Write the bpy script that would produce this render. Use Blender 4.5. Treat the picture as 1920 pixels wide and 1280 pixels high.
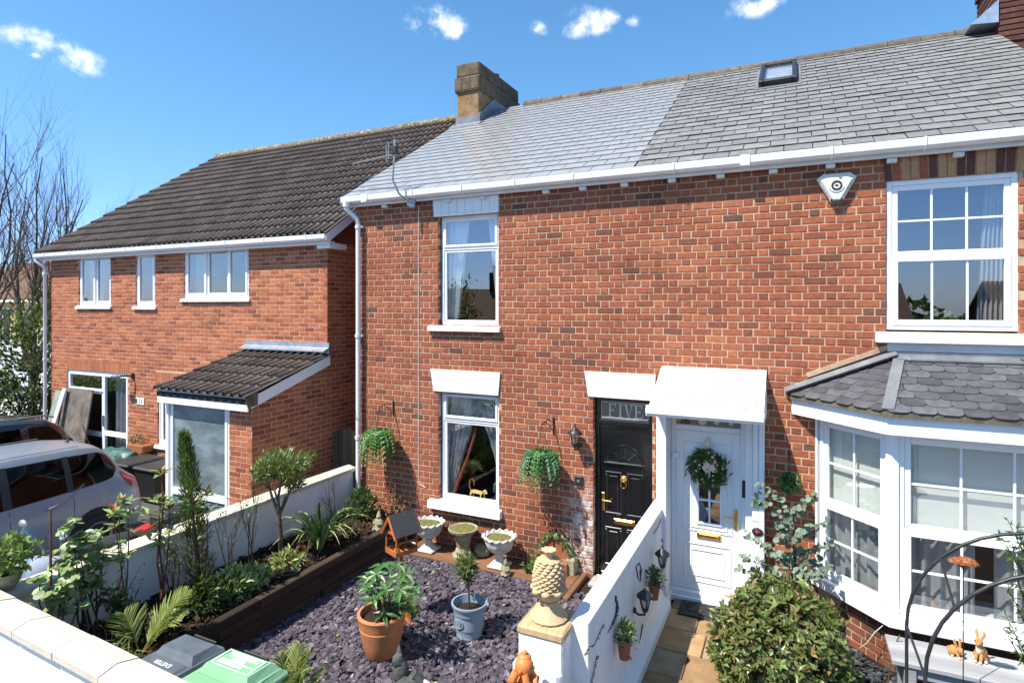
import bpy, bmesh, math, random
from mathutils import Vector, Matrix, Euler, noise as mnoise
R = math.radians
for o in list(bpy.data.objects): bpy.data.objects.remove(o)
scene = bpy.context.scene
COL = scene.collection
# ---------------------------------------------------------------- camera
FPX, YAW, CAMD, CAMH, HORY = 1100.0, R(25.5), 7.236, 3.5, 574.0
cam_d = bpy.data.cameras.new('camera'); cam = bpy.data.objects.new('camera', cam_d); COL.objects.link(cam)
cam.location = (0, -CAMD, CAMH); cam.rotation_euler = (R(90), 0, YAW)
cam_d.sensor_fit = 'HORIZONTAL'; cam_d.sensor_width = 36; cam_d.lens = 36 * FPX / 1920
cam_d.shift_y = -(640 - HORY) / 1920; cam_d.clip_start = .05; cam_d.clip_end = 3000
scene.camera = cam
# ---------------------------------------------------------------- light
SUN = Vector((-.38, -.52, 1)).normalized()
ELEV = math.asin(SUN.z); AZ = math.atan2(SUN.x, SUN.y)
world = bpy.data.worlds.new('World'); scene.world = world; world.use_nodes = True
sun_d = bpy.data.lights.new('sun', 'SUN'); sun_d.energy = 4.8; sun_d.angle = R(.5); sun_d.color = (1, .94, .84)
sun = bpy.data.objects.new('sun', sun_d); COL.objects.link(sun)
sun.rotation_euler = (-SUN).to_track_quat('-Z', 'Y').to_euler(); sun.location = (-10, -14, 30)
vs = scene.view_settings; vs.view_transform = 'Standard'; vs.look = 'None'; vs.gamma = 1; vs.exposure = .93
def px_dir(x, y):
    u = (x - 960) / FPX; v = -(y - HORY) / FPX; c, s = math.cos(YAW), math.sin(YAW)
    return Vector((c * u - s, c + s * u, v)).normalized()
def build_world():
    nt = world.node_tree; N = nt.nodes; L = nt.links; N.clear()
    out = N.new('ShaderNodeOutputWorld'); bg = N.new('ShaderNodeBackground'); bg.inputs[1].default_value = .108
    sky = N.new('ShaderNodeTexSky'); sky.sky_type = 'NISHITA'; sky.sun_disc = False
    sky.sun_elevation = ELEV; sky.sun_rotation = AZ; sky.air_density = 1.0; sky.dust_density = .3; sky.ozone_density = 1.6; sky.altitude = 60
    hs = N.new('ShaderNodeHueSaturation'); hs.inputs['Saturation'].default_value = 1.0; hs.inputs['Value'].default_value = 1.02
    tn = N.new('ShaderNodeMixRGB'); tn.blend_type = 'MULTIPLY'; tn.inputs[0].default_value = 1; tn.inputs[2].default_value = (.57, .92, 1.08, 1); L.new(sky.outputs[0], tn.inputs[1]); L.new(tn.outputs[0], hs.inputs['Color'])
    # the low sky is a pale blue all round rather than yellow: colour balance by height above the horizon only
    t0 = N.new('ShaderNodeTexCoord'); sp = N.new('ShaderNodeSeparateXYZ'); L.new(t0.outputs['Generated'], sp.inputs[0]); hz = N.new('ShaderNodeMapRange'); hz.interpolation_type = 'SMOOTHSTEP'; hz.inputs['From Min'].default_value = 0; hz.inputs['From Max'].default_value = .38; L.new(sp.outputs['Z'], hz.inputs['Value'])
    bal = N.new('ShaderNodeMixRGB'); L.new(hz.outputs[0], bal.inputs[0]); bal.inputs[1].default_value = (.60, .78, 1.30, 1); bal.inputs[2].default_value = (.57, .92, 1.08, 1); L.new(bal.outputs[0], tn.inputs[2])
    tc = N.new('ShaderNodeTexCoord')
    nz = N.new('ShaderNodeTexNoise'); nz.inputs['Scale'].default_value = 21; nz.inputs['Detail'].default_value = 8; nz.inputs['Roughness'].default_value = .62
    L.new(tc.outputs['Generated'], nz.inputs['Vector'])
    nw = N.new('ShaderNodeTexNoise'); nw.inputs['Scale'].default_value = 9; nw.inputs['Detail'].default_value = 3
    L.new(tc.outputs['Generated'], nw.inputs['Vector'])
    acc = None
    rnd = random.Random(5)
    # puffs: direction, angular half width (rad), flattening in height
    puffs = []
    for x, y, w, k in ((820, 48, .066, .44), (785, 50, .05, .36), (855, 58, .045, .42), (1110, 40, .048, .5), (1085, 52, .036, .45), (1140, 32, .034, .5), (1190, 40, .022, .5), (1012, 55, .020, .7),
                       (1410, 10, .052, .32), (1440, 2, .035, .3), (90, 84, .06, .36), (60, 74, .05, .34), (140, 112, .045, .5), (68, 105, .012, .5)):
        puffs.append((px_dir(x, y), w, k))
    for i in range(14):                                   # the same small clouds all round the sky
        a = rnd.uniform(0, 6.283); e = rnd.uniform(.32, .8)
        d = Vector((math.cos(a) * math.cos(e), math.sin(a) * math.cos(e), math.sin(e)))
        if d.dot(px_dir(960, 300)) > .62: continue
        puffs.append((d, rnd.uniform(.03, .055), rnd.uniform(.35, .5)))
    for d, w, k in puffs:
        right = Vector((0, 0, 1)).cross(d).normalized(); up = d.cross(right); F = Matrix((right, d, up)).transposed()
        mp = N.new('ShaderNodeMapping'); mp.vector_type = 'TEXTURE'; L.new(tc.outputs['Generated'], mp.inputs['Vector'])
        mp.inputs['Location'].default_value = d; mp.inputs['Rotation'].default_value = F.to_euler(); mp.inputs['Scale'].default_value = (w, w, w * k)
        ln = N.new('ShaderNodeVectorMath'); ln.operation = 'LENGTH'; L.new(mp.outputs[0], ln.inputs[0])
        if acc is None: acc = ln.outputs['Value']
        else:
            mx = N.new('ShaderNodeMath'); mx.operation = 'MINIMUM'; L.new(acc, mx.inputs[0]); L.new(ln.outputs['Value'], mx.inputs[1]); acc = mx.outputs[0]
    iv = N.new('ShaderNodeMath'); iv.operation = 'SUBTRACT'; iv.use_clamp = True; iv.inputs[0].default_value = 1; L.new(acc, iv.inputs[1]); acc = iv
    # ragged edge: mask + noise
    sm = N.new('ShaderNodeMath'); sm.operation = 'MULTIPLY'; L.new(acc.outputs[0], sm.inputs[0]); sm.inputs[1].default_value = .85
    ad = N.new('ShaderNodeMath'); L.new(sm.outputs[0], ad.inputs[0])
    nm = N.new('ShaderNodeMath'); nm.operation = 'MULTIPLY_ADD'; L.new(nz.outputs['Fac'], nm.inputs[0]); nm.inputs[1].default_value = 3.0; nm.inputs[2].default_value = -1.58
    L.new(nm.outputs[0], ad.inputs[1])
    gate = N.new('ShaderNodeMath'); gate.operation = 'GREATER_THAN'; L.new(acc.outputs[0], gate.inputs[0]); gate.inputs[1].default_value = .0
    mr = N.new('ShaderNodeMapRange'); mr.interpolation_type = 'SMOOTHSTEP'; L.new(ad.outputs[0], mr.inputs['Value']); mr.inputs['From Min'].default_value = .05; mr.inputs['From Max'].default_value = 1.15
    edge = N.new('ShaderNodeMapRange'); edge.interpolation_type = 'SMOOTHSTEP'; L.new(acc.outputs[0], edge.inputs['Value']); edge.inputs['From Max'].default_value = .6
    fm = N.new('ShaderNodeMath'); fm.operation = 'MULTIPLY'; L.new(mr.outputs[0], fm.inputs[0]); L.new(edge.outputs[0], fm.inputs[1])
    mix = N.new('ShaderNodeMixRGB'); L.new(fm.outputs[0], mix.inputs['Fac']); L.new(hs.outputs[0], mix.inputs['Color1']); mix.inputs['Color2'].default_value = (8.2, 8.4, 8.8, 1)
    L.new(mix.outputs[0], bg.inputs[0]); L.new(bg.outputs[0], out.inputs[0])
build_world()
cy = scene.cycles; cy.max_bounces = 6; cy.diffuse_bounces = 3; cy.glossy_bounces = 3; cy.transmission_bounces = 3; cy.transparent_max_bounces = 10
# ---------------------------------------------------------------- pixels of the photograph -> points on known planes
_c, _s = math.cos(YAW), math.sin(YAW)
def onY(x, y, Y=0.0):
    u = (x - 960) / FPX; d = (Y + CAMD) / (_c + _s * u); return Vector((d * (_c * u - _s), Y, CAMH - (y - HORY) / FPX * d))
def onZ(x, y, z=0.0):
    u = (x - 960) / FPX; d = (CAMH - z) * FPX / (y - HORY); return Vector((d * (_c * u - _s), d * (_c + _s * u) - CAMD, z))
def onX(x, y, X):
    u = (x - 960) / FPX; d = X / (_c * u - _s); return Vector((X, d * (_c + _s * u) - CAMD, CAMH - (y - HORY) / FPX * d))
def Xat(x, Y=0.0): return onY(x, HORY, Y).x
def to_px(p):
    Y = p[1] + CAMD; d = -_s * p[0] + _c * Y
    if d < .1: return (-9999, -9999, .1)
    return (960 + FPX * (_c * p[0] + _s * Y) / d, HORY - FPX * (p[2] - CAMH) / d, d)
# ---------------------------------------------------------------- materials
MATS = {}
def mat(name, col, col2=None, scale=6., rough=.6, bump=0., bscale=60., metal=0., spec=.5, tone=0., spot=None, coat=0., detail=4., hue=0., translucent=0., rough_var=0., stretch=None, bdetail=4.):
    """procedural surface: two colours mixed by noise, a per-piece tone, spots or wear of a third colour, fine relief"""
    m = bpy.data.materials.new(name); m.use_nodes = True; nt = m.node_tree; N = nt.nodes; L = nt.links
    b = N['Principled BSDF']; MATS[name] = m
    b.inputs['Roughness'].default_value = rough; b.inputs['Metallic'].default_value = metal
    b.inputs['Specular IOR Level'].default_value = spec; b.inputs['Coat Weight'].default_value = coat; b.inputs['Coat Roughness'].default_value = .05
    geo = N.new('ShaderNodeNewGeometry'); pos = geo.outputs['Position']
    if stretch:
        mp = N.new('ShaderNodeMapping'); mp.inputs['Scale'].default_value = stretch; L.new(pos, mp.inputs['Vector']); pos = mp.outputs[0]
    def nz(sc, det=4., rg=.6):
        n = N.new('ShaderNodeTexNoise'); n.inputs['Scale'].default_value = sc; n.inputs['Detail'].default_value = det; n.inputs['Roughness'].default_value = rg; L.new(pos, n.inputs['Vector']); return n.outputs['Fac']
    def ramp(fac, a, bb):
        r = N.new('ShaderNodeMapRange'); r.inputs['From Min'].default_value = a; r.inputs['From Max'].default_value = bb; r.interpolation_type = 'SMOOTHSTEP'; L.new(fac, r.inputs['Value']); return r.outputs[0]
    def mixc(f, c1, c2, typ='MIX'):
        x = N.new('ShaderNodeMixRGB'); x.blend_type = typ
        for k, v in (('Fac', f), ('Color1', c1), ('Color2', c2)):
            if hasattr(v, 'node'): L.new(v, x.inputs[k])
            elif k == 'Fac': x.inputs[k].default_value = v
            else: x.inputs[k].default_value = (*v[:3], 1)
        return x.outputs[0]
    c = mixc(ramp(nz(scale, detail), .3, .7), col, col2) if col2 else mixc(0., col, col)
    if tone:
        a = N.new('ShaderNodeAttribute'); a.attribute_name = 'tone'
        a2 = N.new('ShaderNodeAttribute'); a2.attribute_name = 'tone'; a2.attribute_type = 'OBJECT'
        sm = N.new('ShaderNodeMath'); L.new(a.outputs['Fac'], sm.inputs[0]); L.new(a2.outputs['Fac'], sm.inputs[1])
        t = sm.outputs[0]
        if isinstance(tone, (list, tuple)):               # a palette over the per-piece value
            cr = N.new('ShaderNodeValToRGB'); cr.color_ramp.interpolation = 'LINEAR'; els = cr.color_ramp.elements
            els[0].position = tone[0][0]; els[0].color = (*tone[0][1], 1); els[1].position = tone[-1][0]; els[1].color = (*tone[-1][1], 1)
            for p_, c_ in tone[1:-1]: e = els.new(p_); e.color = (*c_, 1)
            L.new(t, cr.inputs[0]); pal = cr.outputs[0]
            c = mixc(1., pal, mixc(0., c, c), 'MULTIPLY')
        else:
            mr = N.new('ShaderNodeMapRange'); mr.inputs['To Min'].default_value = 1 - tone; mr.inputs['To Max'].default_value = 1 + tone; L.new(t, mr.inputs['Value'])
            h = N.new('ShaderNodeHueSaturation'); L.new(mr.outputs[0], h.inputs['Value']); L.new(c, h.inputs['Color'])
            if hue:
                hr = N.new('ShaderNodeMapRange'); hr.inputs['To Min'].default_value = .5 - hue; hr.inputs['To Max'].default_value = .5 + hue; L.new(t, hr.inputs['Value']); L.new(hr.outputs[0], h.inputs['Hue'])
            c = h.outputs[0]
    if spot:
        for (sc_, ssc, a_, b_) in ([spot] if not isinstance(spot[0], list) else spot[0]):
            c = mixc(ramp(nz(ssc, 6, .65), a_, b_), c, sc_)
    L.new(c, b.inputs['Base Color'])
    if rough_var:
        rr = N.new('ShaderNodeMapRange'); rr.inputs['To Min'].default_value = max(0, rough - rough_var); rr.inputs['To Max'].default_value = min(1, rough + rough_var); L.new(nz(scale * 2.3), rr.inputs['Value']); L.new(rr.outputs[0], b.inputs['Roughness'])
    if bump:
        bp = N.new('ShaderNodeBump'); bp.inputs['Strength'].default_value = min(1, bump); bp.inputs['Distance'].default_value = .004 * max(1, bump); L.new(nz(bscale, bdetail), bp.inputs['Height']); L.new(bp.outputs[0], b.inputs['Normal'])
    if translucent:
        tr = N.new('ShaderNodeBsdfTranslucent'); ms = N.new('ShaderNodeMixShader'); ms.inputs[0].default_value = translucent
        tcol = mixc(.45, c, (.35, .5, .05)); L.new(tcol, tr.inputs['Color'])
        L.new(b.outputs[0], ms.inputs[1]); L.new(tr.outputs[0], ms.inputs[2]); L.new(ms.outputs[0], N['Material Output'].inputs['Surface'])
    return m
def glass_mat(name, tint, r0, rough=.0, wob=.0):
    m = bpy.data.materials.new(name); m.use_nodes = True; nt = m.node_tree; N = nt.nodes; L = nt.links; MATS[name] = m
    N.remove(N['Principled BSDF'])
    lw = N.new('ShaderNodeLayerWeight'); lw.inputs[0].default_value = .5
    p = N.new('ShaderNodeMath'); p.operation = 'POWER'; L.new(lw.outputs['Facing'], p.inputs[0]); p.inputs[1].default_value = 4
    f = N.new('ShaderNodeMath'); f.operation = 'MULTIPLY_ADD'; L.new(p.outputs[0], f.inputs[0]); f.inputs[1].default_value = 1 - r0; f.inputs[2].default_value = r0
    t = N.new('ShaderNodeBsdfTransparent'); t.inputs[0].default_value = (*tint, 1)
    g = N.new('ShaderNodeBsdfGlossy'); g.inputs['Roughness'].default_value = rough; g.inputs[0].default_value = (1, 1, 1, 1)
    if wob:
        n = N.new('ShaderNodeTexNoise'); n.inputs['Scale'].default_value = 1.6; n.inputs['Detail'].default_value = 1
        ge = N.new('ShaderNodeNewGeometry'); L.new(ge.outputs['Position'], n.inputs['Vector'])
        bp = N.new('ShaderNodeBump'); bp.inputs['Strength'].default_value = wob; bp.inputs['Distance'].default_value = .01; L.new(n.outputs['Fac'], bp.inputs['Height']); L.new(bp.outputs[0], g.inputs['Normal'])
    ms = N.new('ShaderNodeMixShader'); L.new(f.outputs[0], ms.inputs[0]); L.new(t.outputs[0], ms.inputs[1]); L.new(g.outputs[0], ms.inputs[2]); L.new(ms.outputs[0], N['Material Output'].inputs['Surface'])
    return m
BR = [(0, (.165, .076, .052)), (.15, (.237, .084, .05)), (.35, (.315, .096, .051)), (.55, (.37, .112, .056)), (.8, (.42, .136, .065)), (1, (.475, .178, .082))]
mat('old_brick', (1, 1, 1), (.74, .70, .68), 22, .85, 1.4, 90, tone=BR, spec=.25, spot=((.10, .06, .05), 14, .62, .8))
BN = [(0, (.22, .075, .045)), (.25, (.32, .10, .053)), (.5, (.40, .13, .062)), (.8, (.47, .16, .074)), (1, (.53, .205, .095))]
mat('new_brick', (1, 1, 1), (.78, .74, .72), 30, .85, 1.0, 120, tone=BN, spec=.25)
mat('pale_brick', (.50, .27, .14), (.40, .2, .1), 18, .85, 1.2, 90, tone=.2, spec=.25)
mat('dark_brick', (.16, .06, .045), (.10, .042, .034), 18, .85, 1.2, 90, tone=.25, spec=.25)
mat('old_mortar', (.60, .43, .29), (.45, .315, .21), 9, .95, 1.4, 140, spec=.1)
mat('new_mortar', (.64, .41, .28), (.56, .35, .24), 9, .95, 1.2, 140, spec=.1)
mat('dirty_mortar', (.3, .26, .21), (.2, .17, .13), 9, .95, 1.2, 140, spec=.1)
mat('upvc', (.82, .82, .82), (.78, .79, .80), 3, .28, spec=.5)
mat('white_paint', (.80, .80, .79), (.74, .74, .725), 5, .55, .9, 40, spec=.35, spot=((.52, .52, .47), 8, .68, .86))
mat('white_gutter', (.78, .78, .78), (.70, .71, .71), 4, .35, spec=.5, spot=((.45, .44, .40), 7, .62, .85))
mat('rough_white', (.79, .79, .78), (.72, .72, .70), 4, .85, 2.0, 26, spec=.2, stretch=(1, 1, .4), spot=([((.55, .55, .50), 3.4, .58, .82), ((.42, .43, .36), 9, .70, .84)], 0))
mat('grey_render_and_gaps', (.60, .60, .58), (.5, .5, .49), 4, .85, 1.4, 40, spec=.2)
mat('coping_stone', (.58, .525, .44), (.50, .45, .37), 5, .8, .9, 60, tone=.1, spec=.25, spot=((.42, .38, .31), 16, .66, .85))
mat('new_slate', (.33, .33, .325), (.28, .28, .275), 9, .24, .25, 60, tone=.10, spec=1., rough_var=.05)
mat('old_slate', (.205, .203, .197), (.155, .153, .15), 10, .6, .9, 45, tone=.13, spec=.3, spot=((.20, .19, .175), 24, .64, .82))
mat('bay_slate', (.085, .085, .095), (.055, .055, .062), 10, .55, 1.2, 45, tone=.35, spec=.45, spot=((.30, .31, .22), 34, .70, .80))
mat('roof_tile', (.105, .082, .07), (.068, .053, .045), 9, .8, 1.4, 60, tone=.28, spec=.3, spot=((.13, .11, .075), 20, .66, .82))
mat('ridge_tile', (.16, .14, .11), (.08, .07, .06), 9, .85, 1.4, 50, tone=.2, spec=.25, spot=((.40, .29, .08), 12, .48, .62))
mat('main_ridge', (.15, .125, .10), (.09, .075, .06), 9, .85, 1.4, 50, tone=.2, spec=.2, spot=((.22, .17, .08), 12, .62, .75))
mat('roof_felt', (.025, .024, .024), None, 5, .9)
mat('lead', (.21, .22, .235), (.15, .16, .175), 6, .5, .8, 20, metal=.35, spec=.5, spot=((.42, .42, .42), 9, .62, .8))
mat('lead_bright', (.55, .58, .62), (.40, .43, .47), 12, .35, 1.0, 14, metal=.7, spec=.6)
mat('chimney_stone', (.33, .20, .10), (.20, .125, .065), 6, .9, 1.8, 30, spec=.2, spot=((.12, .10, .05), 9, .52, .72))
mat('chimney_cap', (.17, .125, .08), (.085, .066, .045), 8, .9, 2.0, 30, spec=.2, spot=((.20, .18, .09), 11, .62, .78))
mat('mossy_mortar', (.17, .15, .10), (.085, .075, .05), 14, .95, 2.2, 35, spec=.15)
mat('black_gloss', (.006, .006, .007), None, 5, .18, spec=.55, coat=.4)
mat('black_metal', (.012, .013, .014), (.025, .025, .026), 18, .45, .3, 60, spec=.5)
mat('brass', (.80, .52, .16), (.65, .40, .11), 14, .25, metal=1.)
mat('gold_paint', (.62, .42, .14), (.5, .33, .10), 20, .4, metal=.7)
mat('chrome', (.7, .71, .72), None, 5, .18, metal=1.)
mat('galvanised', (.42, .43, .44), (.33, .34, .35), 14, .45, metal=.7)
mat('curtain_grey', (.40, .40, .41), (.34, .34, .35), 8, .9, .3, 200, spec=.1)
mat('net_curtain', (.62, .62, .62), (.34, .34, .34), 9, .9, spec=.1, detail=6)
mat('white_curtain', (.75, .75, .76), None, 8, .9, spec=.1)
mat('red_trim', (.42, .07, .04), None, 8, .9)
mat('blind', (.80, .80, .73), (.76, .76, .69), 4, .8, spec=.15)
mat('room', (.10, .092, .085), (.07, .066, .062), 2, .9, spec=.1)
mat('grey_sofa', (.26, .25, .25), (.2, .2, .2), 12, .95, .6, 150, spec=.1)
glass_mat('glass', (.93, .95, .95), .13, .0, .06)
glass_mat('car_glass', (.05, .06, .065), .018)
mat('obscure_glass', (.22, .27, .28), (.10, .13, .14), 2.2, .16, 1.2, 26, spec=.7, stretch=(1, 1, 2.2))
mat('terracotta', (.52, .21, .085), (.42, .16, .065), 7, .75, .9, 50, spec=.3, spot=((.55, .38, .22), 9, .64, .85))
mat('dark_terracotta', (.32, .115, .05), (.24, .085, .04), 9, .75, .9, 50, spec=.3)
mat('blue_pot', (.24, .31, .38), (.20, .265, .33), 6, .35, .3, 40, spec=.5)
mat('urn_white', (.60, .59, .555), (.44, .43, .395), 10, .8, 1.4, 60, spec=.25, spot=((.20, .21, .12), 9, .62, .82))
mat('mossy_stone', (.36, .32, .23), (.22, .21, .12), 9, .95, 2.2, 45, spec=.15, spot=((.13, .15, .045), 12, .52, .70))
mat('moss', (.16, .17, .05), (.10, .085, .035), 24, .95, 2.5, 60, spec=.1)
mat('sandstone', (.54, .385, .225), (.45, .31, .17), 8, .8, 1.2, 60, spec=.25)
mat('sandstone_slab', (.58, .42, .24), (.44, .30, .15), 5, .8, 1.2, 60, spec=.25, stretch=(6, 1, 1))
mat('orange_clay', (.62, .21, .055), (.54, .17, .045), 8, .55, .5, 50, spec=.4)
mat('orange_wood', (.48, .135, .035), (.36, .095, .025), 9, .6, .8, 50, spec=.35, stretch=(1, 1, .25))
mat('grey_felt', (.055, .057, .06), (.04, .041, .044), 40, .9, 1., 200, spec=.2)
mat('sleeper', (.045, .027, .018), (.02, .013, .009), 6, .8, 2.0, 40, tone=.45, spec=.3, stretch=(1, .12, 1), spot=((.15, .105, .07), 5, .62, .80))
mat('board_wood', (.20, .095, .045), (.11, .055, .03), 5, .8, 1.6, 40, spec=.3, stretch=(.15, 1, 1), spot=((.09, .085, .03), 8, .56, .75))
mat('fence_wood', (.19, .155, .105), (.10, .082, .055), 6, .85, 1.6, 40, tone=.3, spec=.2, stretch=(1, 1, .1), spot=((.08, .10, .035), 6, .55, .75))
mat('grey_wood', (.34, .34, .34), (.24, .24, .245), 8, .8, 1.4, 40, tone=.15, spec=.25, stretch=(.12, 1, 1))
mat('soil', (.035, .023, .016), (.02, .013, .009), 25, .95, 2.5, 40, spec=.15)
mat('bark_chip', (.075, .043, .026), (.035, .02, .013), 30, .9, .8, 90, tone=.6, spec=.2)
CH = [(0, (.038, .032, .042)), (.35, (.066, .054, .071)), (.6, (.098, .078, .102)), (.85, (.16, .135, .158)), (1, (.36, .34, .35))]
mat('slate_chip', (1, 1, 1), (.8, .8, .8), 30, .62, .5, 80, tone=CH, spec=.4)
mat('dark_pebble', (.05, .058, .066), (.035, .04, .046), 30, .55, .4, 80, tone=.6, spec=.4)
FL = [(0, (.13, .095, .062)), (.3, (.24, .16, .09)), (.55, (.36, .22, .105)), (.8, (.42, .28, .15)), (1, (.25, .22, .18))]
mat('flagstone', (1, 1, 1), (.72, .69, .66), 7, .8, 1.2, 30, tone=FL, spec=.3, spot=((.55, .32, .12), 4, .62, .8))
mat('asphalt', (.085, .084, .082), (.06, .06, .06), 20, .9, 1.6, 160, spec=.3)
mat('paving', (.38, .365, .34), (.30, .29, .27), 5, .9, 1.2, 60, spec=.25)
mat('earth', (.12, .11, .07), (.085, .09, .045), .3, .95, spec=.1)
def leafm(n, a, b, tone=.4, hue=.018, rough=.42, tr=.25, spec=.45, **k): return mat(n, a, b, 9, rough, .3, 60, tone=tone, hue=hue, spec=spec, translucent=tr, **k)
leafm('laurel_leaf', (.135, .165, .045), (.09, .12, .03), .5, .03, .35)
leafm('red_leaf', (.30, .10, .04), (.22, .12, .035), .4, .02, .38)
leafm('olive_leaf', (.15, .155, .045), (.095, .11, .028), .5, .03, .34, spec=.5)
leafm('rose_leaf', (.27, .34, .14), (.18, .26, .085), .4, .02)
leafm('bright_leaf', (.19, .26, .065), (.12, .19, .045), .4, .02)
leafm('dark_leaf', (.035, .07, .018), (.022, .05, .014), .5)
leafm('mid_leaf', (.075, .125, .03), (.05, .09, .022), .5, .02)
leafm('fern_leaf', (.07, .21, .045), (.045, .14, .035), .45, .02)
leafm('blue_fern', (.055, .13, .075), (.035, .09, .055), .45, .02)
leafm('eucalyptus_leaf', (.17, .22, .155), (.12, .165, .11), .3, .01, .6, .15)
leafm('palm_leaf', (.31, .35, .11), (.23, .27, .07), .4, .02)
leafm('variegated_leaf', (.36, .41, .15), (.22, .29, .08), .35, .02)
leafm('conifer_leaf', (.09, .125, .03), (.06, .095, .025), .5, .02, .7)
leafm('conifer_brown', (.10, .06, .022), (.07, .045, .018), .5, .01, .8)
leafm('hedge_leaf', (.06, .085, .025), (.035, .055, .018), .6, .02, .5)
leafm('dry_leaf', (.26, .17, .07), (.17, .10, .045), .4, .02, .8, .15)
mat('bark', (.085, .06, .045), (.05, .037, .03), 20, .9, 1.6, 60, spec=.2)
mat('red_bark', (.16, .06, .035), (.10, .04, .025), 20, .7, 1., 60, spec=.3)
mat('grey_bark', (.15, .115, .085), (.09, .07, .052), 20, .9, 1.6, 60, spec=.2)
mat('pink_flower', (.60, .27, .24), (.62, .50, .38), 14, .6, tone=.3)
mat('silver_paint', (.235, .265, .305), (.23, .26, .30), 200, .36, metal=.25, spec=.5, coat=.45)
mat('black_paint', (.006, .006, .007), None, 5, .2, spec=.6, coat=1.)
mat('white_fairing', (.62, .65, .69), None, 5, .25, coat=.8)
mat('rubber', (.016, .016, .017), None, 20, .8)
mat('black_plastic', (.02, .02, .021), (.016, .016, .017), 20, .55, .4, 120)
mat('red_plastic', (.36, .015, .01), None, 10, .25, coat=.5)
mat('lamp_red', (.38, .02, .02), (.28, .015, .015), 40, .12, coat=1.)
mat('lamp_clear', (.6, .6, .62), (.5, .5, .52), 40, .1, coat=1.)
mat('bin_grey', (.10, .12, .14), (.075, .09, .105), 7, .5, .5, 40, spec=.45, spot=((.22, .24, .25), 6, .64, .85))
mat('bin_green', (.20, .40, .22), (.17, .35, .19), 5, .45, .3, 60, spec=.45)
mat('green_sheet', (.26, .33, .26), (.2, .26, .21), 6, .6, .5, 30)
mat('teal_sheet', (.03, .11, .10), (.022, .085, .078), 6, .5, .8, 20)
mat('stained_board', (.21, .17, .135), (.085, .072, .065), 4.5, .8, 1., 40, spec=.25, detail=7)
mat('print_white', (.78, .8, .78), None, 5, .6)
mat('print_pale', (.55, .56, .50), None, 5, .6)
mat('rabbit_fur', (.50, .25, .09), (.40, .18, .06), 14, .75, 1., 90, spec=.3)
mat('cream_fur', (.72, .60, .46), None, 14, .75, 1., 90)
mat('rust', (.26, .085, .03), (.36, .15, .06), 40, .85, 1.6, 60, spec=.2)
mat('grey_statue', (.10, .105, .10), (.05, .055, .052), 16, .85, 1.6, 50, spec=.3, spot=((.2, .2, .15), 14, .6, .8))
mat('cream_plastic', (.70, .69, .62), None, 5, .5)
mat('mat_rubber', (.018, .018, .02), (.03, .03, .032), 40, .7, 2., 60, spec=.4)
mat('tan_render', (.52, .38, .2), (.46, .33, .17), 2, .9, spec=.15)
mat('far_tile', (.22, .13, .085), (.15, .085, .055), 3, .85, 1, 30, tone=.3, spec=.2)
mat('pale_road', (.48, .48, .47), (.40, .40, .39), 1, .9, spec=.15)
def weather_wall(name, bloom, soot):
    """lime bloom on the pier by the black door and broad uneven weathering over the old front"""
    m = MATS[name]; nt = m.node_tree; N = nt.nodes; L = nt.links; b = N['Principled BSDF']; src = b.inputs['Base Color'].links[0].from_socket
    ge = N.new('ShaderNodeNewGeometry'); sx = N.new('ShaderNodeSeparateXYZ'); L.new(ge.outputs['Position'], sx.inputs[0])
    def rng(sock, a, c): r = N.new('ShaderNodeMapRange'); r.interpolation_type = 'SMOOTHSTEP'; r.inputs['From Min'].default_value = a; r.inputs['From Max'].default_value = c; L.new(sock, r.inputs['Value']); return r.outputs[0]
    def mul(a, c): x = N.new('ShaderNodeMath'); x.operation = 'MULTIPLY'; L.new(a, x.inputs[0]); L.new(c, x.inputs[1]) if hasattr(c, 'node') else setattr(x.inputs[1], 'default_value', c); return x.outputs[0]
    def nz(sc, det=5): n = N.new('ShaderNodeTexNoise'); n.inputs['Scale'].default_value = sc; n.inputs['Detail'].default_value = det; n.inputs['Roughness'].default_value = .7; L.new(ge.outputs['Position'], n.inputs['Vector']); return n.outputs['Fac']
    big = N.new('ShaderNodeMixRGB'); big.blend_type = 'MULTIPLY'; L.new(mul(rng(nz(.9), .42, .72), soot), big.inputs[0]); L.new(src, big.inputs[1]); big.inputs[2].default_value = (.62, .58, .56, 1)
    msk = mul(mul(rng(sx.outputs['X'], -2.78, -2.45), rng(sx.outputs['X'], -1.9, -2.28)), rng(sx.outputs['Z'], 1.45, .7))
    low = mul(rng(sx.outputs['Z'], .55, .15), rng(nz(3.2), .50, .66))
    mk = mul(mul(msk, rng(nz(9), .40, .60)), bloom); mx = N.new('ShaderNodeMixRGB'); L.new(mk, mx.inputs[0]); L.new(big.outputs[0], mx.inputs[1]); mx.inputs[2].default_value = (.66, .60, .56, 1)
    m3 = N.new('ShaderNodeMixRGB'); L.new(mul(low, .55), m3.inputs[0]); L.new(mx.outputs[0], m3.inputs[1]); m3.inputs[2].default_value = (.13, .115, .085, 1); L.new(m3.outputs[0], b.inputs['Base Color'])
weather_wall('old_brick', .85, .75); weather_wall('old_mortar', .8, .8)
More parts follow.
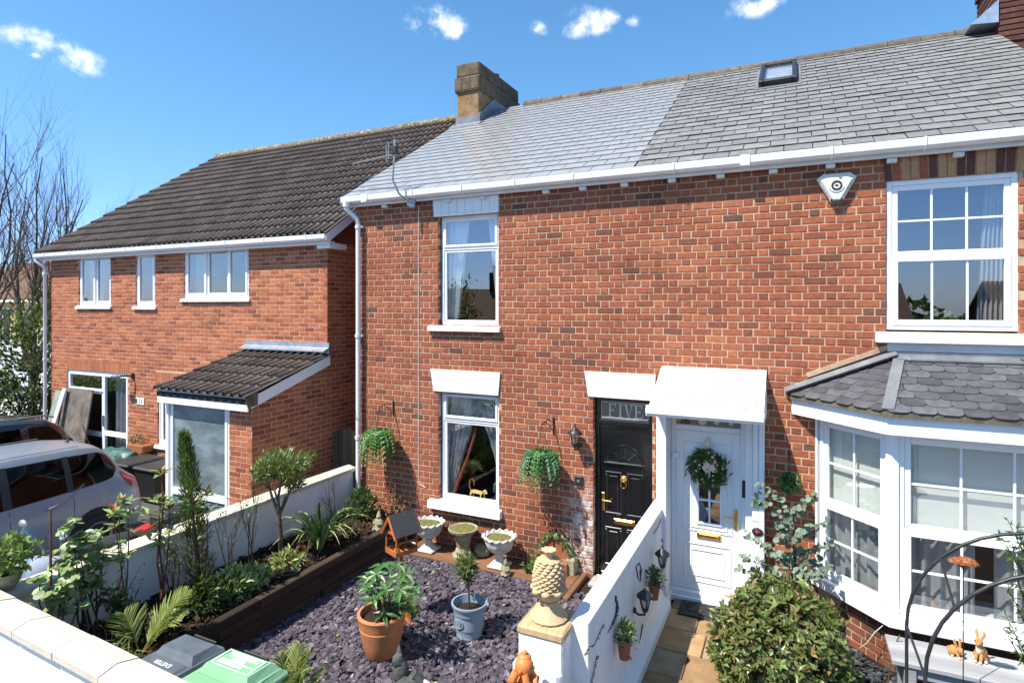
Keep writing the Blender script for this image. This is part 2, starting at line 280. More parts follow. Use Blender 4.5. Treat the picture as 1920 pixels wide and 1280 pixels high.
# ---------------------------------------------------------------- mesh building
WLOC = {}
class MB:
    """collects shapes in world coordinates, then links them as ONE mesh object"""
    def __init__(s): s.v = []; s.f = []; s.t = []; s.tone = .5; s.sm = []; s.smooth = False
    def add(s, vs_, fs_):
        b = len(s.v); s.v += [tuple(p) for p in vs_]; s.f += [tuple(i + b for i in f) for f in fs_]; s.t += [s.tone] * len(fs_); s.sm += [s.smooth] * len(fs_); return s
    def box(s, x0, x1, y0, y1, z0, z1, M=None):
        P = [Vector(p) for p in ((x0, y0, z0), (x1, y0, z0), (x1, y1, z0), (x0, y1, z0), (x0, y0, z1), (x1, y0, z1), (x1, y1, z1), (x0, y1, z1))]
        if M is not None: P = [M @ p for p in P]
        return s.add(P, [(3, 2, 1, 0), (4, 5, 6, 7), (0, 1, 5, 4), (1, 2, 6, 5), (2, 3, 7, 6), (3, 0, 4, 7)])
    def bbox(s, x0, x1, y0, y1, z0, z1, c=.006, M=None):
        """box with bevelled edges"""
        c = min(c, (x1 - x0) * .45, (y1 - y0) * .45, (z1 - z0) * .45); V = []; idx = {}
        for ix, (X, dx) in enumerate(((x0, 1), (x1, -1))):
            for iy, (Y, dy) in enumerate(((y0, 1), (y1, -1))):
                for iz, (Z, dz) in enumerate(((z0, 1), (z1, -1))):
                    for k in range(3):
                        idx[ix, iy, iz, k] = len(V); V.append(Vector((X + (dx * c if k != 0 else 0), Y + (dy * c if k != 1 else 0), Z + (dz * c if k != 2 else 0))))
        Fs = []
        def q(*a): Fs.append(tuple(idx[i] for i in a))
        q((0,0,0,0),(0,0,1,0),(0,1,1,0),(0,1,0,0)); q((1,0,0,0),(1,1,0,0),(1,1,1,0),(1,0,1,0))
        q((0,0,0,1),(1,0,0,1),(1,0,1,1),(0,0,1,1)); q((0,1,0,1),(0,1,1,1),(1,1,1,1),(1,1,0,1))
        q((0,0,0,2),(0,1,0,2),(1,1,0,2),(1,0,0,2)); q((0,0,1,2),(1,0,1,2),(1,1,1,2),(0,1,1,2))
        for a in (0, 1):
            for b in (0, 1):
                e = [((0,a,b,1),(1,a,b,1),(1,a,b,2),(0,a,b,2)), ((a,0,b,0),(a,1,b,0),(a,1,b,2),(a,0,b,2)), ((a,b,0,0),(a,b,1,0),(a,b,1,1),(a,b,0,1))]
                for t_, x in enumerate(e):
                    q(*(x if ((a ^ b) if t_ != 1 else not (a ^ b)) else x[::-1]))
                for d in (0, 1):
                    x = ((a,b,d,0),(a,b,d,1),(a,b,d,2)); q(*(x if not (a ^ b ^ d) else x[::-1]))
        if M is not None: V = [M @ p for p in V]
        return s.add(V, Fs)
    def prism(s, poly, a, b, axis='y'):
        """closed polygon extruded along an axis; poly in the other two coordinates (x,z), (y,z) or (x,y)"""
        n = len(poly)
        def mk(p, w): return {'y': (p[0], w, p[1]), 'x': (w, p[0], p[1]), 'z': (p[0], p[1], w)}[axis]
        V = [mk(p, a) for p in poly] + [mk(p, b) for p in poly]
        return s.add(V, [tuple(range(n))[::-1], tuple(range(n, 2 * n))] + [(i, (i + 1) % n, n + (i + 1) % n, n + i) for i in range(n)])
    def tube(s, pts, rad, n=8, cap=True):
        pts = [Vector(p) for p in pts]; k = len(pts)
        if k < 2: return s
        rad = rad if hasattr(rad, '__len__') else [rad] * k
        V = []; ref = None
        for i, p in enumerate(pts):
            t = (pts[min(i + 1, k - 1)] - pts[max(i - 1, 0)])
            t = t.normalized() if t.length > 1e-9 else Vector((0, 0, 1))
            if ref is None: ref = t.orthogonal().normalized()
            a = ref - t * ref.dot(t); a = a.normalized() if a.length > 1e-6 else t.orthogonal().normalized(); ref = a; b = t.cross(a)
            for j in range(n):
                th = 2 * math.pi * j / n; V.append(p + (a * math.cos(th) + b * math.sin(th)) * rad[i])
        Fs = [(i * n + j, i * n + (j + 1) % n, (i + 1) * n + (j + 1) % n, (i + 1) * n + j) for i in range(k - 1) for j in range(n)]
        if cap: Fs += [tuple(range(n))[::-1], tuple((k - 1) * n + j for j in range(n))]
        o = s.smooth; s.smooth = n > 4; s.add(V, Fs); s.smooth = o; return s
    def lathe(s, prof, c, n=28, fn=None, cap=True, M=None):
        """profile of (radius, z) turned about the vertical through c; fn(angle, r, z) -> r"""
        c = Vector(c); V = []
        for r, z in prof:
            for j in range(n):
                th = 2 * math.pi * j / n; rr = fn(th, r, z) if fn else r
                p = Vector((rr * math.cos(th), rr * math.sin(th), z)); p = (M @ p if M is not None else p) + c; V.append(p)
        k = len(prof)
        Fs = [(i * n + j, i * n + (j + 1) % n, (i + 1) * n + (j + 1) % n, (i + 1) * n + j) for i in range(k - 1) for j in range(n)]
        if cap: Fs += [tuple(range(n))[::-1], tuple((k - 1) * n + j for j in range(n))]
        o = s.smooth; s.smooth = True; s.add(V, Fs); s.smooth = o; return s
    def ball(s, c, r, n=12, m=8, fn=None):
        c = Vector(c); r = r if hasattr(r, '__len__') else (r, r, r); V = [c + Vector((0, 0, -r[2]))]
        for i in range(1, m):
            ph = math.pi * i / m - math.pi / 2
            for j in range(n):
                th = 2 * math.pi * j / n; d = Vector((math.cos(ph) * math.cos(th), math.cos(ph) * math.sin(th), math.sin(ph)))
                k = fn(d) if fn else 1.; V.append(c + Vector((d.x * r[0], d.y * r[1], d.z * r[2])) * k)
        V.append(c + Vector((0, 0, r[2])))
        Fs = [(0, 1 + (j + 1) % n, 1 + j) for j in range(n)]
        for i in range(m - 2): Fs += [(1 + i * n + j, 1 + i * n + (j + 1) % n, 1 + (i + 1) * n + (j + 1) % n, 1 + (i + 1) * n + j) for j in range(n)]
        t = len(V) - 1; b = 1 + (m - 2) * n; Fs += [(b + j, b + (j + 1) % n, t) for j in range(n)]
        o = s.smooth; s.smooth = True; s.add(V, Fs); s.smooth = o; return s
    def leaf(s, p, d, nrm, L, W, fold=.25, curl=.15, tip=.5):
        """one leaf: base p, direction d, face normal nrm, folded along the midrib, drooping by curl"""
        d = d.normalized(); sd = d.cross(nrm)
        sd = sd.normalized() if sd.length > 1e-6 else d.orthogonal().normalized(); up = sd.cross(d)
        m1 = p + d * L * .5 + up * 0; e = p + d * L - up * L * curl
        a = p + d * L * tip * .9 + sd * W * .5 + up * W * fold - up * L * curl * .2; b = p + d * L * tip * .9 - sd * W * .5 + up * W * fold - up * L * curl * .2
        return s.add([p, a, e, b, m1 - up * L * curl * .25], [(0, 4, 1), (4, 2, 1), (0, 3, 4), (4, 3, 2)])
    def round_leaf(s, c, nrm, r, rnd):
        nrm = nrm.normalized(); a = nrm.orthogonal().normalized(); b = nrm.cross(a); t0 = rnd.random() * 6.28; k = 7
        V = [c] + [c + (a * math.cos(t0 + 6.283 * i / k) + b * math.sin(t0 + 6.283 * i / k) * .86) * r + nrm * r * .12 for i in range(k)]
        return s.add(V, [(0, 1 + i, 1 + (i + 1) % k) for i in range(k)])
    def blade(s, pts, w, nrm_up=Vector((0, 0, 1)), fold=.3):
        """strap leaf along points, w = widths"""
        V = []; k = len(pts)
        for i, p in enumerate(pts):
            t = (pts[min(i + 1, k - 1)] - pts[max(i - 1, 0)]).normalized(); sd = t.cross(nrm_up)
            sd = sd.normalized() if sd.length > 1e-5 else t.orthogonal(); up = sd.cross(t)
            V += [p + sd * w[i] * .5 + up * w[i] * fold, p, p - sd * w[i] * .5 + up * w[i] * fold]
        Fs = []
        for i in range(k - 1):
            a = i * 3; Fs += [(a, a + 1, a + 4, a + 3), (a + 1, a + 2, a + 5, a + 4)]
        return s.add(V, Fs)
    def data(s, name, off=Vector((0, 0, 0)), sharp=None):
        me = bpy.data.meshes.new(name); me.from_pydata([(p[0] - off[0], p[1] - off[1], p[2] - off[2]) for p in s.v], [], s.f)
        me.polygons.foreach_set('use_smooth', s.sm)
        if len(set(s.t)) > 1 or s.t and s.t[0] != .5:
            at = me.attributes.new('tone', 'FLOAT', 'FACE'); at.data.foreach_set('value', s.t)
        if sharp and any(s.sm): me.set_sharp_from_angle(angle=R(sharp))
        me.update(); return me
    def build(s, name, material, parent=None, stuff=False, sharp=40, label=None):
        xs = [p[0] for p in s.v]; ys = [p[1] for p in s.v]; zs = [p[2] for p in s.v]
        off = Vector(((min(xs) + max(xs)) / 2, (min(ys) + max(ys)) / 2, min(zs)))
        o = place(name, s.data(name, off, sharp), material, off, parent)
        if stuff: o['kind'] = 'stuff'
        if label: o['label'] = label
        return o
def place(name, me, material, loc, parent=None):
    o = bpy.data.objects.new(name, me); COL.objects.link(o); loc = Vector(loc)
    if material is not None and not me.materials: me.materials.append(MATS[material])
    WLOC[o.name] = loc
    if parent is not None: o.parent = parent; o.location = loc - WLOC[parent.name]
    else: o.location = loc
    return o
def thing(name, loc, label, cat, group=None):
    o = bpy.data.objects.new(name, None); COL.objects.link(o); o.location = loc; o.empty_display_size = .1; WLOC[o.name] = Vector(loc)
    return tag(o, label, cat, group)
def tag(o, label, cat, group=None):
    o['label'] = label; o['category'] = cat
    if group: o['group'] = group
    return o
def struct(o): o['kind'] = 'structure'; return o
def text_mesh(txt, size, M, extrude=.001):
    """flat lettering as a mesh, laid out by matrix M"""
    cu = bpy.data.curves.new('lettering', 'FONT'); cu.body = txt; cu.size = size; cu.extrude = extrude; cu.align_x = 'CENTER'; cu.align_y = 'CENTER'; cu.resolution_u = 3
    to = bpy.data.objects.new('lettering_tmp', cu); COL.objects.link(to); dg = bpy.context.evaluated_depsgraph_get(); me = bpy.data.meshes.new_from_object(to.evaluated_get(dg))
    bpy.data.objects.remove(to); b = MB(); b.add([M @ v.co for v in me.vertices], [tuple(p.vertices) for p in me.polygons]); bpy.data.meshes.remove(me); bpy.data.curves.remove(cu); return b
# ================================================================ pieces: bricks, slates, tiles
RND = random.Random(11)
PIECE_DATA = {}
def pieces(name, rest_name, items, kinds, material, parent, limit=300):
    """items: (kind key, world matrix, tone). The nearest in view become objects, the rest one joined part."""
    def rank(it):
        p = to_px(it[1].translation); inside = -40 < p[0] < 1960 and -40 < p[1] < 1320
        return (0 if inside else 1, p[2])
    order = sorted(items, key=rank)
    cache = {}
    for k, Mx, t in order[:limit]:
        if k not in cache:
            b = MB(); b.add(*kinds[k]); b.sm = [False] * len(b.f); cache[k] = b.data(name)
            cache[k].materials.append(MATS[material])
        o = bpy.data.objects.new(name, cache[k]); COL.objects.link(o); o.parent = parent
        o.matrix_local = Matrix.Translation(-WLOC[parent.name]) @ Mx; o['tone'] = t
    if len(order) > limit:
        b = MB()
        for k, Mx, t in order[limit:]:
            b.tone = min(.999, max(.001, t)); vs_, fs_ = kinds[k]; b.add([Mx @ p for p in vs_], fs_)
        b.tone = .123
        b.build(rest_name, material, parent, stuff=True)
def frame_matrix(O, U, inward):
    U = Vector(U); I = Vector(inward); Z = Vector((0, 0, 1))
    M = Matrix.Identity(4)
    for i in range(3): M[i][0], M[i][1], M[i][2], M[i][3] = U[i], I[i], Z[i], O[i]
    return M
def brick_kind(L, h, rnd, c=.004, dep=.1, jit=.0015):
    j = lambda: rnd.uniform(-jit, jit)
    f = [Vector((c + j(), j() * .8, c + j())), Vector((L - c + j(), j() * .8, c + j())), Vector((L - c + j(), j() * .8, h - c + j())), Vector((c + j(), j() * .8, h - c + j()))]
    m = [Vector((0, c, 0)), Vector((L, c, 0)), Vector((L, c, h)), Vector((0, c, h))]; b = [Vector((p.x, dep, p.z)) for p in m]
    V = f + m + b; Fs = [(0, 1, 2, 3)]
    for i in range(4):
        k = (i + 1) % 4; Fs += [(4 + i, 4 + k, k, i), (8 + i, 8 + k, 4 + k, 4 + i)]
    return V, Fs
def brick_courses(M, u0, u1, z0, z1, openings, course, joint, lens, toner, rnd, clip=None, wander=0.):
    """bricks of a wall face. lens: repeating brick lengths incl. joint. clip(z)->(u0,u1)"""
    items = []; kinds = {}; h = course - joint; n = int(round((z1 - z0) / course)); per = sum(lens)
    for i in range(n):
        za = z0 + i * course + joint / 2; zb = za + h; zm = (za + zb) / 2
        a, b = (u0, u1) if not clip else clip(zm)
        if b - a < .05: continue
        segs = [(a, b)]
        for (o0, o1, p0, p1) in openings:
            if p0 < zm < p1:
                ns = []
                for (x, y) in segs:
                    if o1 <= x or o0 >= y: ns.append((x, y)); continue
                    if o0 > x: ns.append((x, o0))
                    if o1 < y: ns.append((o1, y))
                segs = ns
        x = u0 - per - (per / 2 if i % 2 else 0) + rnd.uniform(-.012, .012); k = 0
        while x < b:
            L = lens[k % len(lens)]; k += 1; e = x + L
            for (sa, sb) in segs:
                xa = max(x, sa); xb = min(e, sb)
                atl = abs(xa - sa) < 1e-6; atr = abs(xb - sb) < 1e-6
                xa2 = xa + (0 if atl else joint / 2); xb2 = xb - (0 if atr else joint / 2)
                if xb2 - xa2 < .03: continue
                q = round((xb2 - xa2) / .004) * .004; var = rnd.randrange(3); key = (q, var)
                if key not in kinds: kinds[key] = brick_kind(q, h, rnd)
                Mx = M @ Matrix.Translation((xa2, rnd.uniform(-.0015, .0015), za + rnd.uniform(-.001, .001) + wander * mnoise.noise(Vector((xa * .7, za * .45, 2))))) @ Matrix.Rotation(rnd.uniform(-.004, .004) * (1 + 200 * wander), 4, 'Y')
                items.append((key, Mx, toner(M @ Vector(((xa + xb) / 2, 0, zm)), rnd)))
            x = e
    return items, kinds
def slab(mb, M, u0, u1, z0, z1, openings, y0, y1):
    """wall slab pierced by rectangular openings"""
    us = sorted(set([u0, u1] + [min(max(v, u0), u1) for o in openings for v in o[:2]])); zs = sorted(set([z0, z1] + [min(max(v, z0), z1) for o in openings for v in o[2:]]))
    for i in range(len(us) - 1):
        run = None
        for j in range(len(zs) - 1):
            um = (us[i] + us[i + 1]) / 2; zm = (zs[j] + zs[j + 1]) / 2
            if us[i + 1] - us[i] < 1e-5 or zs[j + 1] - zs[j] < 1e-5: continue
            if any(o[0] < um < o[1] and o[2] < zm < o[3] for o in openings):
                if run: mb.box(us[i], us[i + 1], y0, y1, run[0], run[1], M); run = None
            else: run = (run[0], zs[j + 1]) if run else (zs[j], zs[j + 1])
        if run: mb.box(us[i], us[i + 1], y0, y1, run[0], run[1], M)
def tone_old(p, rnd):
    t = rnd.triangular(.15, 1, .55)
    if rnd.random() < .06: t = rnd.uniform(.0, .2)
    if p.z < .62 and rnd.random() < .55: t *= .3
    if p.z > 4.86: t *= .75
    return t
def tone_new(p, rnd): return rnd.uniform(.05, .35) if rnd.random() < .22 else rnd.uniform(.35, .95)
def window(parent, M, w, h, cells, fw=.045, sw=.042, dep=.06, pane='glass', name='window', bars=None, fmat='upvc', label=None):
    """frame as one mesh; cells (x0,x1,z0,z1,opening sash?,columns,rows) inside it; each pane is a sub-part"""
    f = MB(); f.bbox(0, fw, 0, dep, 0, h, .004, M); f.bbox(w - fw, w, 0, dep, 0, h, .004, M); f.bbox(fw, w - fw, .001, dep - .001, 0, fw, .004, M); f.bbox(fw, w - fw, .001, dep - .001, h - fw, h, .004, M)
    if bars:
        for b in bars: f.bbox(*b[:2], .002, dep - .002, *b[2:], .004, M)
    fr = f.build(name, fmat, parent, label=label)
    for (x0, x1, z0, z1, op, nx, nz) in cells:
        s = sw; y0, y1 = (-.012, dep - .015) if op else (.012, dep - .018); b = MB()
        b.bbox(x0, x0 + s, y0, y1, z0, z1, .005, M); b.bbox(x1 - s, x1, y0, y1, z0, z1, .005, M); b.bbox(x0 + s, x1 - s, y0, y1, z0, z0 + s, .005, M); b.bbox(x0 + s, x1 - s, y0, y1, z1 - s, z1, .005, M)
        b.build('sash', fmat, fr)
        ax, bx, az, bz = x0 + s, x1 - s, z0 + s, z1 - s; g = .019
        if nx * nz > 1:
            b = MB()
            for i in range(1, nx): c = ax + (bx - ax) * i / nx; b.box(c - g / 2, c + g / 2, y0 + .016, y0 + .034, az, bz, M)
            for i in range(1, nz): c = az + (bz - az) * i / nz; b.box(ax, bx, y0 + .0165, y0 + .0335, c - g / 2, c + g / 2, M)
            b.build('glazing_bars', fmat, fr)
        for i in range(nx):
            for k in range(nz):
                p = MB(); q0 = ax + (bx - ax) * i / nx; q1 = ax + (bx - ax) * (i + 1) / nx; r0 = az + (bz - az) * k / nz; r1 = az + (bz - az) * (k + 1) / nz
                p.box(q0, q1, y0 + .022, y0 + .027, r0, r1, M); p.build('pane', pane, fr)
    return fr
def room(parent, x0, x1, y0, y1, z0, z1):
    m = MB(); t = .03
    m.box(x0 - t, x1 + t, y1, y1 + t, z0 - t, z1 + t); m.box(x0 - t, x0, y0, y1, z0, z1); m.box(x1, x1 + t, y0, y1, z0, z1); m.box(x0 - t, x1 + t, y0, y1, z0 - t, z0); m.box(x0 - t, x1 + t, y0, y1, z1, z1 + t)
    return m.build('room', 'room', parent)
def sill(parent, x0, x1, y0, y1, z0, z1, m='white_paint'):
    b = MB(); b.prism([(y0, z0), (y1, z0), (y1, z1 + .02), (y0 + .01, z1)], x0, x1, 'x'); return b.build('sill', m, parent)
def curtain(x0, x1, y, z0, z1, label, mname='white_curtain', amp=.025, waves=5, pinch=None, group=None):
    """hanging cloth in vertical folds; pinch(zfrac)->(x0,x1)"""
    b = MB(); b.smooth = True; nu = waves * 8; nv = 12; V = []
    for j in range(nv + 1):
        t = j / nv; a, c = (x0, x1) if not pinch else pinch(t)
        for i in range(nu + 1):
            u = i / nu; V.append((a + (c - a) * u, y + amp * math.sin(u * waves * 6.283 + .6 * math.sin(t * 3)), z0 + (z1 - z0) * t))
    n = len(V); V += [(p[0], p[1] + .006, p[2]) for p in V]
    Fs = []
    for j in range(nv):
        for i in range(nu):
            a = j * (nu + 1) + i; q = (a, a + 1, a + nu + 2, a + nu + 1); Fs += [q, tuple(n + k for k in q[::-1])]
    b.add(V, Fs); return tag(b.build('curtain', mname), label, 'curtain', group)
# ================================================================ ground
g = MB(); g.box(-400, 400, -120, 900, -.3, -.02); struct(tag(g.build('ground', 'earth'), 'rough open ground around the houses', 'ground'))
g = MB(); g.box(-60, 40, -19, -7.6, -.2, -.012); struct(g.build('road', 'asphalt'))
g = MB(); g.box(-60, 40, -7.6, -5.14, -.2, .0); struct(g.build('pavement', 'paving'))
g = MB(); g.box(-15.6, -6.26, -5.14, .15, -.2, .002); struct(g.build('driveway', 'asphalt'))
g = MB(); g.box(-6.86, -6.16, .15, 9, -.2, .004); struct(g.build('alley_path', 'paving'))
# ================================================================ the terrace of two houses
WX0, WX1, WTOP, PARTY = -6.15, 2.75, 5.06, -1.49
hA = thing('terrace_house', (-3.9, 0, 0), 'red brick terraced house with black front door and shiny new slate roof', 'house')
hB = thing('terrace_house', (.6, 0, 0), 'red brick terraced house with white front door, bay window and older slate roof', 'house')
W1 = (-4.645, -3.662, 3.20, 4.80); W2 = (-4.64, -3.655, .675, 2.275); DR = (-2.30, -1.545, 0, 2.345); WD = (-1.33, -.34, 0, 2.36)
UW = (.893, 1.985, 3.235, 4.805); BAY = (.34, 2.6, .42, 2.36)
OPEN = [W1[:3] + (5.2,), W2, DR, WD, UW, (UW[0] - .012, UW[1] + .012, UW[3], 5.2), (.26, 2.75, 0, 2.3), BAY]
MF = frame_matrix((0, 0, 0), (1, 0, 0), (0, 1, 0))
for hh, a, b in ((hA, WX0, PARTY), (hB, PARTY, WX1)):
    m = MB(); slab(m, MF, a, b, 0, WTOP + .12, [W1, W2, DR, WD, UW, BAY], .007, .115)
    wall = m.build('wall', 'old_mortar', hh)
    if hh is hA: wallA = wall
    else: wallB = wall
its, kinds = brick_courses(MF, WX0, WX1, 0, 5.063, OPEN, .083, .0145, [.226, .112], tone_old, random.Random(3), wander=.009)
split = lambda M: M.translation.x + .08 < PARTY
pieces('brick', 'brickwork', [i for i in its if split(i[1])], kinds, 'old_brick', wallA)
pieces('brick', 'brickwork', [i for i in its if not split(i[1])], kinds, 'old_brick', wallB)
# gable wall, back wall (seen only from the side)
for hh, a, b in ((hA, WX0, PARTY), (hB, PARTY, WX1)):
    m = MB(); m.box(a + .003, b - .003, 8.0, 8.1, 0, 5.1); m.build('rear_wall', 'dark_brick', hh)
m = MB(); m.prism([(.115, 0), (8, 0), (8, 5.1), (4.1, 7.62), (.115, 5.2)], WX0, WX0 + .12, 'x'); m.build('gable_wall', 'dark_brick', hA)
# --- roof
EY, EZ, RY, RZ = -.12, 5.195, 4.1, 7.755
sl = Vector((0, RY - EY, RZ - EZ)); SL = sl.length; sl.normalize(); sn = Vector((0, -sl.z, sl.y))
VX0, RSPLIT = -6.27, -1.72
def slope_matrix(x, d, lift, tilt, base=Vector((0, EY, EZ)), s_=sl, n_=sn):
    """local x along the eaves, y up the slope, z out of the roof"""
    M = Matrix.Identity(4); p = Vector((x, 0, 0)) + base + s_ * d + n_ * lift
    for i in range(3): M[i][0], M[i][1], M[i][2], M[i][3] = (1, 0, 0)[i], s_[i], n_[i], p[i]
    return M @ Matrix.Rotation(tilt, 4, 'X')
def slate_kind(w, L, t=.006): 
    b = MB(); b.box(0, w, 0, L, -t, 0); return [Vector(p) for p in b.v], b.f
roofs = []
for hh, a, b in ((hA, VX0, RSPLIT), (hB, RSPLIT, WX1)):
    m = MB(); pts = [(EY, EZ - .03), (RY, RZ - .03), (8.3, EZ + .06), (8.3, EZ - .05), (RY, RZ - .12), (EY + .02, EZ - .06)]
    m.prism(pts, a, b, 'x'); roofs.append(m.build('roof', 'roof_felt', hh))
gauge = .215
sk = {}; newI = []; oldI = []; rnd = random.Random(8)
SKY = (Xat(1420, 3.1), Xat(1494, 3.1))     # skylight span
for i in range(int(SL / gauge) + 1):
    for part, (a, b) in enumerate(((VX0 - .02, RSPLIT - .004), (RSPLIT + .004, WX1))):
        wv = .285; x = a - (wv / 2 if i % 2 else 0) - (.0 if part == 0 else .07)
        while x < b:
            xa, xb = max(x, a), min(x + wv - .008, b); x += wv
            if xb - xa < .03: continue
            d = i * gauge - .035; L = min(.265, SL - d)
            if L < .05: continue
            q = round((xb - xa) / .006) * .006; key = (q, round(L, 2)); sk.setdefault(key, slate_kind(q, L))
            jit = .0012 if part == 0 else .004
            Mx = slope_matrix(xa, d, (.023 if part == 0 else .026) + rnd.uniform(-jit, jit) * .7, -R(3.1 if part == 0 else 3.6) + rnd.uniform(-jit, jit) * 1.5) @ Matrix.Rotation(rnd.uniform(-jit, jit) * 1.2, 4, 'Z')
            (newI if part == 0 else oldI).append((key, Mx, rnd.random() if part else rnd.uniform(.3, .7)))
pieces('slate', 'slates', newI, sk, 'new_slate', roofs[0]); pieces('slate', 'slates', oldI, sk, 'old_slate', roofs[1])
for hh, a, b, nm in ((roofs[0], -5.1, RSPLIT, 0), (roofs[1], RSPLIT, WX1, 1)):   # ridge tiles
    n = max(1, int(round((b - a) / .45)))
    for i in range(n):
        x0 = a + (b - a) * i / n; x1 = a + (b - a) * (i + 1) / n - .008; m = MB(); dz = rnd.uniform(-.006, .006)
        arc = [(RY + .13 * math.cos(t), RZ - .055 + dz + .13 * math.sin(t)) for t in [math.pi * k / 8 for k in range(9)]]
        inn = [(RY + .112 * math.cos(t), RZ - .055 + dz + .112 * math.sin(t)) for t in [math.pi * k / 8 for k in range(9)]][::-1]
        m.prism(arc + inn, x0, x1, 'x'); m.build('ridge_tile', 'main_ridge', hh)['tone'] = rnd.random()
# back slope covering
# --- verge board, fascia, gutter, soffit blocks
for hh, a, b in ((hA, VX0 + .02, RSPLIT), (hB, RSPLIT, WX1)):
    m = MB(); m.box(a, b, -.080, -.050, 5.035, 5.165); m.box(a, b, -.050, .0, 5.06, 5.075); m.build('fascia', 'white_gutter', hh)
    prof = [(-.083, 5.175), (-.083, 5.105), (-.115, 5.075), (-.160, 5.075), (-.193, 5.105), (-.200, 5.18), (-.193, 5.184), (-.183, 5.11), (-.155, 5.085), (-.120, 5.085), (-.093, 5.11), (-.093, 5.175)]
    gm = MB(); gm.prism(prof[::-1], a - .04 if hh is hA else a, b, 'x')
    if hh is hA: gm.box(a - .045, a - .04, -.200, -.083, 5.075, 5.182)
    gut = gm.build('gutter', 'white_gutter', hh)
    x = a + .45
    while x < b:
        m = MB(); m.prism([(-.080, 5.186), (-.080, 5.068), (-.165, 5.066), (-.204, 5.1), (-.209, 5.188), (-.187, 5.192), (-.187, 5.187)], x, x + .022, 'x'); m.build('gutter_bracket', 'upvc', gut); x += .82
    m = MB(); m.bbox(a + .36 if hh is hA else a + 1.2, (a + .36 if hh is hA else a + 1.2) + .1, -.208, -.075, 5.07, 5.19, .004); m.build('gutter_joint', 'upvc', gut)
for x in (722, 770, 840, 905, 1024, 1093, 1171, 1260, 1351, 1450, 1557, 1672, 1797):
    X = Xat(x, -.04); m = MB(); m.bbox(X - .045, X + .045, -.075, .0, 4.985, 5.03, .006); m.build('rafter_end', 'cream_plastic', hA if X < PARTY else hB)
m = MB(); m.prism([(EY - .02, EZ - .005), (RY, RZ - .005), (RY, RZ - .12), (EY, EZ - .11)], VX0 + .0, VX0 + .024, 'x'); m.build('verge_board', 'upvc', hA)
# --- chimney on the left gable
CX0, CX1, CY0, CY1 = VX0 + .05, VX0 + .56, 3.18, 5.05
ch = MB(); ch.bbox(CX0, CX1, CY0, CY1, 6.9, 8.10, .02); chim = ch.build('chimney', 'chimney_stone', hA)
m = MB(); m.bbox(CX0 - .04, CX1 + .04, CY0 - .04, CY1 + .04, 7.86, 8.18, .02); m.build('stone_band', 'chimney_cap', chim)
m = MB(); m.bbox(CX0 - .015, CX1 + .015, CY0 - .015, CY1 + .015, 8.181, 8.46, .025); m.build('stone_cap', 'chimney_cap', chim)
for k in range(3):
    m = MB(); m.bbox(CX0 - .044 + .19 * k + .01, CX0 - .044 + .19 * (k + 1), CY0 - .05, CY0 - .03, 7.90, 8.16, .008); m.build('stone_block', 'chimney_cap', chim)
m = MB(); m.lathe([(.11, 8.42), (.10, 8.52), (.13, 8.53), (.13, 8.55), (.11, 8.56), (.12, 8.62), (.09, 8.625)], ((CX0 + CX1) / 2, 4.35, 0), 16); m.build('chimney_pot', 'black_metal', chim)
m = MB(); zf = lambda y: EZ + (y - EY) * (RZ - EZ) / (RY - EY)
m.box(CX0 - .02, CX1 + .03, CY0 - .025, CY0 + .01, zf(CY0) - .02, zf(CY0) + .17)
m.prism([(CY0 - .16, zf(CY0) - .075), (CY0 - .02, zf(CY0) + .012), (CY0 - .02, zf(CY0) + .03), (CY0 - .16, zf(CY0) - .055)], CX0 - .1, CX1 + .1, 'x')
m.prism([(CY0 - .02, zf(CY0) + .0), (RY, RZ + .03), (CY1, RZ - .2), (CY1, RZ + .0), (RY + .1, RZ + .3), (RY - .2, RZ + .2), (CY0 - .02, zf(CY0) + .19)], CX1 + .004, CX1 + .028, 'x')
m.build('lead_flashing', 'lead', chim)
# right hand chimney at the edge of the picture
c2 = MB(); X2 = Xat(1862, 3.9); c2.bbox(X2, X2 + .95, 3.6, 4.7, 6.8, 9.2, .02); ch2 = c2.build('chimney', 'dark_brick', hB)
for i in range(18):
    m = MB(); m.bbox(X2 - .012 - .03 * (i > 12), X2 + .3, 3.58 - .03 * (i > 12), 4.72, 7.35 + i * .083, 7.35 + i * .083 + .07, .008); m.build('brick_course', 'old_brick' if i % 2 else 'dark_brick', ch2)
m = MB(); m.prism([(X2 - .35, zf(4.0) - .02), (X2 - .02, zf(4.0) + .28), (X2 - .02, zf(4.0) - .05)], 3.55, 4.2, 'y'); m.build('lead_flashing', 'lead_bright', ch2)
# skylight
def on_roof(x, y):
    """point where a photo pixel meets the slate slope"""
    d = px_dir(x, y); o = Vector((0, -CAMD, CAMH)); t = (Vector((0, EY, EZ)) - o).dot(sn) / d.dot(sn); return o + d * t
pa = on_roof(1422, 168); pb = on_roof(1495, 158); pt = on_roof(1490, 124); d0 = (pa - Vector((0, EY, EZ))).dot(sl); d1 = (pt - Vector((0, EY, EZ))).dot(sl)
Ms = slope_matrix(pa.x, d0, .02, 0); w = pb.x - pa.x; h = max(.5, d1 - d0)
m = MB(); t = .07
for bx in ((0, t, 0, h), (w - t, w, 0, h), (t, w - t, 0, .09), (t, w - t, h - .1, h)): m.bbox(*bx, 0, .1, .012, Ms)
sky_ = m.build('skylight', 'black_metal', roofs[1])
m = MB(); m.bbox(t, w - t, .09, h - .1, .05, .065, .002, Ms); m.build('pane', 'glass', sky_)
m = MB(); m.bbox(t, w - t, .09, h - .1, .0, .02, .002, Ms); m.build('blind', 'white_curtain', sky_)
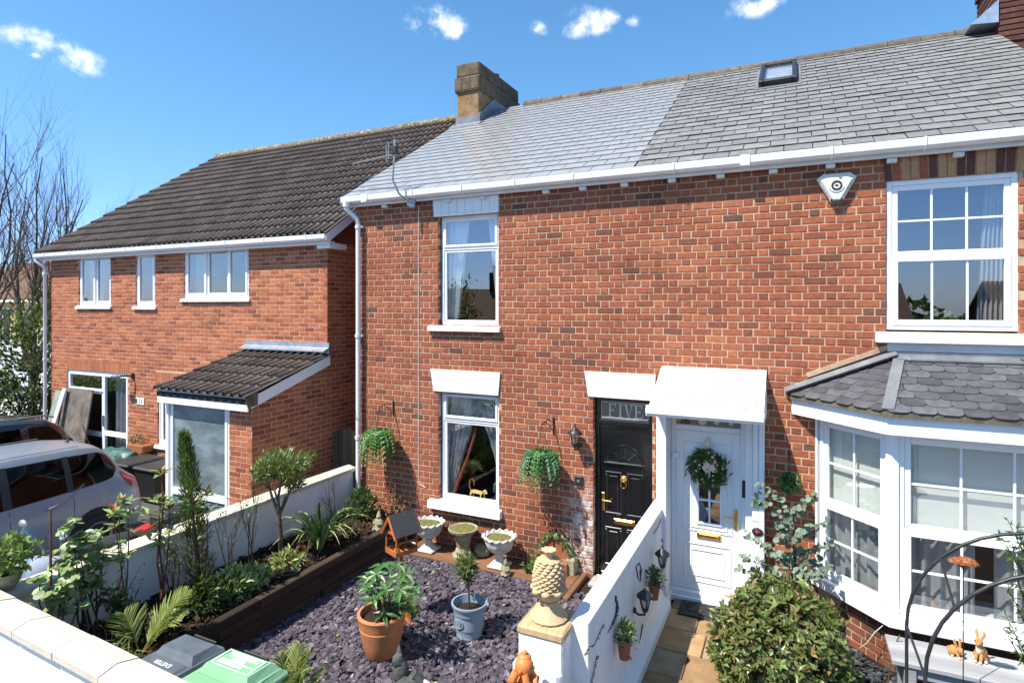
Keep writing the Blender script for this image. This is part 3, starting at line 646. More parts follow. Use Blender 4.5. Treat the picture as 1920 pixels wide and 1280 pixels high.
m = MB(); m.bbox(-.06, -.002, -.05, h + .04, -.015, .012, .002, Ms); m.bbox(w + .002, w + .06, -.05, h + .04, -.015, .012, .002, Ms); m.bbox(-.06, w + .06, -.12, -.052, -.012, .013, .002, Ms); m.build('flashing', 'lead', sky_)
# --- upper left window (W1)
def lintel(x0, x1, xt0, xt1, z0, z1, parent, planks=False):
    m = MB(); m.prism([(x0, z0), (x1, z0), (xt1, z1), (xt0, z1)], -.022, .06, 'y'); o = m.build('lintel', 'rough_white', parent)
    if planks:
        n = 8
        for k in range(n):
            a = x0 + (x1 - x0) * k / n; m = MB(); m.bbox(a + .002, a + (x1 - x0) / n - .002, -.034, -.0225, z0 - .01, z1, .003); m.build('plank', 'white_paint', o)
    return o
lintel(-4.70, -3.645, -4.72, -3.645, 4.805, 5.035, hA, True)
lintel(-4.705, -3.655, -4.765, -3.625, 2.27, 2.585, hA); lintel(-2.36, -1.525, -2.41, -1.50, 2.345, 2.665, hA)
def two_light(parent, r, Y, split_, fw=.045):
    w, h = r[1] - r[0], r[3] - r[2]; s = split_ - r[2]; M = Matrix.Translation((r[0], Y, r[2]))
    return window(parent, M, w, h, [(fw, w - fw, fw, s - .02, False, 1, 1), (fw, w - fw, s + .02, h - fw, True, 1, 1)], fw, .035, bars=[(fw, w - fw, s - .02, s + .02)])
two_light(hA, (W1[0] + .02, W1[1] - .004, W1[2] + .02, 4.80), .07, 4.33); sill(hA, -4.79, -3.62, -.065, .07, 3.145, 3.21)
two_light(hA, (W2[0] + .02, W2[1] - .004, W2[2] + .02, 2.272), .07, 1.86); sill(hA, -4.775, -3.60, -.09, .07, .585, .685)
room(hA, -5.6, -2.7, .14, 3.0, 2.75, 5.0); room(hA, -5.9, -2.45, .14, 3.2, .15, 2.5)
curtain(-4.60, -4.28, .22, 3.22, 4.78, 'white curtain at the left of the upper window above the urns', waves=4, pinch=lambda t: (-4.62, -4.62 + .18 + .2 * t))
curtain(-3.95, -3.70, .22, 3.22, 4.78, 'thin white curtain at the right of the upper window above the urns', waves=4, pinch=lambda t: (-3.68 - .10 - .16 * t, -3.68))
lc = curtain(-4.6, -4.2, .2, .70, 2.26, 'patterned net curtain with red edge in the ground floor window', 'net_curtain', waves=5, pinch=lambda t: (-4.62, -4.62 + .12 + .5 * max(0, t) ** 1.2 if t < .72 else -4.62 + .46 + (t - .72) * 1.75))
m = MB(); m.tube([(-4.485, .175, .72), (-4.40, .175, .95), (-4.25, .175, 1.3), (-4.14, .175, 1.62), (-4.1, .175, 1.83)], [.022, .03, .022, .02, .018], 8); m.build('red_edge', 'red_trim', lc)
curtain(-3.95, -3.7, .2, .70, 2.26, 'grey net curtain drawn to the right in the ground floor window', 'net_curtain', waves=4, pinch=lambda t: (-3.67 - .05 - .5 * t ** 1.7, -3.665))
# things in the ground floor room
m = MB(); m.bbox(-4.05, -3.1, .5, .9, .65, .92, .08); m.bbox(-4.05, -3.1, .85, 1.05, .65, 1.12, .08); tag(m.build('sofa', 'grey_sofa'), 'grey sofa back seen inside the ground floor window', 'sofa')
mk = MB(); bx, by, bz = -4.05, .115, .735
mk.smooth = True
mk.tube([(bx - .1, by, bz + .115), (bx - .04, by, bz + .12), (bx + .03, by, bz + .115), (bx + .09, by, bz + .12)], [.022, .03, .028, .02], 8)
for lx, dx in ((-.1, -.03), (-.075, .01), (.06, -.02), (.09, .04)): mk.tube([(bx + lx, by + (.012 if dx > 0 else -.012), bz + .11), (bx + lx + dx * .6, by, bz + .05), (bx + lx + dx, by, bz + .0)], [.014, .009, .01], 6)
mk.tube([(bx - .1, by, bz + .12), (bx - .135, by, bz + .18), (bx - .13, by, bz + .27), (bx - .09, by, bz + .30), (bx - .055, by, bz + .26), (bx - .06, by, bz + .2)], [.011, .009, .008, .008, .008, .007], 6)
mk.ball((bx + .125, by - .005, bz + .135), .031, 10, 7); mk.ball((bx + .15, by - .012, bz + .125), .016, 8, 6); mk.ball((bx + .118, by + .025, bz + .15), .011, 6, 5); mk.ball((bx + .118, by - .035, bz + .15), .011, 6, 5)
tag(mk.build('monkey_ornament', 'gold_paint'), 'small gold monkey ornament with looped tail on the window ledge', 'ornament')
# --- black front door
def panelled(M, w, h, panels, mname, parent, name, t=.045, relief=.012):
    m = MB(); m.bbox(0, w, 0, t, 0, h, .004, M); d = m.build(name, mname, parent)
    for (x0, x1, z0, z1) in panels:
        p = MB(); r = relief; e = .03
        for bx in ((x0, x1, z0, z0 + e), (x0, x1, z1 - e, z1)): p.bbox(bx[0], bx[1], -r, .004, bx[2], bx[3], .009, M)
        for bx in ((x0, x0 + e, z0 + e, z1 - e), (x1 - e, x1, z0 + e, z1 - e)): p.bbox(bx[0], bx[1], -r, .004, bx[2], bx[3], .009, M)
        p.bbox(x0 + e * 1.8, x1 - e * 1.8, -r * .7, .004, z0 + e * 1.8, z1 - e * 1.8, .008, M); p.build('panel', mname, d)
    return d
fd = MB(); x0, x1 = DR[0], DR[1]
YD = .11
fd.bbox(x0, x0 + .055, YD - .03, YD + .06, .03, 2.34, .004); fd.bbox(x1 - .055, x1, YD - .03, YD + .06, .03, 2.34, .004); fd.bbox(x0 + .055, x1 - .055, YD - .029, YD + .059, 2.295, 2.34, .004); fd.bbox(x0 + .055, x1 - .055, YD - .04, YD + .059, 1.985, 2.045, .004); fd.bbox(x0, x1, YD - .06, YD + .06, .0, .05, .006)
dfrA = fd.build('door_frame', 'black_gloss', hA)
Md = Matrix.Translation((x0 + .057, YD, .055)); dw, dh = (x1 - x0) - .114, 1.925
dA = panelled(Md, dw, dh, [(.07, dw / 2 - .03, .78, 1.33), (dw / 2 + .03, dw - .07, .78, 1.33), (.07, dw / 2 - .03, .12, .62), (dw / 2 + .03, dw - .07, .12, .62)], 'black_gloss', hA, 'front_door')
def dpos(x, z, y=-.01): return Vector((x0 + .057 + x, YD + y, .055 + z))
fanm = MB()                                     # sunburst light: rim, spokes, hub, sill
cxf, czf, rf = dw / 2, 1.44, .235
arc = [dpos(cxf + rf * math.cos(t), czf + rf * math.sin(t) * .98) for t in [math.pi * k / 16 for k in range(17)]]
fanm.tube(arc, .017, 6); fanm.tube([dpos(cxf - rf - .02, czf), dpos(cxf + rf + .02, czf)], .02, 6)
for t in (45, 90, 135): fanm.tube([dpos(cxf + .07 * math.cos(R(t)), czf + .07 * math.sin(R(t))), dpos(cxf + rf * math.cos(R(t)), czf + rf * math.sin(R(t)))], .011, 6)
fanm.tube([dpos(cxf + .075 * math.cos(t), czf + .075 * math.sin(t)) for t in [math.pi * k / 8 for k in range(9)]], .012, 6); fanm.build('sunburst_moulding', 'black_gloss', dA)
m = MB(); m.prism([(dpos(cxf, 0).x + (rf - .01) * math.cos(t), dpos(0, czf).z + (rf - .01) * math.sin(t)) for t in [math.pi * k / 16 for k in range(17)]], YD - .006, YD + .002, 'y'); m.build('fan_pane', 'glass', dA)
def knocker(c, parent):
    m = MB(); m.smooth = True
    m.ball(c + Vector((0, -.01, .03)), (.03, .022, .034), 12, 8); m.ball(c + Vector((0, -.03, .012)), (.015, .013, .012), 8, 6)
    for k in range(9): a = R(20 + k * 40); m.ball(c + Vector((.034 * math.cos(a), -.004, .03 + .038 * math.sin(a))), (.013, .012, .014), 6, 5)
    m.tube([c + Vector((.036 * math.sin(t), -.026, -.035 - .04 * math.cos(t))) for t in [6.283 * k / 16 for k in range(17)]], .007, 6, False); m.build('lion_knocker', 'brass', parent)
knocker(dpos(dw / 2, 1.22, -.015), dA)
def letterbox(c, w, h, parent, face='brass'):
    m = MB(); m.bbox(c.x - w / 2, c.x + w / 2, c.y - .014, c.y + .0, c.z - h / 2, c.z + h / 2, .006); m.bbox(c.x - w * .4, c.x + w * .4, c.y - .022, c.y - .013, c.z - h * .26, c.z + h * .3, .004); m.build('letterbox', face, parent)
letterbox(dpos(dw / 2, .70, -.001), .27, .075, dA)
def handle(c, side, parent):
    m = MB(); m.bbox(c.x - .018, c.x + .018, c.y - .012, c.y, c.z - .12, c.z + .12, .006); m.smooth = True
    m.tube([c + Vector((0, -.01, .03)), c + Vector((0, -.05, .03)), c + Vector((side * .03, -.055, .03)), c + Vector((side * .12, -.05, .026))], .009, 8); m.build('handle', 'brass', parent)
handle(dpos(.045, .93, -.001), 1, dA)
m = MB(); m.bbox(x0 + .1, x0 + .34, YD - .068, YD - .02, .052, .12, .004); m.build('weather_bar', 'brass', dA)
# FIVE fanlight
m = MB(); m.box(x0 + .056, x1 - .056, YD + .01, YD + .016, 2.046, 2.294); fl = m.build('fanlight', 'glass', dfrA)
m = MB(); m.box(x0 + .06, x1 - .06, YD + .05, YD + .056, 2.05, 2.29); m.build('fanlight_backing', 'room', dfrA)
for (a, b, c, d) in ((x0 + .075, x1 - .075, 2.262, 2.268), (x0 + .075, x1 - .075, 2.072, 2.078), (x0 + .075, x0 + .081, 2.072, 2.268), (x1 - .081, x1 - .075, 2.072, 2.268)):
    m = MB(); m.box(a, b, YD + .006, YD + .0085, c, d); m.build('etched_line', 'print_pale', fl)
MT = Matrix.Translation(((x0 + x1) / 2 + .07, YD + .006, 2.165)) @ Matrix.Rotation(R(90), 4, 'X') @ Matrix.Scale(.82, 4, (1, 0, 0))
# serifed capitals cut from strokes: (x0,x1,z0,z1) boxes or slanted quads in letter units
def serif(letter):
    if letter == 'I': return [[(.28, 0), (.42, 0), (.42, 1), (.28, 1)], [(.12, 0), (.58, 0), (.58, .06), (.12, .06)], [(.12, .94), (.58, .94), (.58, 1), (.12, 1)]]
    if letter == 'V': return [[(.05, 1), (.21, 1), (.47, .0), (.40, .0)], [(.44, .0), (.50, .16), (.76, 1), (.70, 1)], [(-.05, .94), (.32, .94), (.32, 1), (-.05, 1)], [(.56, .94), (.88, .94), (.88, 1), (.56, 1)]]
    E_ = [[(.12, 0), (.26, 0), (.26, 1), (.12, 1)], [(0, 0), (.4, 0), (.4, .06), (0, .06)], [(0, .94), (.72, .94), (.72, 1), (0, 1)], [(.67, .74), (.72, .74), (.72, .94), (.66, .94)], [(.26, .47), (.56, .47), (.56, .53), (.26, .53)], [(.52, .38), (.57, .38), (.57, .62), (.52, .62)]]
    return E_ if letter == 'F' else E_ + [[(.4, 0), (.76, 0), (.76, .06), (.4, .06)], [(.70, .06), (.76, .06), (.78, .27), (.74, .27)]]
xl = Xat(1140, YD); hl = .136; hz = .165
for ch_ in 'FIVE':
    m = MB()
    for k, q in enumerate(serif(ch_)): m.prism([(xl + x * hl, 2.085 + z * hz) for x, z in q], YD + .004 + .0002 * k, YD + .0095, 'y')
    m.build('letter', 'print_pale', fl); xl += {'F': .83, 'I': .72, 'V': .93, 'E': .85}[ch_] * hl
# ground floor hall behind
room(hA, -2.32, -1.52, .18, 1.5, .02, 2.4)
# --- white porch, canopy and door of the right hand house
PX0, PX1, YP = -1.435, -.275, -.10
m = MB(); m.bbox(PX0, PX0 + .115, -.30, .06, 0, 2.36, .006); m.bbox(PX1 - .12, PX1 - .06, -.14, .06, .0, 2.36, .006); m.bbox(PX1 - .058, PX1, -.15, -.002, .0, 2.36, .006); m.bbox(PX1 - .2, PX1 - .121, -.10, .05, .0, 2.36, .006)
pfr = m.build('porch_frame', 'upvc', hB)
m = MB(); m.bbox(PX0 + .002, PX0 + .14, -.32, -.0, .0, .1, .006); m.build('post_base', 'white_paint', pfr)
x0w, x1w = PX0 + .117, PX1 - .202; Yw = .0
m = MB(); fw = .055
m.bbox(x0w, x0w + fw, Yw, Yw + .06, .06, 2.34, .004); m.bbox(x1w - fw, x1w, Yw, Yw + .06, .06, 2.34, .004); m.bbox(x0w + fw, x1w - fw, Yw + .001, Yw + .059, 2.28, 2.34, .004); m.bbox(x0w + fw, x1w - fw, Yw + .001, Yw + .059, 2.02, 2.085, .004); m.bbox(x0w - .02, x1w + .02, Yw - .09, Yw + .08, .0, .07, .006); m.bbox(x0w - .01, x1w + .01, Yw - .05, Yw + .08, .071, .125, .006)
dfrB = m.build('door_frame', 'upvc', hB)
wfl = MB(); wfl.box(x0w + fw, x1w - fw, Yw + .025, Yw + .03, 2.086, 2.279); wfl = wfl.build('fanlight', 'glass', dfrB)
for cx, r in ((.36, .05), (.52, .045), (.68, .038)):      # shells hung in the fanlight
    m = MB(); m.smooth = False; cc = Vector((x0w + cx, Yw + .02, 2.14)); n = 10
    pts = [(cc.x + (r if k % 2 == 0 or cx < .4 else r * .5) * math.cos(6.283 * k / n), cc.z + (r if k % 2 == 0 or cx < .4 else r * .5) * math.sin(6.283 * k / n)) for k in range(n)]
    m.prism(pts, cc.y - .004, cc.y + .004, 'y'); m.build('shell_decoration', 'cream_fur', wfl)
x0d, x1d = x0w + fw + .002, x1w - fw - .002; dw2 = x1d - x0d
Mw = Matrix.Translation((x0d, Yw + .012, .13)); 
GX0, GX1, GZ0, GZ1 = .24, dw2 - .20, .79, 1.60
m = MB()
for bx in ((0, GX0, 0, 1.885), (GX1, dw2, 0, 1.885), (GX0, GX1, 0, GZ0), (GX0, GX1, GZ1, 1.885)): m.box(bx[0], bx[1], 0, .045, bx[2], bx[3], Mw)
dB = m.build('front_door', 'upvc', hB)
for (a, b, c, d) in ((.1, dw2 - .1, .10, .56), (.17, dw2 - .17, .17, .49), (.085, dw2 - .085, .70, 1.76), (.17, dw2 - .14, .74, 1.66)):
    p = MB(); e = .016
    for bx in ((a, b, c, c + e), (a, b, d - e, d), (a, a + e, c + e, d - e), (b - e, b, c + e, d - e)): p.bbox(bx[0], bx[1], -.009, .004, bx[2], bx[3], .005, Mw)
    p.build('panel_moulding', 'upvc', dB)
m = MB()
for bx in ((GX0, GX1, GZ0, GZ0 + .025), (GX0, GX1, GZ1 - .025, GZ1), (GX0, GX0 + .025, GZ0 + .025, GZ1 - .025), (GX1 - .025, GX1, GZ0 + .025, GZ1 - .025)): m.bbox(bx[0], bx[1], -.014, .02, bx[2], bx[3], .005, Mw)
gx = (GX0 + GX1) / 2; m.box(gx - .011, gx + .011, -.004, .02, GZ0 + .025, GZ1 - .025, Mw)
for zz in (GZ0 + .29, GZ0 + .55): m.box(GX0 + .025, GX1 - .025, -.0035, .0195, zz - .011, zz + .011, Mw)
m.build('glazing_bars', 'upvc', dB)
for i in range(2):
    for z_a, z_b in ((GZ0, GZ0 + .29), (GZ0 + .29, GZ0 + .55), (GZ0 + .55, GZ1)):
        m = MB(); m.box(GX0 + .02 if i == 0 else gx, gx if i == 0 else GX1 - .02, .008, .013, z_a, z_b, Mw); m.build('pane', 'glass', dB)
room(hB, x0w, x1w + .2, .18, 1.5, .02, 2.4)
letterbox(Vector((x0d + dw2 * .52, Yw + .011, .13 + .66)), .27, .07, dB); handle(Vector((x1d - .05, Yw + .011, 1.03)), -1, dB)
m = MB(); m.bbox(x1w - .04, x1w - .005, Yw - .012, Yw - .001, 1.30, 1.50, .004); m.build('lock_box', 'black_plastic', dB)
m = MB(); m.bbox(x0w + .01, x0w + .1, Yw - .02, Yw - .001, 1.685, 1.74, .004); m.build('hinge_box', 'upvc', dfrB)
YQ = -.14                                              # doorbell and notices on the right hand panel
m = MB(); bx = PX1 - .09
m.lathe([(.0, 0), (.062, 0), (.058, .02), (.03, .03), (0, .031)], (bx + .02, YQ + .0, .985), 20, M=Matrix.Rotation(R(90), 4, 'X') @ Matrix.Scale(.72, 4, (0, 1, 0)), cap=False); m.build('doorbell', 'black_plastic', pfr)
m = MB(); m.bbox(bx - .01, bx + .055, YQ - .008, YQ + .001, .955, 1.015, .004); m.ball((bx + .02, YQ - .03, .985), (.026, .008, .018), 10, 6); m.build('bell_push', 'lamp_red', pfr)
m = MB(); m.bbox(bx - .035, bx + .075, YQ - .006, YQ - .0005, 1.1, 1.21, .001); m.build('paper_notice', 'print_white', pfr)
m = MB(); m.bbox(bx - .015, bx + .075, YQ - .006, YQ - .0005, 1.28, 1.42, .001); m.build('dark_notice', 'green_sheet', pfr)
# canopy: sloping white planks; the grey base paints shade into the gaps between them
cz1, cz0, cyf = 2.735, 2.385, -.66
cxa0, cxa1 = PX0 - .005, PX1 + .02
m = MB(); th = .03
m.prism([(-.002, cz1), (-.002, cz1 - th), (cyf, cz0 - th), (cyf, cz0)], cxa0, cxa1, 'x'); can = m.build('canopy', 'grey_render_and_gaps', hB)
n = 13
for k in range(n):
    a = cxa0 + (cxa1 - cxa0) * k / n; m = MB(); m.prism([(-.003, cz1 + .022), (-.003, cz1 + .001), (cyf - .004, cz0 + .001), (cyf - .004, cz0 + .022)], a + .005, a + (cxa1 - cxa0) / n - .005, 'x'); m.build('plank', 'white_paint', can)
m = MB(); m.bbox(cxa0 - .03, cxa1 + .004, cyf - .032, cyf - .005, cz0 - .105, cz0 + .016, .004); m.bbox(cxa0 - .029, cxa1, cyf - .06, cyf - .033, cz0 - .075, cz0 - .012, .006); m.build('canopy_fascia', 'white_paint', can)
for xx in (cxa0 - .001, cxa1 - .03):
    m = MB(); m.prism([(-.004, cz1 - .032), (-.004, cz0 - .1), (cyf + .001, cz0 - .1), (cyf + .001, cz0 - .031)], xx, xx + .03, 'x'); m.build('canopy_cheek', 'white_paint', can)
m = MB(); m.bbox(cxa0 + .02, cxa1 - .0, -.02, .0, cz1 + .013, cz1 + .04, .004); m.build('flashing', 'white_paint', can)
# --- upper right window with soldier arch
uw, uh = UW[1] - UW[0] - .004, UW[3] - UW[2] - .02; zs = 3.985 - UW[2] - .02
window(hB, Matrix.Translation((UW[0] + .002, .02, UW[2] + .02)), uw, uh, [(.05, uw - .05, zs + .03, uh - .05, False, 3, 2), (.05, uw - .05, .05, zs + .03, True, 3, 1)], .05, .055)
m = MB(); m.bbox(UW[0] - .1, UW[1] + .1, -.085, .05, 3.12, 3.23, .008); m.build('sill', 'white_paint', hB)
ar = random.Random(4); x = UW[0] - .01; k = 0; pat = 'rrcmrrcmrrcmrrcmrrc'
while x < UW[1] + .1:
    m = MB(); lean = (x - (UW[0] + UW[1]) / 2) * .1; c = pat[k % len(pat)]
    m.prism([(x, 4.81), (x + .064, 4.81), (x + .064 + lean * .3 + ar.uniform(-.003, .003), 5.06), (x + lean * .3, 5.06)], -.004 + ar.uniform(-.003, .002), .1, 'y')
    o = m.build('arch_brick', 'pale_brick' if c in 'cm' else 'dark_brick' if ar.random() < .6 else 'old_brick', wallB); o['tone'] = ar.uniform(.3, .7); x += .077; k += 1
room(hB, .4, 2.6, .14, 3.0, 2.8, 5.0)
curtain(1.62, 1.95, .24, 3.26, 4.78, 'pale curtain at the right of the upper window beside the alarm box', 'curtain_grey', waves=6, pinch=lambda t: (1.70 + .08 * t, 1.96))
m = MB(); m.lathe([(.05, 0), (.07, .1), (.065, .1), (.0, .09)], (1.38, .17, 3.26), 14); pp = tag(m.build('plant_pot', 'urn_white'), 'small white pot with a leafy plant on the upstairs window ledge', 'plant pot')
m = MB(); pr = random.Random(2)
for k in range(40):
    d = Vector((pr.gauss(0, 1), pr.gauss(0, .4), abs(pr.gauss(.6, .5)))); m.tone = pr.random(); m.leaf(Vector((1.38, .17, 3.35)) + d.normalized() * .02, d, Vector((0, -1, .3)), .13, .03)
m.build('leaves', 'mid_leaf', pp)
# --- bay window
BP = .63; B0 = Vector((.24, 0, 0)); B1 = Vector((.87, -BP, 0)); B2 = Vector((2.62, -BP, 0)); BS = .585; BT = 2.30
dvec = (B1 - B0).normalized(); inw = Vector((-dvec.y, dvec.x, 0)); LB = (B1 - B0).length
MB1 = frame_matrix(B0, dvec, inw); MB2 = frame_matrix(B1, (1, 0, 0), (0, 1, 0))
bayw = MB(); bayw.prism([(.26, .0), (.885, -BP + .035), (2.7, -BP + .035), (2.7, -.002), (.26, -.002)], 0.0, BS - .11, 'z'); bw = bayw.build('bay_base', 'old_mortar', hB)
for Mx, L in ((MB1 @ Matrix.Translation((0, .02, 0)), LB), (MB2 @ Matrix.Translation((0, .02, 0)), 1.8)):
    it, kd = brick_courses(Mx, .02, L, 0, BS - .12, [], .083, .0145, [.226, .112], lambda p, r: r.uniform(.03, .4), random.Random(9)); pieces('brick', 'brickwork', it, kd, 'old_brick', bw)
m = MB()
m.prism([(B0.x - .05, .0), (B0.x - .05, -.05), (B1.x - .04, -BP - .1), (2.7, -BP - .1), (2.7, .0)], BS - .1, BS, 'z'); m.build('sill', 'upvc', hB)
h_ = BT - BS - .005; zmid = .80
Lw = LB - .09
for Mx, L, nx, x0_ in ((MB1, LB - .09, 2, .045), (MB2, 1.75, 4, .045)):
    Mq = Mx @ Matrix.Translation((x0_, 0, BS + .004)); w_ = L
    window(hB, Mq, w_, h_, [(.045, w_ - .045, zmid, h_ - .045, False, nx, 2), (.045, w_ - .045, .045, zmid, True, nx, 2)], .045, .055, name='bay_window', bars=None)
m = MB(); m.prism([(B1.x - .045, -BP + .062), (B1.x - .058, -BP + .01), (B1.x - .018, -BP - .022), (B1.x + .043, -BP - .02), (B1.x + .043, -BP + .06)], BS + .002, BT + .03, 'z'); m.build('corner_post', 'upvc', hB)
m = MB(); m.prism([(B0.x - .01, .0), (B0.x - .01, -.02), (B0.x + .01, -.022), (B0.x + .038, .0)], BS + .002, BT + .03, 'z'); m.build('wall_post', 'upvc', hB)
# fascia under the bay roof
ov = .2; 
def ring(o): # outline of the bay moved outward by o
    k = o * math.tan(R(22.5)); return [(B0.x - o * 1.4142, 0), (B1.x - k, -BP - o), (2.72, -BP - o)]
def band(o0, o1, z0, z1, name, mname):
    a = ring(o0); b = ring(o1); m = MB(); m.prism([b[0], b[1], b[2], a[2], a[1], a[0]], z0, z1, 'z'); return m.build(name, mname, hB)
band(-.04, ov - .03, 2.305, 2.325, 'soffit', 'upvc'); band(ov - .06, ov - .028, 2.326, 2.475, 'bay_fascia', 'upvc'); band(ov - .065, ov + .012, 2.476, 2.52, 'mortar_edge', 'mossy_mortar')
band(.0, .012, 2.27, 2.302, 'head_trim', 'upvc')
e = ring(ov); T0 = Vector((1.01, -.01, 2.965)); T1 = Vector((2.72, -.01, 2.965))
E0 = Vector((e[0][0], -.01, 2.525)); E1 = Vector((*e[1], 2.525)); E2 = Vector((*e[2], 2.525))
m = MB(); m.add([E0, E1, E2, T1, T0, E0 + Vector((.1, .0, -.04)), E1 + Vector((.03, .1, -.04)), E2 + Vector((0, .1, -.04)), T1 + Vector((0, 0, -.06)), T0 + Vector((0, 0, -.06))], [(0, 1, 4), (1, 2, 3, 4), (5, 9, 6), (6, 9, 8, 7), (0, 5, 6, 1), (1, 6, 7, 2)]); bayroof = m.build('bay_roof', 'roof_felt', hB)
def round_slate(w, L, t=.009):
    r = w * .24; P = [(0, L), (0, r)] + [(r - r * math.cos(a), r - r * math.sin(a)) for a in (R(30), R(60))] + [(r, 0), (w - r, 0)] + [(w - r + r * math.sin(a), r - r * math.cos(a)) for a in (R(30), R(60))] + [(w, r), (w, L)]
    b = MB(); b.prism(P[::-1], -t, 0, 'z'); return [Vector(p) for p in b.v], b.f
bk = {}; bits = []; br = random.Random(21)
for (A, Bq, C, Dq) in ((E0, E1, T0, T0), (E1, E2, T1, T0)):
    ax = (Bq - A).normalized(); nn = ax.cross(Dq - A).normalized(); nn = nn if nn.z > 0 else -nn; up = nn.cross(ax); up = up if up.z > 0 else -up
    Ht = (Dq - A).dot(up); n = 8; gg = Ht / n
    for i in range(n):
        v = i * gg; ul = (Dq - A).dot(ax) * (v + gg * .4) / Ht; wl = (Bq - A).length; ur = wl + ((C - Bq).dot(ax)) * (v + gg * .4) / Ht
        wv = .195; x = ul - (wv * .5 if i % 2 else 0)
        while x < ur:
            xa, xb = max(x, ul), min(x + wv - .006, ur); x += wv
            if xb - xa < .04: continue
            q = round((xb - xa) / .008) * .008; bk.setdefault(q, round_slate(q, gg * 1.3))
            M = Matrix.Identity(4); p = A + ax * xa + up * (v - .02) + nn * .016
            for r_ in range(3): M[r_][0], M[r_][1], M[r_][2], M[r_][3] = ax[r_], up[r_], nn[r_], p[r_]
            bits.append((q, M @ Matrix.Rotation(-R(3.2) + br.uniform(-.012, .012), 4, 'X') @ Matrix.Rotation(br.uniform(-.02, .02), 4, 'Z'), br.random()))
pieces('slate', 'slates', bits, bk, 'bay_slate', bayroof)
def strip(p, q, w, name, mname, parent, lift=.03, t=.012, upv=Vector((0, 0, 1))):
    p = Vector(p); q = Vector(q); d = (q - p).normalized(); sd = d.cross(upv).normalized(); u_ = sd.cross(d); m = MB(); V = []
    for e_ in (p, q):
        for a, b in ((-w / 2, 0), (w / 2, 0), (w / 2, t), (-w / 2, t)): V.append(e_ + sd * a + u_ * (b + lift))
    m.add(V, [(0, 1, 2, 3), (7, 6, 5, 4), (0, 4, 5, 1), (1, 5, 6, 2), (2, 6, 7, 3), (3, 7, 4, 0)]); return m.build(name, mname, parent)
strip(E1 + Vector((.02, .02, 0)), T0, .10, 'lead_hip', 'lead', bayroof, .018); strip(Vector((1.96 + .75, -BP - .1, 2.56)), Vector((2.0, -.02, 2.97)), .10, 'lead_hip', 'lead', bayroof, .03)
m = MB(); m.prism([(-.1, 2.945), (-.02, 2.99), (-.02, 3.01), (-.1, 2.96)], .98, 2.7, 'x'); m.box(.96, 2.72, -.03, .0, 2.975, 3.03); m.build('lead_flashing', 'lead', bayroof)
m = MB(); m.bbox(.9, 2.72, -.028, .0, 3.03, 3.119, .006); m.build('render_band', 'grey_render_and_gaps', hB)
a0 = E0 + Vector((-.02, 0, .0)); strip(a0 + Vector((0, -.02, .02)), T0 + Vector((-.02, -.02, .03)), .075, 'lead_flashing', 'lead', bayroof, .02, .02, Vector((0, -.6, 1)))
strip(a0 + Vector((.22, .008, .19)), T0 + Vector((-.06, .008, .1)), .02, 'mortar_fillet', 'old_mortar', bayroof, .0, .05, Vector((0, 0, 1)))
# cream roller blinds and grey curtains inside the bay
def on_bay(Mx, x0, x1, z0, z1, y, label, waves, mname, group):
    b = MB(); b.smooth = waves > 0; nu = max(1, waves * 8); V = []
    for z in (z0, z1):
        for i in range(nu + 1):
            u = i / nu; V.append(Mx @ Vector((x0 + (x1 - x0) * u, y + (.03 * math.sin(u * waves * 6.283) if waves else 0), z)))
    n = len(V); V += [p + (Mx.to_3x3() @ Vector((0, .006, 0))) for p in V]; Fs = []
    for i in range(nu): q = (i, i + 1, nu + 2 + i, nu + 1 + i); Fs += [q, tuple(n + k for k in q[::-1])]
    b.add(V, Fs); return tag(b.build('blind' if waves == 0 else 'curtain', mname), label, 'blind' if waves == 0 else 'curtain', group)
on_bay(MB1, .06, LB - .06, BS + zmid - .02, BT - .03, .1, 'cream roller blind half down in the angled side of the bay', 0, 'blind', None); on_bay(MB2, .06, 1.75, BS + zmid - .02, BT - .03, .1, 'cream roller blind half down in the wide front of the bay', 0, 'blind', None)
on_bay(MB1, .06, LB - .06, BS + .03, BS + zmid + .05, .13, 'grey curtain in folds in the angled side of the bay', 6, 'curtain_grey', None); on_bay(MB2, .06, .66, BS + .03, BS + zmid + .05, .14, 'grey curtain in folds at the left of the front bay window', 5, 'curtain_grey', None); on_bay(MB2, .80, 1.75, BS + .03, BS + zmid + .05, .14, 'grey curtain in folds behind the garden arch in the front bay window', 7, 'curtain_grey', None)
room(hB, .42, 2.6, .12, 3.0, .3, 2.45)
# ================================================================ the detached house on the left
YL, XL, XL0 = .15, -6.88, Xat(95, .15)
hC = thing('detached_house', (-10.9, YL, 0), 'modern orange brick house with brown tiled roof and small porch', 'house')
def rectpx(x0, x1, y0, y1, Y): a = onY(x0, y0, Y); b = onY(x1, y1, Y); return (a.x, b.x, b.z, a.z)
LWa = rectpx(147, 207, 480, 577, YL); LWb = rectpx(254, 291, 474, 578, YL); LWc = rectpx(344, 466, 466, 563, YL)
LTOP = 4.56
a = onY(125, 692, YL); b = onY(240, 700, YL); LDo = (a.x, b.x, .05, a.z); a = onY(295, 718, YL); b = onY(300, 838, YL); LWd = (a.x, a.x + 1.0, b.z, a.z)
LO = [LWa[:3] + (5,), LWb[:3] + (5,), LWc[:3] + (5,), LDo, LWd]
ML = frame_matrix((0, YL, 0), (1, 0, 0), (0, 1, 0)); MS = frame_matrix((XL, 0, 0), (0, 1, 0), (-1, 0, 0))
PFY = -1.34; PL = -8.72
m = MB(); slab(m, ML, XL0, XL - .11, 0, LTOP + .1, LO, .005, .11); slab(m, MS, YL + .005, 9, 0, LTOP + .1, [], .005, .11)
wallC = m.build('wall', 'new_mortar', hC)
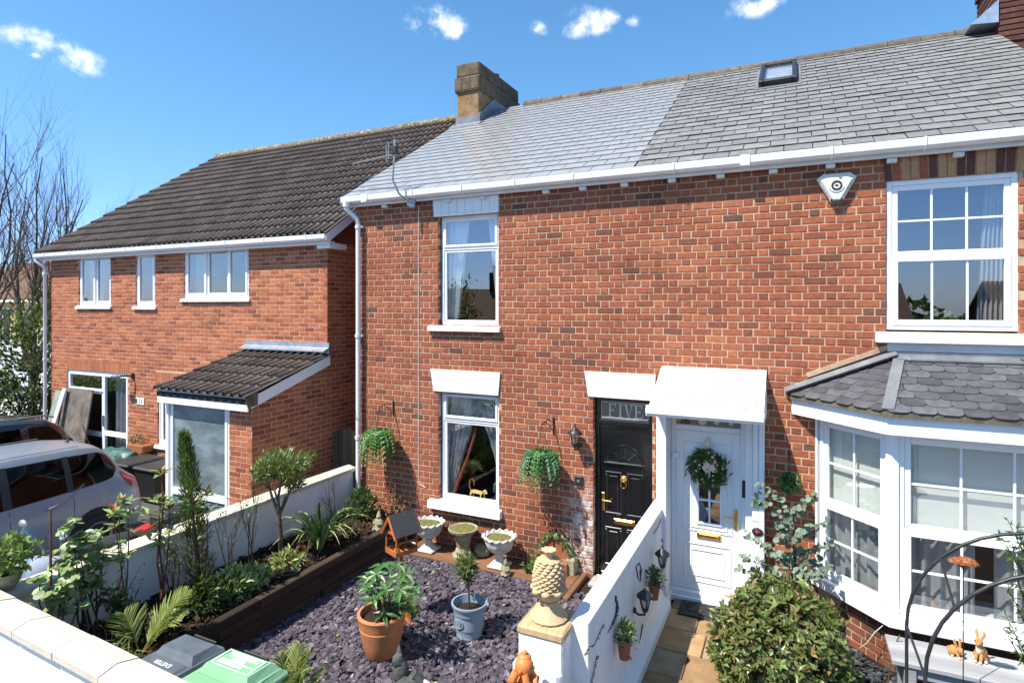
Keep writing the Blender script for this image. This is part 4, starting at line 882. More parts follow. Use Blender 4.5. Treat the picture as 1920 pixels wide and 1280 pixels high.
LOb = LO + [(LDo[0] - .03, LDo[1] + .08, LDo[3], LDo[3] + .225), (LWd[0] - .06, LWd[1], LWd[3], LWd[3] + .225), (PL, XL, 0, 2.3)]
it, kd = brick_courses(ML, XL0, XL, 0, 4.575, LOb, .075, .0115, [.225], tone_new, random.Random(31))
sidetop = lambda z: (PFY, 5.5) if z < 2.2 else (PFY + (z - 2.2) / .3, 5.5) if z < 2.64 else (YL, 5.5)
i2, k2 = brick_courses(MS, PFY, 5.5, 0, 4.575, [], .075, .0115, [.225], tone_new, random.Random(32), clip=sidetop)
kd = {(0,) + (k if isinstance(k, tuple) else (k,)): v for k, v in kd.items()}; k2 = {(1,) + k: v for k, v in k2.items()}; kd.update(k2)
it = [((0,) + i[0], i[1], i[2]) for i in it] + [((1,) + i[0], i[1], i[2]) for i in i2]
pieces('brick', 'brickwork', it, kd, 'new_brick', wallC)
for (a, b, z) in ((LDo[0] - .03, LDo[1] + .08, LDo[3]), (LWd[0] - .06, LWd[1], LWd[3])):      # soldier courses
    sb = random.Random(6); x = a
    while x < b - .02:
        V, Fs = brick_kind(.064, .218, sb); m = MB(); m.add([ML @ (p + Vector((x, 0, z + .003))) for p in V], Fs); o = m.build('soldier_brick', 'new_brick', wallC); o['tone'] = sb.uniform(.35, .9); x += .075
m = MB(); m.prism([(YL, LTOP), (9, LTOP), (4.55, 7.66)], XL - .1, XL, 'x'); m.prism([(YL, LTOP), (9, LTOP), (4.55, 7.66)], XL0, XL0 + .1, 'x'); m.box(XL0, XL - .11, 8.9, 9, 0, LTOP); m.box(XL0, XL0 + .1, YL + .12, 8.9, 0, LTOP); m.build('gable_wall', 'new_brick', hC)
def casement(r, cells, parent=hC, Y=YL + .03, dz=.035, name='window', sill_=True):
    w, h = r[1] - r[0], r[3] - r[2] - dz; M = Matrix.Translation((r[0], Y, r[2] + dz)); n = len(cells); fw = .05; iw = w - 2 * fw; x = fw; cs = []; bs = []
    for i, (f, op) in enumerate(cells):
        e = x + iw * f; cs.append((x, e, fw, h - fw, op, 1, 1)); x = e
    o = window(parent, M, w, h, cs, fw, .055, name=name)
    if sill_: sill(parent, r[0] - .05, r[1] + .05, YL - .045, YL + .04, r[2] - .02, r[2] + .03, 'upvc')
    return o
casement(LWa, [(.5, True), (.5, False)]); casement(LWb, [(1., True)]); casement(LWc, [(.34, True), (.36, False), (.30, True)]); casement(LWd, [(.4, False), (.6, True)])
for r in (LWa, LWb, LWc): 
    m = MB(); m.bbox(r[0], r[1], YL + .04, YL + .1, r[3] + .001, LTOP + .02, .004); m.build('head_panel', 'upvc', hC)
w = LDo[1] - LDo[0]; h = LDo[3] - LDo[2]; zt = h - .42; wl = w * .60
window(hC, Matrix.Translation((LDo[0], YL + .03, LDo[2])), w, h, [(.045, wl, zt, h - .045, True, 1, 1), (.045, wl - .04, .75, zt, False, 1, 1), (.045, wl - .04, .045, .75, False, 1, 1), (wl, w - .045, .80, h - .045, True, 1, 1), (wl, w - .045, .045, .80, True, 1, 1)], .045, .05, name='glazed_door')
m = MB(); m.bbox(LDo[0] + wl + .005, LDo[0] + wl + .035, YL - .02, YL + .02, 1.0, 1.22, .004); m.build('handle', 'galvanised', hC)
room(hC, XL0 + .2, -12.2, YL + .14, 3, 2.6, 4.5); room(hC, -12.1, -7.2, YL + .14, 3, 2.6, 4.5); room(hC, XL0 + .2, -12.2, YL + .14, 3, .05, 2.4); room(hC, -12.1, -9, YL + .14, 3, .05, 2.4)
xm = (LWa[0] + LWa[1]) / 2
curtain(LWa[0] + .05, xm, YL + .2, LWa[2], LWa[3], 'grey curtain in the leftmost upstairs window of the detached house', 'curtain_grey', waves=5)
curtain(LWc[0] + .05, LWc[0] + .4, YL + .2, LWc[2], LWc[3], 'grey curtain in the three part upstairs window of the detached house', 'curtain_grey', waves=4)
curtain(LWd[0] + .05, LWd[1], YL + .2, LWd[2], LWd[3], 'dark grey curtain in the window half behind the tiled porch', 'curtain_grey', waves=6)
curtain(LDo[0] + wl + .1, LDo[1] - .05, YL + .2, .3, LDo[3], 'pale curtain behind the glazed white door of the detached house', 'curtain_grey', waves=5)
# eaves of the detached house
m = MB(); RX1 = XL + .16; RX0 = XL0 - .2
m.box(RX0, RX1, .025, .050, 4.50, 4.64); m.box(RX0, RX1, .050, YL, 4.535, 4.55); m.build('fascia', 'white_gutter', hC)
m = MB(); prof = [(.023, 4.65), (.020, 4.575), (-.010, 4.55), (-.055, 4.55), (-.085, 4.585), (-.092, 4.655), (-.084, 4.655), (-.077, 4.59), (-.052, 4.56), (-.013, 4.56), (.012, 4.58), (.015, 4.65)]
m.prism(prof[::-1], RX0 - .02, RX1, 'x'); gutC = m.build('gutter', 'white_gutter', hC)
for i in range(9):
    x = RX0 + .4 + i * .95; m = MB(); m.prism([(.024, 4.66), (.024, 4.545), (-.060, 4.54), (-.093, 4.575), (-.100, 4.662), (-.083, 4.663), (-.083, 4.658)], x, x + .02, 'x'); m.build('gutter_bracket', 'upvc', gutC)
def downpipe(parent, pts, r, name='downpipe', clips=(), mname='white_gutter', X=0, Y=0):
    m = MB(); m.tube(pts, r, 14); o = m.build(name, mname, parent)
    for z in clips:
        c = MB(); c.lathe([(r + .001, z), (r + .012, z), (r + .012, z + .05), (r + .001, z + .05)], (X, Y, 0), 14, cap=False); c.box(X - r - .03, X + r + .03, Y + r * .3, Y + r + .02, z + .01, z + .04); c.build('pipe_clip', mname, o)
    return o
xp = XL0 - .06
downpipe(hC, [(xp - .13, -.04, 4.56), (xp - .13, -.04, 4.50), (xp - .02, .03, 4.40), (xp, .07, 4.34), (xp, .07, 0)], .034, clips=(4.2, 2.3), X=xp, Y=.07)
# tiled roof: double roll concrete tiles
LEY, LEZ, LRY, LRZ = -.03, 4.675, 4.55, 7.86
lsl = Vector((0, LRY - LEY, LRZ - LEZ)); LSL = lsl.length; lsl.normalize(); lsn = Vector((0, -lsl.z, lsl.y)); LB0 = Vector((0, LEY, LEZ))
m = MB(); m.prism([(LEY + .02, LEZ - .035), (LRY, LRZ - .03), (9.2, 4.65), (9.2, 4.6), (LRY, LRZ - .15), (LEY + .03, LEZ - .09)], RX0 + .02, RX1 - .02, 'x'); roofC = m.build('roof', 'roof_felt', hC)
def tile_kind(w, L, rolls=2, t=.009, amp=.056, amp1=.03):
    """interlocking tile: rolls stand higher at the open lower end, so their hollow ends show"""
    n = rolls * 8
    def sh(i, a): c = math.cos(2 * math.pi * rolls * (i / n) - math.pi); return a * c ** .6 if c > 0 else 0.
    pf = [(w * i / n, sh(i, amp)) for i in range(n + 1)]; pb = [(w * i / n, sh(i, amp1)) for i in range(n + 1)]; m_ = n + 1
    V = [Vector((x, 0, z)) for x, z in pf] + [Vector((x, L, z)) for x, z in pb] + [Vector((x, 0, z - t - (.004 if z < .004 else 0))) for x, z in pf] + [Vector((x, L, z - t)) for x, z in pb]
    Fs = [(i, i + 1, m_ + i + 1, m_ + i) for i in range(n)] + [(2 * m_ + i, 2 * m_ + i + 1, i + 1, i) for i in range(n)] + [(3 * m_ + i, 3 * m_ + i + 1, 2 * m_ + i + 1, 2 * m_ + i) for i in range(n)]
    return V, Fs + [(3 * m_, 2 * m_, 0, m_), (2 * m_ + n, 3 * m_ + n, 2 * m_ - 1, n)]
tw, tg = .30, .345; tk = {0: tile_kind(tw, tg + .06)}; ti = []; tr = random.Random(17); nrow = int(LSL / tg) + 1; ncol = int(round((RX1 - RX0) / tw)); twx = (RX1 - RX0) / ncol
for i in range(nrow):
    for k in range(ncol):
        L = min(tg + .06, LSL - i * tg - .02)
        if L < .1: continue
        key = 0
        if L < tg + .05: key = 1; tk.setdefault(1, tile_kind(tw, L))
        Mx = slope_matrix(RX0 + k * twx, i * tg - .03, .02 + tr.uniform(-.002, .002), -R(1.5) + tr.uniform(-.003, .003), LB0, lsl, lsn)
        ti.append((key, Mx, tr.random()))
pieces('roof_tile', 'roof_tiles', ti, tk, 'roof_tile', roofC)
n = 19
for i in range(n):
    xa = RX0 + (RX1 - RX0) * i / n; xb = RX0 + (RX1 - RX0) * (i + 1) / n - .008; m = MB(); dz = tr.uniform(-.006, .006)
    arc = [(LRY + .14 * math.cos(t), LRZ - .05 + dz + .13 * math.sin(t)) for t in [math.pi * k / 8 for k in range(9)]]; inn = [(LRY + .12 * math.cos(t), LRZ - .05 + dz + .11 * math.sin(t)) for t in [math.pi * k / 8 for k in range(9)]][::-1]
    m.prism(arc + inn, xa, xb, 'x'); o = m.build('ridge_tile', 'ridge_tile', roofC); o['tone'] = tr.random()
m = MB(); m.prism([(LEY - .02, LEZ - .02), (LRY, LRZ - .02), (LRY, LRZ - .16), (LEY, LEZ - .17)], RX1 - .018, RX1 - .002, 'x'); m.build('verge_board', 'white_gutter', hC)
m = MB(); m.box(RX1 - .3, RX1 - .02, .055, YL + .3, 4.44, 4.53); m.build('soffit_box', 'white_gutter', hC)
# --- porch of the detached house
m = MB(); MPf = frame_matrix((0, PFY, 0), (1, 0, 0), (0, 1, 0)); PDx = Xat(430, PFY)
slab(m, MPf, PDx, XL - .11, 0, 2.2, [], .005, .11); slab(m, MS, PFY + .005, YL, 0, 2.2, [], .005, .11)
m.prism([(PFY + .005, 2.2), (YL, 2.2), (YL, 2.72), (PFY + .1, 2.24)], XL - .11, XL - .005, 'x')
pw = m.build('porch_wall', 'new_mortar', hC)
it, kd = brick_courses(MPf, PDx, XL, 0, 2.175, [], .075, .0115, [.225], tone_new, random.Random(41))
pieces('brick', 'brickwork', it, kd, 'new_brick', pw)
w = PDx - PL; h = 2.13
window(hC, Matrix.Translation((PL, PFY + .0, .02)), w, h, [(.09, w - .03, .66, h - .06, True, 1, 1), (.09, w - .03, .06, .66, True, 1, 1)], .05, .055, pane='obscure_glass', name='porch_door')
m = MB(); m.bbox(PL - .02, PL + .055, PFY - .02, PFY + .12, 0, 2.15, .006); m.box(PL, PL + .05, PFY + .12, YL, 0, 2.15); m.build('porch_side', 'upvc', hC)
PEY, PEZ, PTZ = PFY - .16, 2.235, 2.70
psl = Vector((0, YL - .03 - PEY, PTZ - PEZ)); PSL = psl.length; psl.normalize(); psn = Vector((0, -psl.z, psl.y)); PB0 = Vector((0, PEY, PEZ))
m = MB(); m.prism([(PEY + .03, PEZ - .04), (YL, PTZ - .03), (YL, PTZ - .1), (PEY + .03, PEZ - .1)], PL - .06, XL + .04, 'x'); proof = m.build('porch_roof', 'roof_felt', hC)
nc = 6; pwid = (XL + .07 - (PL - .1)) / nc; nr = 5; pg = PSL / nr; k0 = tile_kind(pwid, pg + .05, 2); ti = []
for i in range(nr):
    for k in range(nc): ti.append((0, slope_matrix(PL - .1 + k * pwid, i * pg - .02, .02, -R(1.6), PB0, psl, psn), tr.random()))
pieces('roof_tile', 'roof_tiles', ti, {0: k0}, 'roof_tile', proof)
m = MB(); m.bbox(PL - .05, XL + .05, PFY - .10, PFY - .07, 2.10, 2.22, .004); m.bbox(PL - .05, XL + .05, PFY - .069, PFY + .02, 2.10, 2.12, .003); m.build('fascia', 'upvc', proof)
m = MB(); m.bbox(PL - .06, XL + .06, PFY - .125, PFY - .101, 2.03, 2.125, .004); m.build('lower_fascia', 'upvc', proof)
m = MB(); m.prism([(PEY + .04, PEZ - .03), (YL, PTZ + .0), (YL, PTZ - .16), (PEY + .1, PEZ - .17)], XL + .042, XL + .062, 'x'); m.build('barge_board', 'upvc', proof)
m = MB(); m.prism([(PEY - .01, PEZ + .0), (PEY + .2, PEZ + .06), (PEY + .2, PEZ - .13), (PEY + .03, PEZ - .15)], XL + .0635, XL + .072, 'x'); m.build('verge_end', 'mossy_mortar', proof)
m = MB(); m.box(PL - .05, XL + .06, YL - .03, YL - .001, PTZ - .02, PTZ + .2); m.prism([(YL - .03, PTZ + .11), (YL - .15, PTZ + .06), (YL - .15, PTZ + .072), (YL - .03, PTZ + .125)], PL - .05, XL + .06, 'x'); m.build('lead_flashing', 'lead_bright', proof)
# house number and wall lamp of the detached house
p = onY(263, 752, YL); nb = thing('house_number', p + Vector((0, 0, -.1)), 'small blue and white number plaque between door and porch', 'house number')
for dx in (-.07, .07):
    m = MB(); m.bbox(p.x + dx - .06, p.x + dx + .06, YL - .014, YL - .001, p.z - .07, p.z + .07, .004); t_ = m.build('tile', 'print_white', nb)
    m = MB(); m.bbox(p.x + dx - .03 + (.02 if dx > 0 else -.02), p.x + dx + (.012 if dx > 0 else -.0), YL - .0175, YL - .0142, p.z - .05, p.z + .05, .001); m.build('blue_mark', 'teal_sheet', t_)
p = onY(243, 703, YL); ft = thing('flood_light', p, 'small black flood light on a bracket above the glazed door', 'wall lamp')
m = MB(); m.tube([p + Vector((.12, 0, 0)), p + Vector((.12, -.1, .0)), p + Vector((.02, -.2, .0))], .018, 8); m.bbox(p.x + .08, p.x + .16, p.y - .03, p.y, p.z - .07, p.z + .05, .006); m.build('bracket', 'black_metal', ft)
m = MB(); m.bbox(-.1, .1, -.05, .05, -.03, .03, .02, Matrix.Translation(p + Vector((-.06, -.24, -.01))) @ Matrix.Rotation(R(-25), 4, 'X')); m.build('lamp_head', 'galvanised', ft)
# ================================================================ garden walls
rw = random.Random(77)
def coping_run(parent, M, L, w, n, prof, dz=0):
    """coping stones laid end to end along local x; prof = (y,z) outline"""
    for i in range(n):
        a, b = L * i / n, L * (i + 1) / n - .011; m = MB(); j = rw.uniform(-.003, .003)
        k = len(prof); V = [M @ Vector((a, p[0] + j, p[1] + j)) for p in prof] + [M @ Vector((b, p[0] + j, p[1] + j)) for p in prof]
        m.add(V, [tuple(range(k)), tuple(range(2 * k - 1, k - 1, -1))] + [(q, q + k, (q + 1) % k + k, (q + 1) % k) for q in range(k)])
        o = m.build('coping_stone', 'coping_stone', parent); o['tone'] = rw.random()
# front wall, turned 2.6 degrees
FWM = Matrix.Translation((-5.247, -4.893, 0)) @ Matrix.Rotation(-R(2.6), 4, 'Z')
fwt = thing('garden_wall', (-5, -4.8, 0), 'white rendered front garden wall topped with pale coping stones', 'wall')
m = MB(); m.box(-1.2, 2.4, .045, .22, -.02, 1.035, FWM); m.build('rendered_wall', 'rough_white', fwt)
coping_run(fwt, FWM @ Matrix.Translation((-1.17, 0, 0)), .585 * 6, .25, 6, [(0, 1.03), (.26, 1.03), (.26, 1.075), (.12, 1.112), (0, 1.08)])
# left side wall
lwt = thing('garden_wall', (-6.25, -2.4, 0), 'white rendered side wall between planted bed and driveway', 'wall')
m = MB(); m.box(-6.335, -6.165, -4.66, -.06, -.02, .955); m.build('rendered_wall', 'rough_white', lwt)
coping_run(lwt, frame_matrix((-6.12, -4.66, 0), (0, 1, 0), (-1, 0, 0)), 4.62, .25, 8, [(0, .95), (.26, .95), (.26, 1.0), (.13, 1.03), (0, 1.0)])
# divider wall between the two front doors
dwt = thing('garden_wall', (-1.44, -1.6, 0), 'white painted dividing wall with lanterns between the two front doors', 'wall')
m = MB(); m.bbox(-1.515, -1.365, -3.05, -.005, 0, 1.145, .008); m.build('painted_wall', 'rough_white', dwt)
m = MB(); m.prism([(-1.3645, 0), (-1.255, 0), (-1.265, .1), (-1.33, .13), (-1.3645, .22)], -3.05, -.33, 'y'); m.build('plinth', 'white_paint', dwt)
m = MB(); m.bbox(-1.85, -1.50, -3.25, -2.90, 0, 1.055, .01); m.bbox(-1.89, -1.4995, -3.29, -2.86, 0, .86, .03); pier = m.build('pier', 'rough_white', dwt)
m = MB(); m.bbox(-1.87, -1.53, -3.62, -3.291, 0, .69, .02); m.build('pier_step', 'rough_white', dwt)
m = MB(); m.bbox(-1.86, -1.49, -3.26, -2.875, 1.056, 1.125, .015); m.build('stone_slab', 'sandstone_slab', dwt)
# ground of the gardens
m = MB(); m.box(-5.2, -1.5, -4.72, .0, -.1, .006); struct(m.build('gravel_bed', 'soil'))
m = MB(); m.box(-1.5, 3.2, -5.1, .0, -.1, .004); struct(m.build('garden_soil', 'soil'))
# slate chippings
def chips(x0, x1, y0, y1, n, size, mname, label, name, seed, z=.02, keep=None, rough=.4):
    r = random.Random(seed); m = MB()
    for i in range(n):
        x, y = r.uniform(x0, x1), r.uniform(y0, y1)
        if keep and not keep(x, y): continue
        k = r.choice((4, 5, 5, 6)); a = size * r.uniform(.55, 1.35); b = a * r.uniform(.45, .85); t = r.uniform(.006, .013)
        E = Euler((r.gauss(0, rough), r.gauss(0, rough), r.uniform(0, 6.28))).to_matrix(); c = Vector((x, y, z + r.uniform(0, .022)))
        P = [(a * math.cos(6.283 * j / k + r.uniform(-.25, .25)), b * math.sin(6.283 * j / k + r.uniform(-.25, .25))) for j in range(k)]
        m.tone = min(.999, max(.001, r.triangular(0, 1, .4)))
        m.add([c + E @ Vector((p[0], p[1], t)) for p in P] + [c + E @ Vector((p[0] * 1.06, p[1] * 1.06, -t)) for p in P], [tuple(range(k))] + [(q, q + k, (q + 1) % k + k, (q + 1) % k) for q in range(k)])
    o = m.build(name, mname); o['kind'] = 'stuff'; return tag(o, label, 'gravel')
chips(-5.06, -1.54, -4.6, -.48, 13500, .036, 'slate_chip', 'purple slate chippings covering the front garden floor', 'slate_chippings', 1, keep=lambda x, y: not (x > -1.9 and -3.3 < y < -2.85) and mnoise.noise(Vector((x * 1.3, y * 1.3, 4))) > -.62, rough=.27)
chips(.0, 2.4, -2.4, -.25, 2600, .028, 'dark_pebble', 'dark grey pebbles beneath the bay window', 'pebbles', 2, keep=lambda x, y: not (y > -.06 - max(0, min(.63, x - .26)) and x > .2), rough=.25)
# raised bed of sleepers
bed = thing('raised_bed', (-5.1, -2.4, 0), 'long raised bed of dark timber sleepers along the white wall', 'planter')
for k in range(4):
    cuts = [-4.7, -3.3 + .5 * (k % 2), -1.9 + .3 * (k % 2), -.06]
    for a, b in zip(cuts, cuts[1:]):
        m = MB(); j = rw.uniform(-.012, .012); m.bbox(-5.15 + j, -5.05 + j, a, b - .006, .005 + k * .106, .106 * (k + 1), .008); o = m.build('sleeper', 'sleeper', bed); o['tone'] = rw.random()
m = MB(); r = random.Random(3); nx, ny = 14, 60; V = []
for j in range(ny + 1):
    for i in range(nx + 1): x = -6.165 + 1.01 * i / nx; y = -4.68 + 4.66 * j / ny; V.append((x, y, .372 + .03 * mnoise.noise(Vector((x * 3, y * 3, 0))) + r.uniform(-.012, .012)))
m.add(V, [(j * (nx + 1) + i, j * (nx + 1) + i + 1, (j + 1) * (nx + 1) + i + 1, (j + 1) * (nx + 1) + i) for j in range(ny) for i in range(nx)]); m.build('soil', 'soil', bed)
m = MB(); r = random.Random(5)
for i in range(2600):
    c = Vector((r.uniform(-6.14, -5.17), r.uniform(-4.6, -.1), .385 + r.uniform(0, .03))); E = Euler((r.gauss(0, .5), r.gauss(0, .5), r.uniform(0, 6.28))).to_matrix(); a = r.uniform(.012, .04); b = a * r.uniform(.25, .6); m.tone = r.random()
    m.add([c + E @ Vector(p) for p in ((-a, -b, 0), (a, -b * .7, 0), (a * .8, b, .004), (-a * .9, b, .006))], [(0, 1, 2, 3)])
m.build('bark_mulch', 'bark_chip', bed, stuff=True)
# mossy timber platform along the house wall under the urns
pl = thing('timber_platform', (-3.7, -.25, 0), 'low mossy brown timber platform along the wall under the urns', 'platform')
for k, (a, b) in enumerate(((-.47, -.33), (-.325, -.18), (-.175, -.015))):
    m = MB(); m.bbox(-5.04, -2.45, a, b, .0, .062 + .003 * k, .008); m.build('board', 'board_wood', pl)
m = MB(); m.bbox(-2.44, -2.37, -.75, -.02, 0, .075, .008); m.build('end_board', 'board_wood', pl)
m = MB(); m.bbox(-2.30, -1.55, -.22, .045, .0, .045, .008); tag(m.build('door_step', 'paving'), 'low dark stone step in front of the black door', 'step')
# flagstone path
path = struct(thing('path', (-.8, -2, 0), 'warm brown sandstone flag path leading to the white door', 'path')); del path['category']; fr = random.Random(14)
for yi, y in enumerate([-.33 - .43 * k for k in range(9)]):
    x = -1.26
    while x < -.32:
        w = min(fr.choice((.33, .45, .56)), -.3 - x)
        if w < .1: break
        m = MB(); m.bbox(x + .005, x + w - .005, y - .425, y - .005, -.03, .028 + fr.uniform(-.003, .003), .008); o = m.build('flagstone', 'flagstone', path); o['tone'] = fr.uniform(.2, 1); x += w
m = MB(); m.bbox(-1.26, -.3, -.325, -.02, -.03, .028, .006); m.build('threshold_stone', 'flagstone', path)['tone'] = .3
m = MB(); m.bbox(-1.17, -.52, -.46, -.12, .03, .05, .006); mat_ = tag(m.build('doormat', 'mat_rubber'), 'black rubber doormat at the white front door', 'doormat')
m = MB(); dr = random.Random(8)
for i in range(70):
    cx, cy = dr.uniform(-1.13, -.56), dr.uniform(-.43, -.15); a0 = dr.uniform(0, 6); rr = dr.uniform(.015, .035); m.tube([(cx + rr * math.cos(a0 + t), cy + rr * math.sin(a0 + t) * .8, .053) for t in (0, .7, 1.4, 2.1, 2.8)], .0035, 4)
m.build('scroll_pattern', 'black_plastic', mat_)
# ================================================================ small things on the house fronts
downp = downpipe(hA, [(-6.17, -.21, 5.08), (-6.17, -.21, 4.99), (-6.10, -.13, 4.90), (-6.06, -.09, 4.84), (-6.05, -.075, 4.74), (-6.05, -.075, .36)], .036, clips=(4.70, 3.02, 1.45), X=-6.05, Y=-.075)
m = MB(); m.lathe([(.05, 5.02), (.052, 5.10), (.046, 5.10)], (-6.17, -.21, 0), 14); m.build('gutter_outlet', 'upvc', downp)
m = MB(); xc = Xat(785, 0); m.tube([(xc, -.006, 5.0), (xc, -.006, .98), (xc + .02, -.006, .88), (xc + .12, -.006, .84)], .005, 6); tag(m.build('wall_cable', 'cream_plastic'), 'thin pale cable running down the brick beside the left windows', 'cable')
m = MB(); m.tube([(-6.03, -.03, 2.6), (-6.10, -.04, 2.1), (-6.06, -.13, 1.78), (-5.95, -.02, 1.72)], .004, 5); tag(m.build('loose_wire', 'black_plastic'), 'loose dark wire crossing the white downpipe', 'cable')
# aerial on a bent mast
ae = thing('television_aerial', (-5.35, -.18, 4.95), 'grey television aerial on a bent mast above the gutter', 'aerial')
base = onY(768, 378, -.16); top = onY(740, 283, -.35)
m = MB(); m.tube([base + Vector((.02, .12, -.03)), base, base + Vector((-.10, -.12, .1)), base + Vector((-.16, -.19, .3)), top], .014, 8); m.bbox(base.x - .05, base.x + .05, base.y + .05, base.y + .1, base.z - .08, base.z + .05, .005); m.build('mast', 'galvanised', ae)
t0 = top + Vector((-.05, 0, 0)); m = MB()
m.tube([top + Vector((.02, 0, -.04)), top + Vector((-.98, .25, -.03))], .009, 6)
for k in range(11): q = top + Vector((-.2 - .075 * k, .02 * k + .04, -.035)); m.tube([q + Vector((0, -.05, -.012)), q + Vector((0, .05, .012))], .004, 5)
m.build('boom', 'galvanised', ae)
m = MB()
for k in range(5): m.tube([t0 + Vector((-.02 - .005 * k, -.05, -.1 + .045 * k)), t0 + Vector((-.14 + .005 * k, .05, -.1 + .05 * k))], .005, 5)
m.tube([t0 + Vector((-.02, -.05, -.12)), t0 + Vector((-.02, -.05, .12))], .006, 5); m.tube([t0 + Vector((-.14, .05, -.12)), t0 + Vector((-.14, .05, .12))], .006, 5); m.build('reflector', 'galvanised', ae)
m = MB(); m.bbox(top.x - .045, top.x + .045, top.y - .03, top.y + .03, top.z - .05, top.z + .07, .01); m.build('junction_box', 'black_plastic', ae)
m = MB(); m.tube([top, top + Vector((.0, 0, .16))], .016, 8); m.build('mast_top', 'galvanised', ae)
# alarm box
p = onY(1568, 355, 0); al = thing('alarm_box', p + Vector((0, 0, -.22)), 'white six sided alarm box with black ring high on the wall', 'alarm box')
hexa = [(-.19, .115), (-.125, .165), (.125, .165), (.19, .115), (.045, -.16), (-.045, -.16)]
m = MB(); n = 6; f0 = [(p.x + x, p.z + z) for x, z in hexa]; f1 = [(p.x + x * .72, p.z + z * .72) for x, z in hexa]
V = [(x, -.002, z) for x, z in f0] + [(x, -.035, z) for x, z in f0] + [(x, -.075, z) for x, z in f1]
m.add(V, [(12, 13, 14, 15, 16, 17)] + [(k, (k + 1) % 6, 6 + (k + 1) % 6, 6 + k) for k in range(6)] + [(6 + k, 6 + (k + 1) % 6, 12 + (k + 1) % 6, 12 + k) for k in range(6)]); m.build('cover', 'cream_plastic', al)
m = MB(); RX = Matrix.Rotation(R(90), 4, 'X'); m.lathe([(.034, 0), (.052, 0), (.052, .006), (.034, .006), (.034, 0)], (p.x, -.0755, p.z + .03), 22, M=RX, cap=False); m.build('ring', 'black_plastic', al)
m = MB(); m.lathe([(.0, 0), (.018, 0), (.018, .004), (0, .004)], (p.x, -.0755, p.z + .03), 16, M=RX @ Matrix.Scale(.5, 4, (0, 1, 0)), cap=False); m.build('eye', 'black_plastic', al)
m = MB(); m.tube([(p.x + .075 * math.cos(t), -.077, p.z + .03 + .075 * math.sin(t)) for t in [R(195 + 15 * k) for k in range(11)]], .004, 5); m.build('lower_arc', 'galvanised', al)
m = MB(); m.prism([(p.x - .058, p.z - .125), (p.x + .058, p.z - .125), (p.x + .046, p.z - .163), (p.x - .046, p.z - .163)], -.06, -.036, 'y'); m.prism([(p.x - .05, p.z - .105), (p.x + .05, p.z - .105), (p.x + .058, p.z - .124), (p.x - .058, p.z - .124)], -.068, -.05, 'y'); m.build('strobe_lens', 'black_plastic', al)
for sx in (-1, 1):
    for k in range(4): m = MB(); m.bbox(-.006, .006, -.006, -.001, -.02, .02, .001, Matrix.Translation((p.x + sx * (.128 - .017 * k), -.051, p.z + .045 - .037 * k)) @ Matrix.Rotation(R(-sx * 28), 4, 'Y')); m.build('mark', 'galvanised', al)
# coach lantern by the black door
def lantern(c, side, label, name='wall_lantern', up=True, s=1., spike=True):
    """c: point on the wall; side: unit vector out of the wall"""
    c = Vector(c); side = Vector(side); L = thing(name, c, label, 'lantern'); b = c + side * .11 * s
    m = MB(); m.tube([c + Vector((0, 0, -.05 * s)), c + side * .05 * s + Vector((0, 0, -.075 * s)), b + Vector((0, 0, -.06 * s)), b + Vector((0, 0, -.03 * s))], .011 * s, 8); m.ball(c + Vector((0, 0, -.04 * s)), .03 * s, 10, 7); m.build('bracket', 'black_metal', L)
    m = MB(); m.lathe([(.022 * s, -.035 * s), (.032 * s, -.02 * s), (.034 * s, 0)], b, 6); m.build('cup', 'black_metal', L)
    m = MB(); m.lathe([(.028 * s, 0.001), (.052 * s, .115 * s)], b, 6, cap=False); m.sm = [False] * len(m.f); m.build('glass', 'glass', L)
    m = MB(); m.lathe([(.011 * s, 0), (.016 * s, .06 * s), (.0, .075 * s)], b + Vector((0, 0, .005)), 10); m.build('bulb', 'white_paint', L)
    m = MB()
    for k in range(6): a = 6.283 * k / 6; m.tube([b + Vector((.031 * s * math.cos(a), .031 * s * math.sin(a), 0)), b + Vector((.056 * s * math.cos(a), .056 * s * math.sin(a), .118 * s))], .0055 * s, 5)
    m.build('cage', 'black_metal', L)
    m = MB(); m.lathe([(.082 * s, .112 * s), (.08 * s, .125 * s), (.05 * s, .155 * s), (.02 * s, .175 * s), (.012 * s, .19 * s)] + ([(.016 * s, .197 * s), (.004 * s, .225 * s)] if spike else [(.0, .192 * s)]), b, 12); m.build('hood', 'black_metal', L)
    return L
p = onY(1080, 822, -.0); lantern((p.x + .03, 0, p.z - .04), (0, -1, 0), 'black coach lantern on the brick beside the black door', s=1.15)
p = onY(1086, 900, 0); m = MB(); m.bbox(p.x - .055, p.x + .055, -.035, -.001, p.z - .065, p.z + .065, .01); ic = tag(m.build('intercom', 'black_plastic'), 'square black intercom box on the brick under the lantern', 'intercom')
m = MB(); m.lathe([(0, 0), (.018, 0), (.018, .006), (.0, .008)], (p.x, -.035, p.z), 14, M=RX, cap=False); m.build('button', 'galvanised', ic)
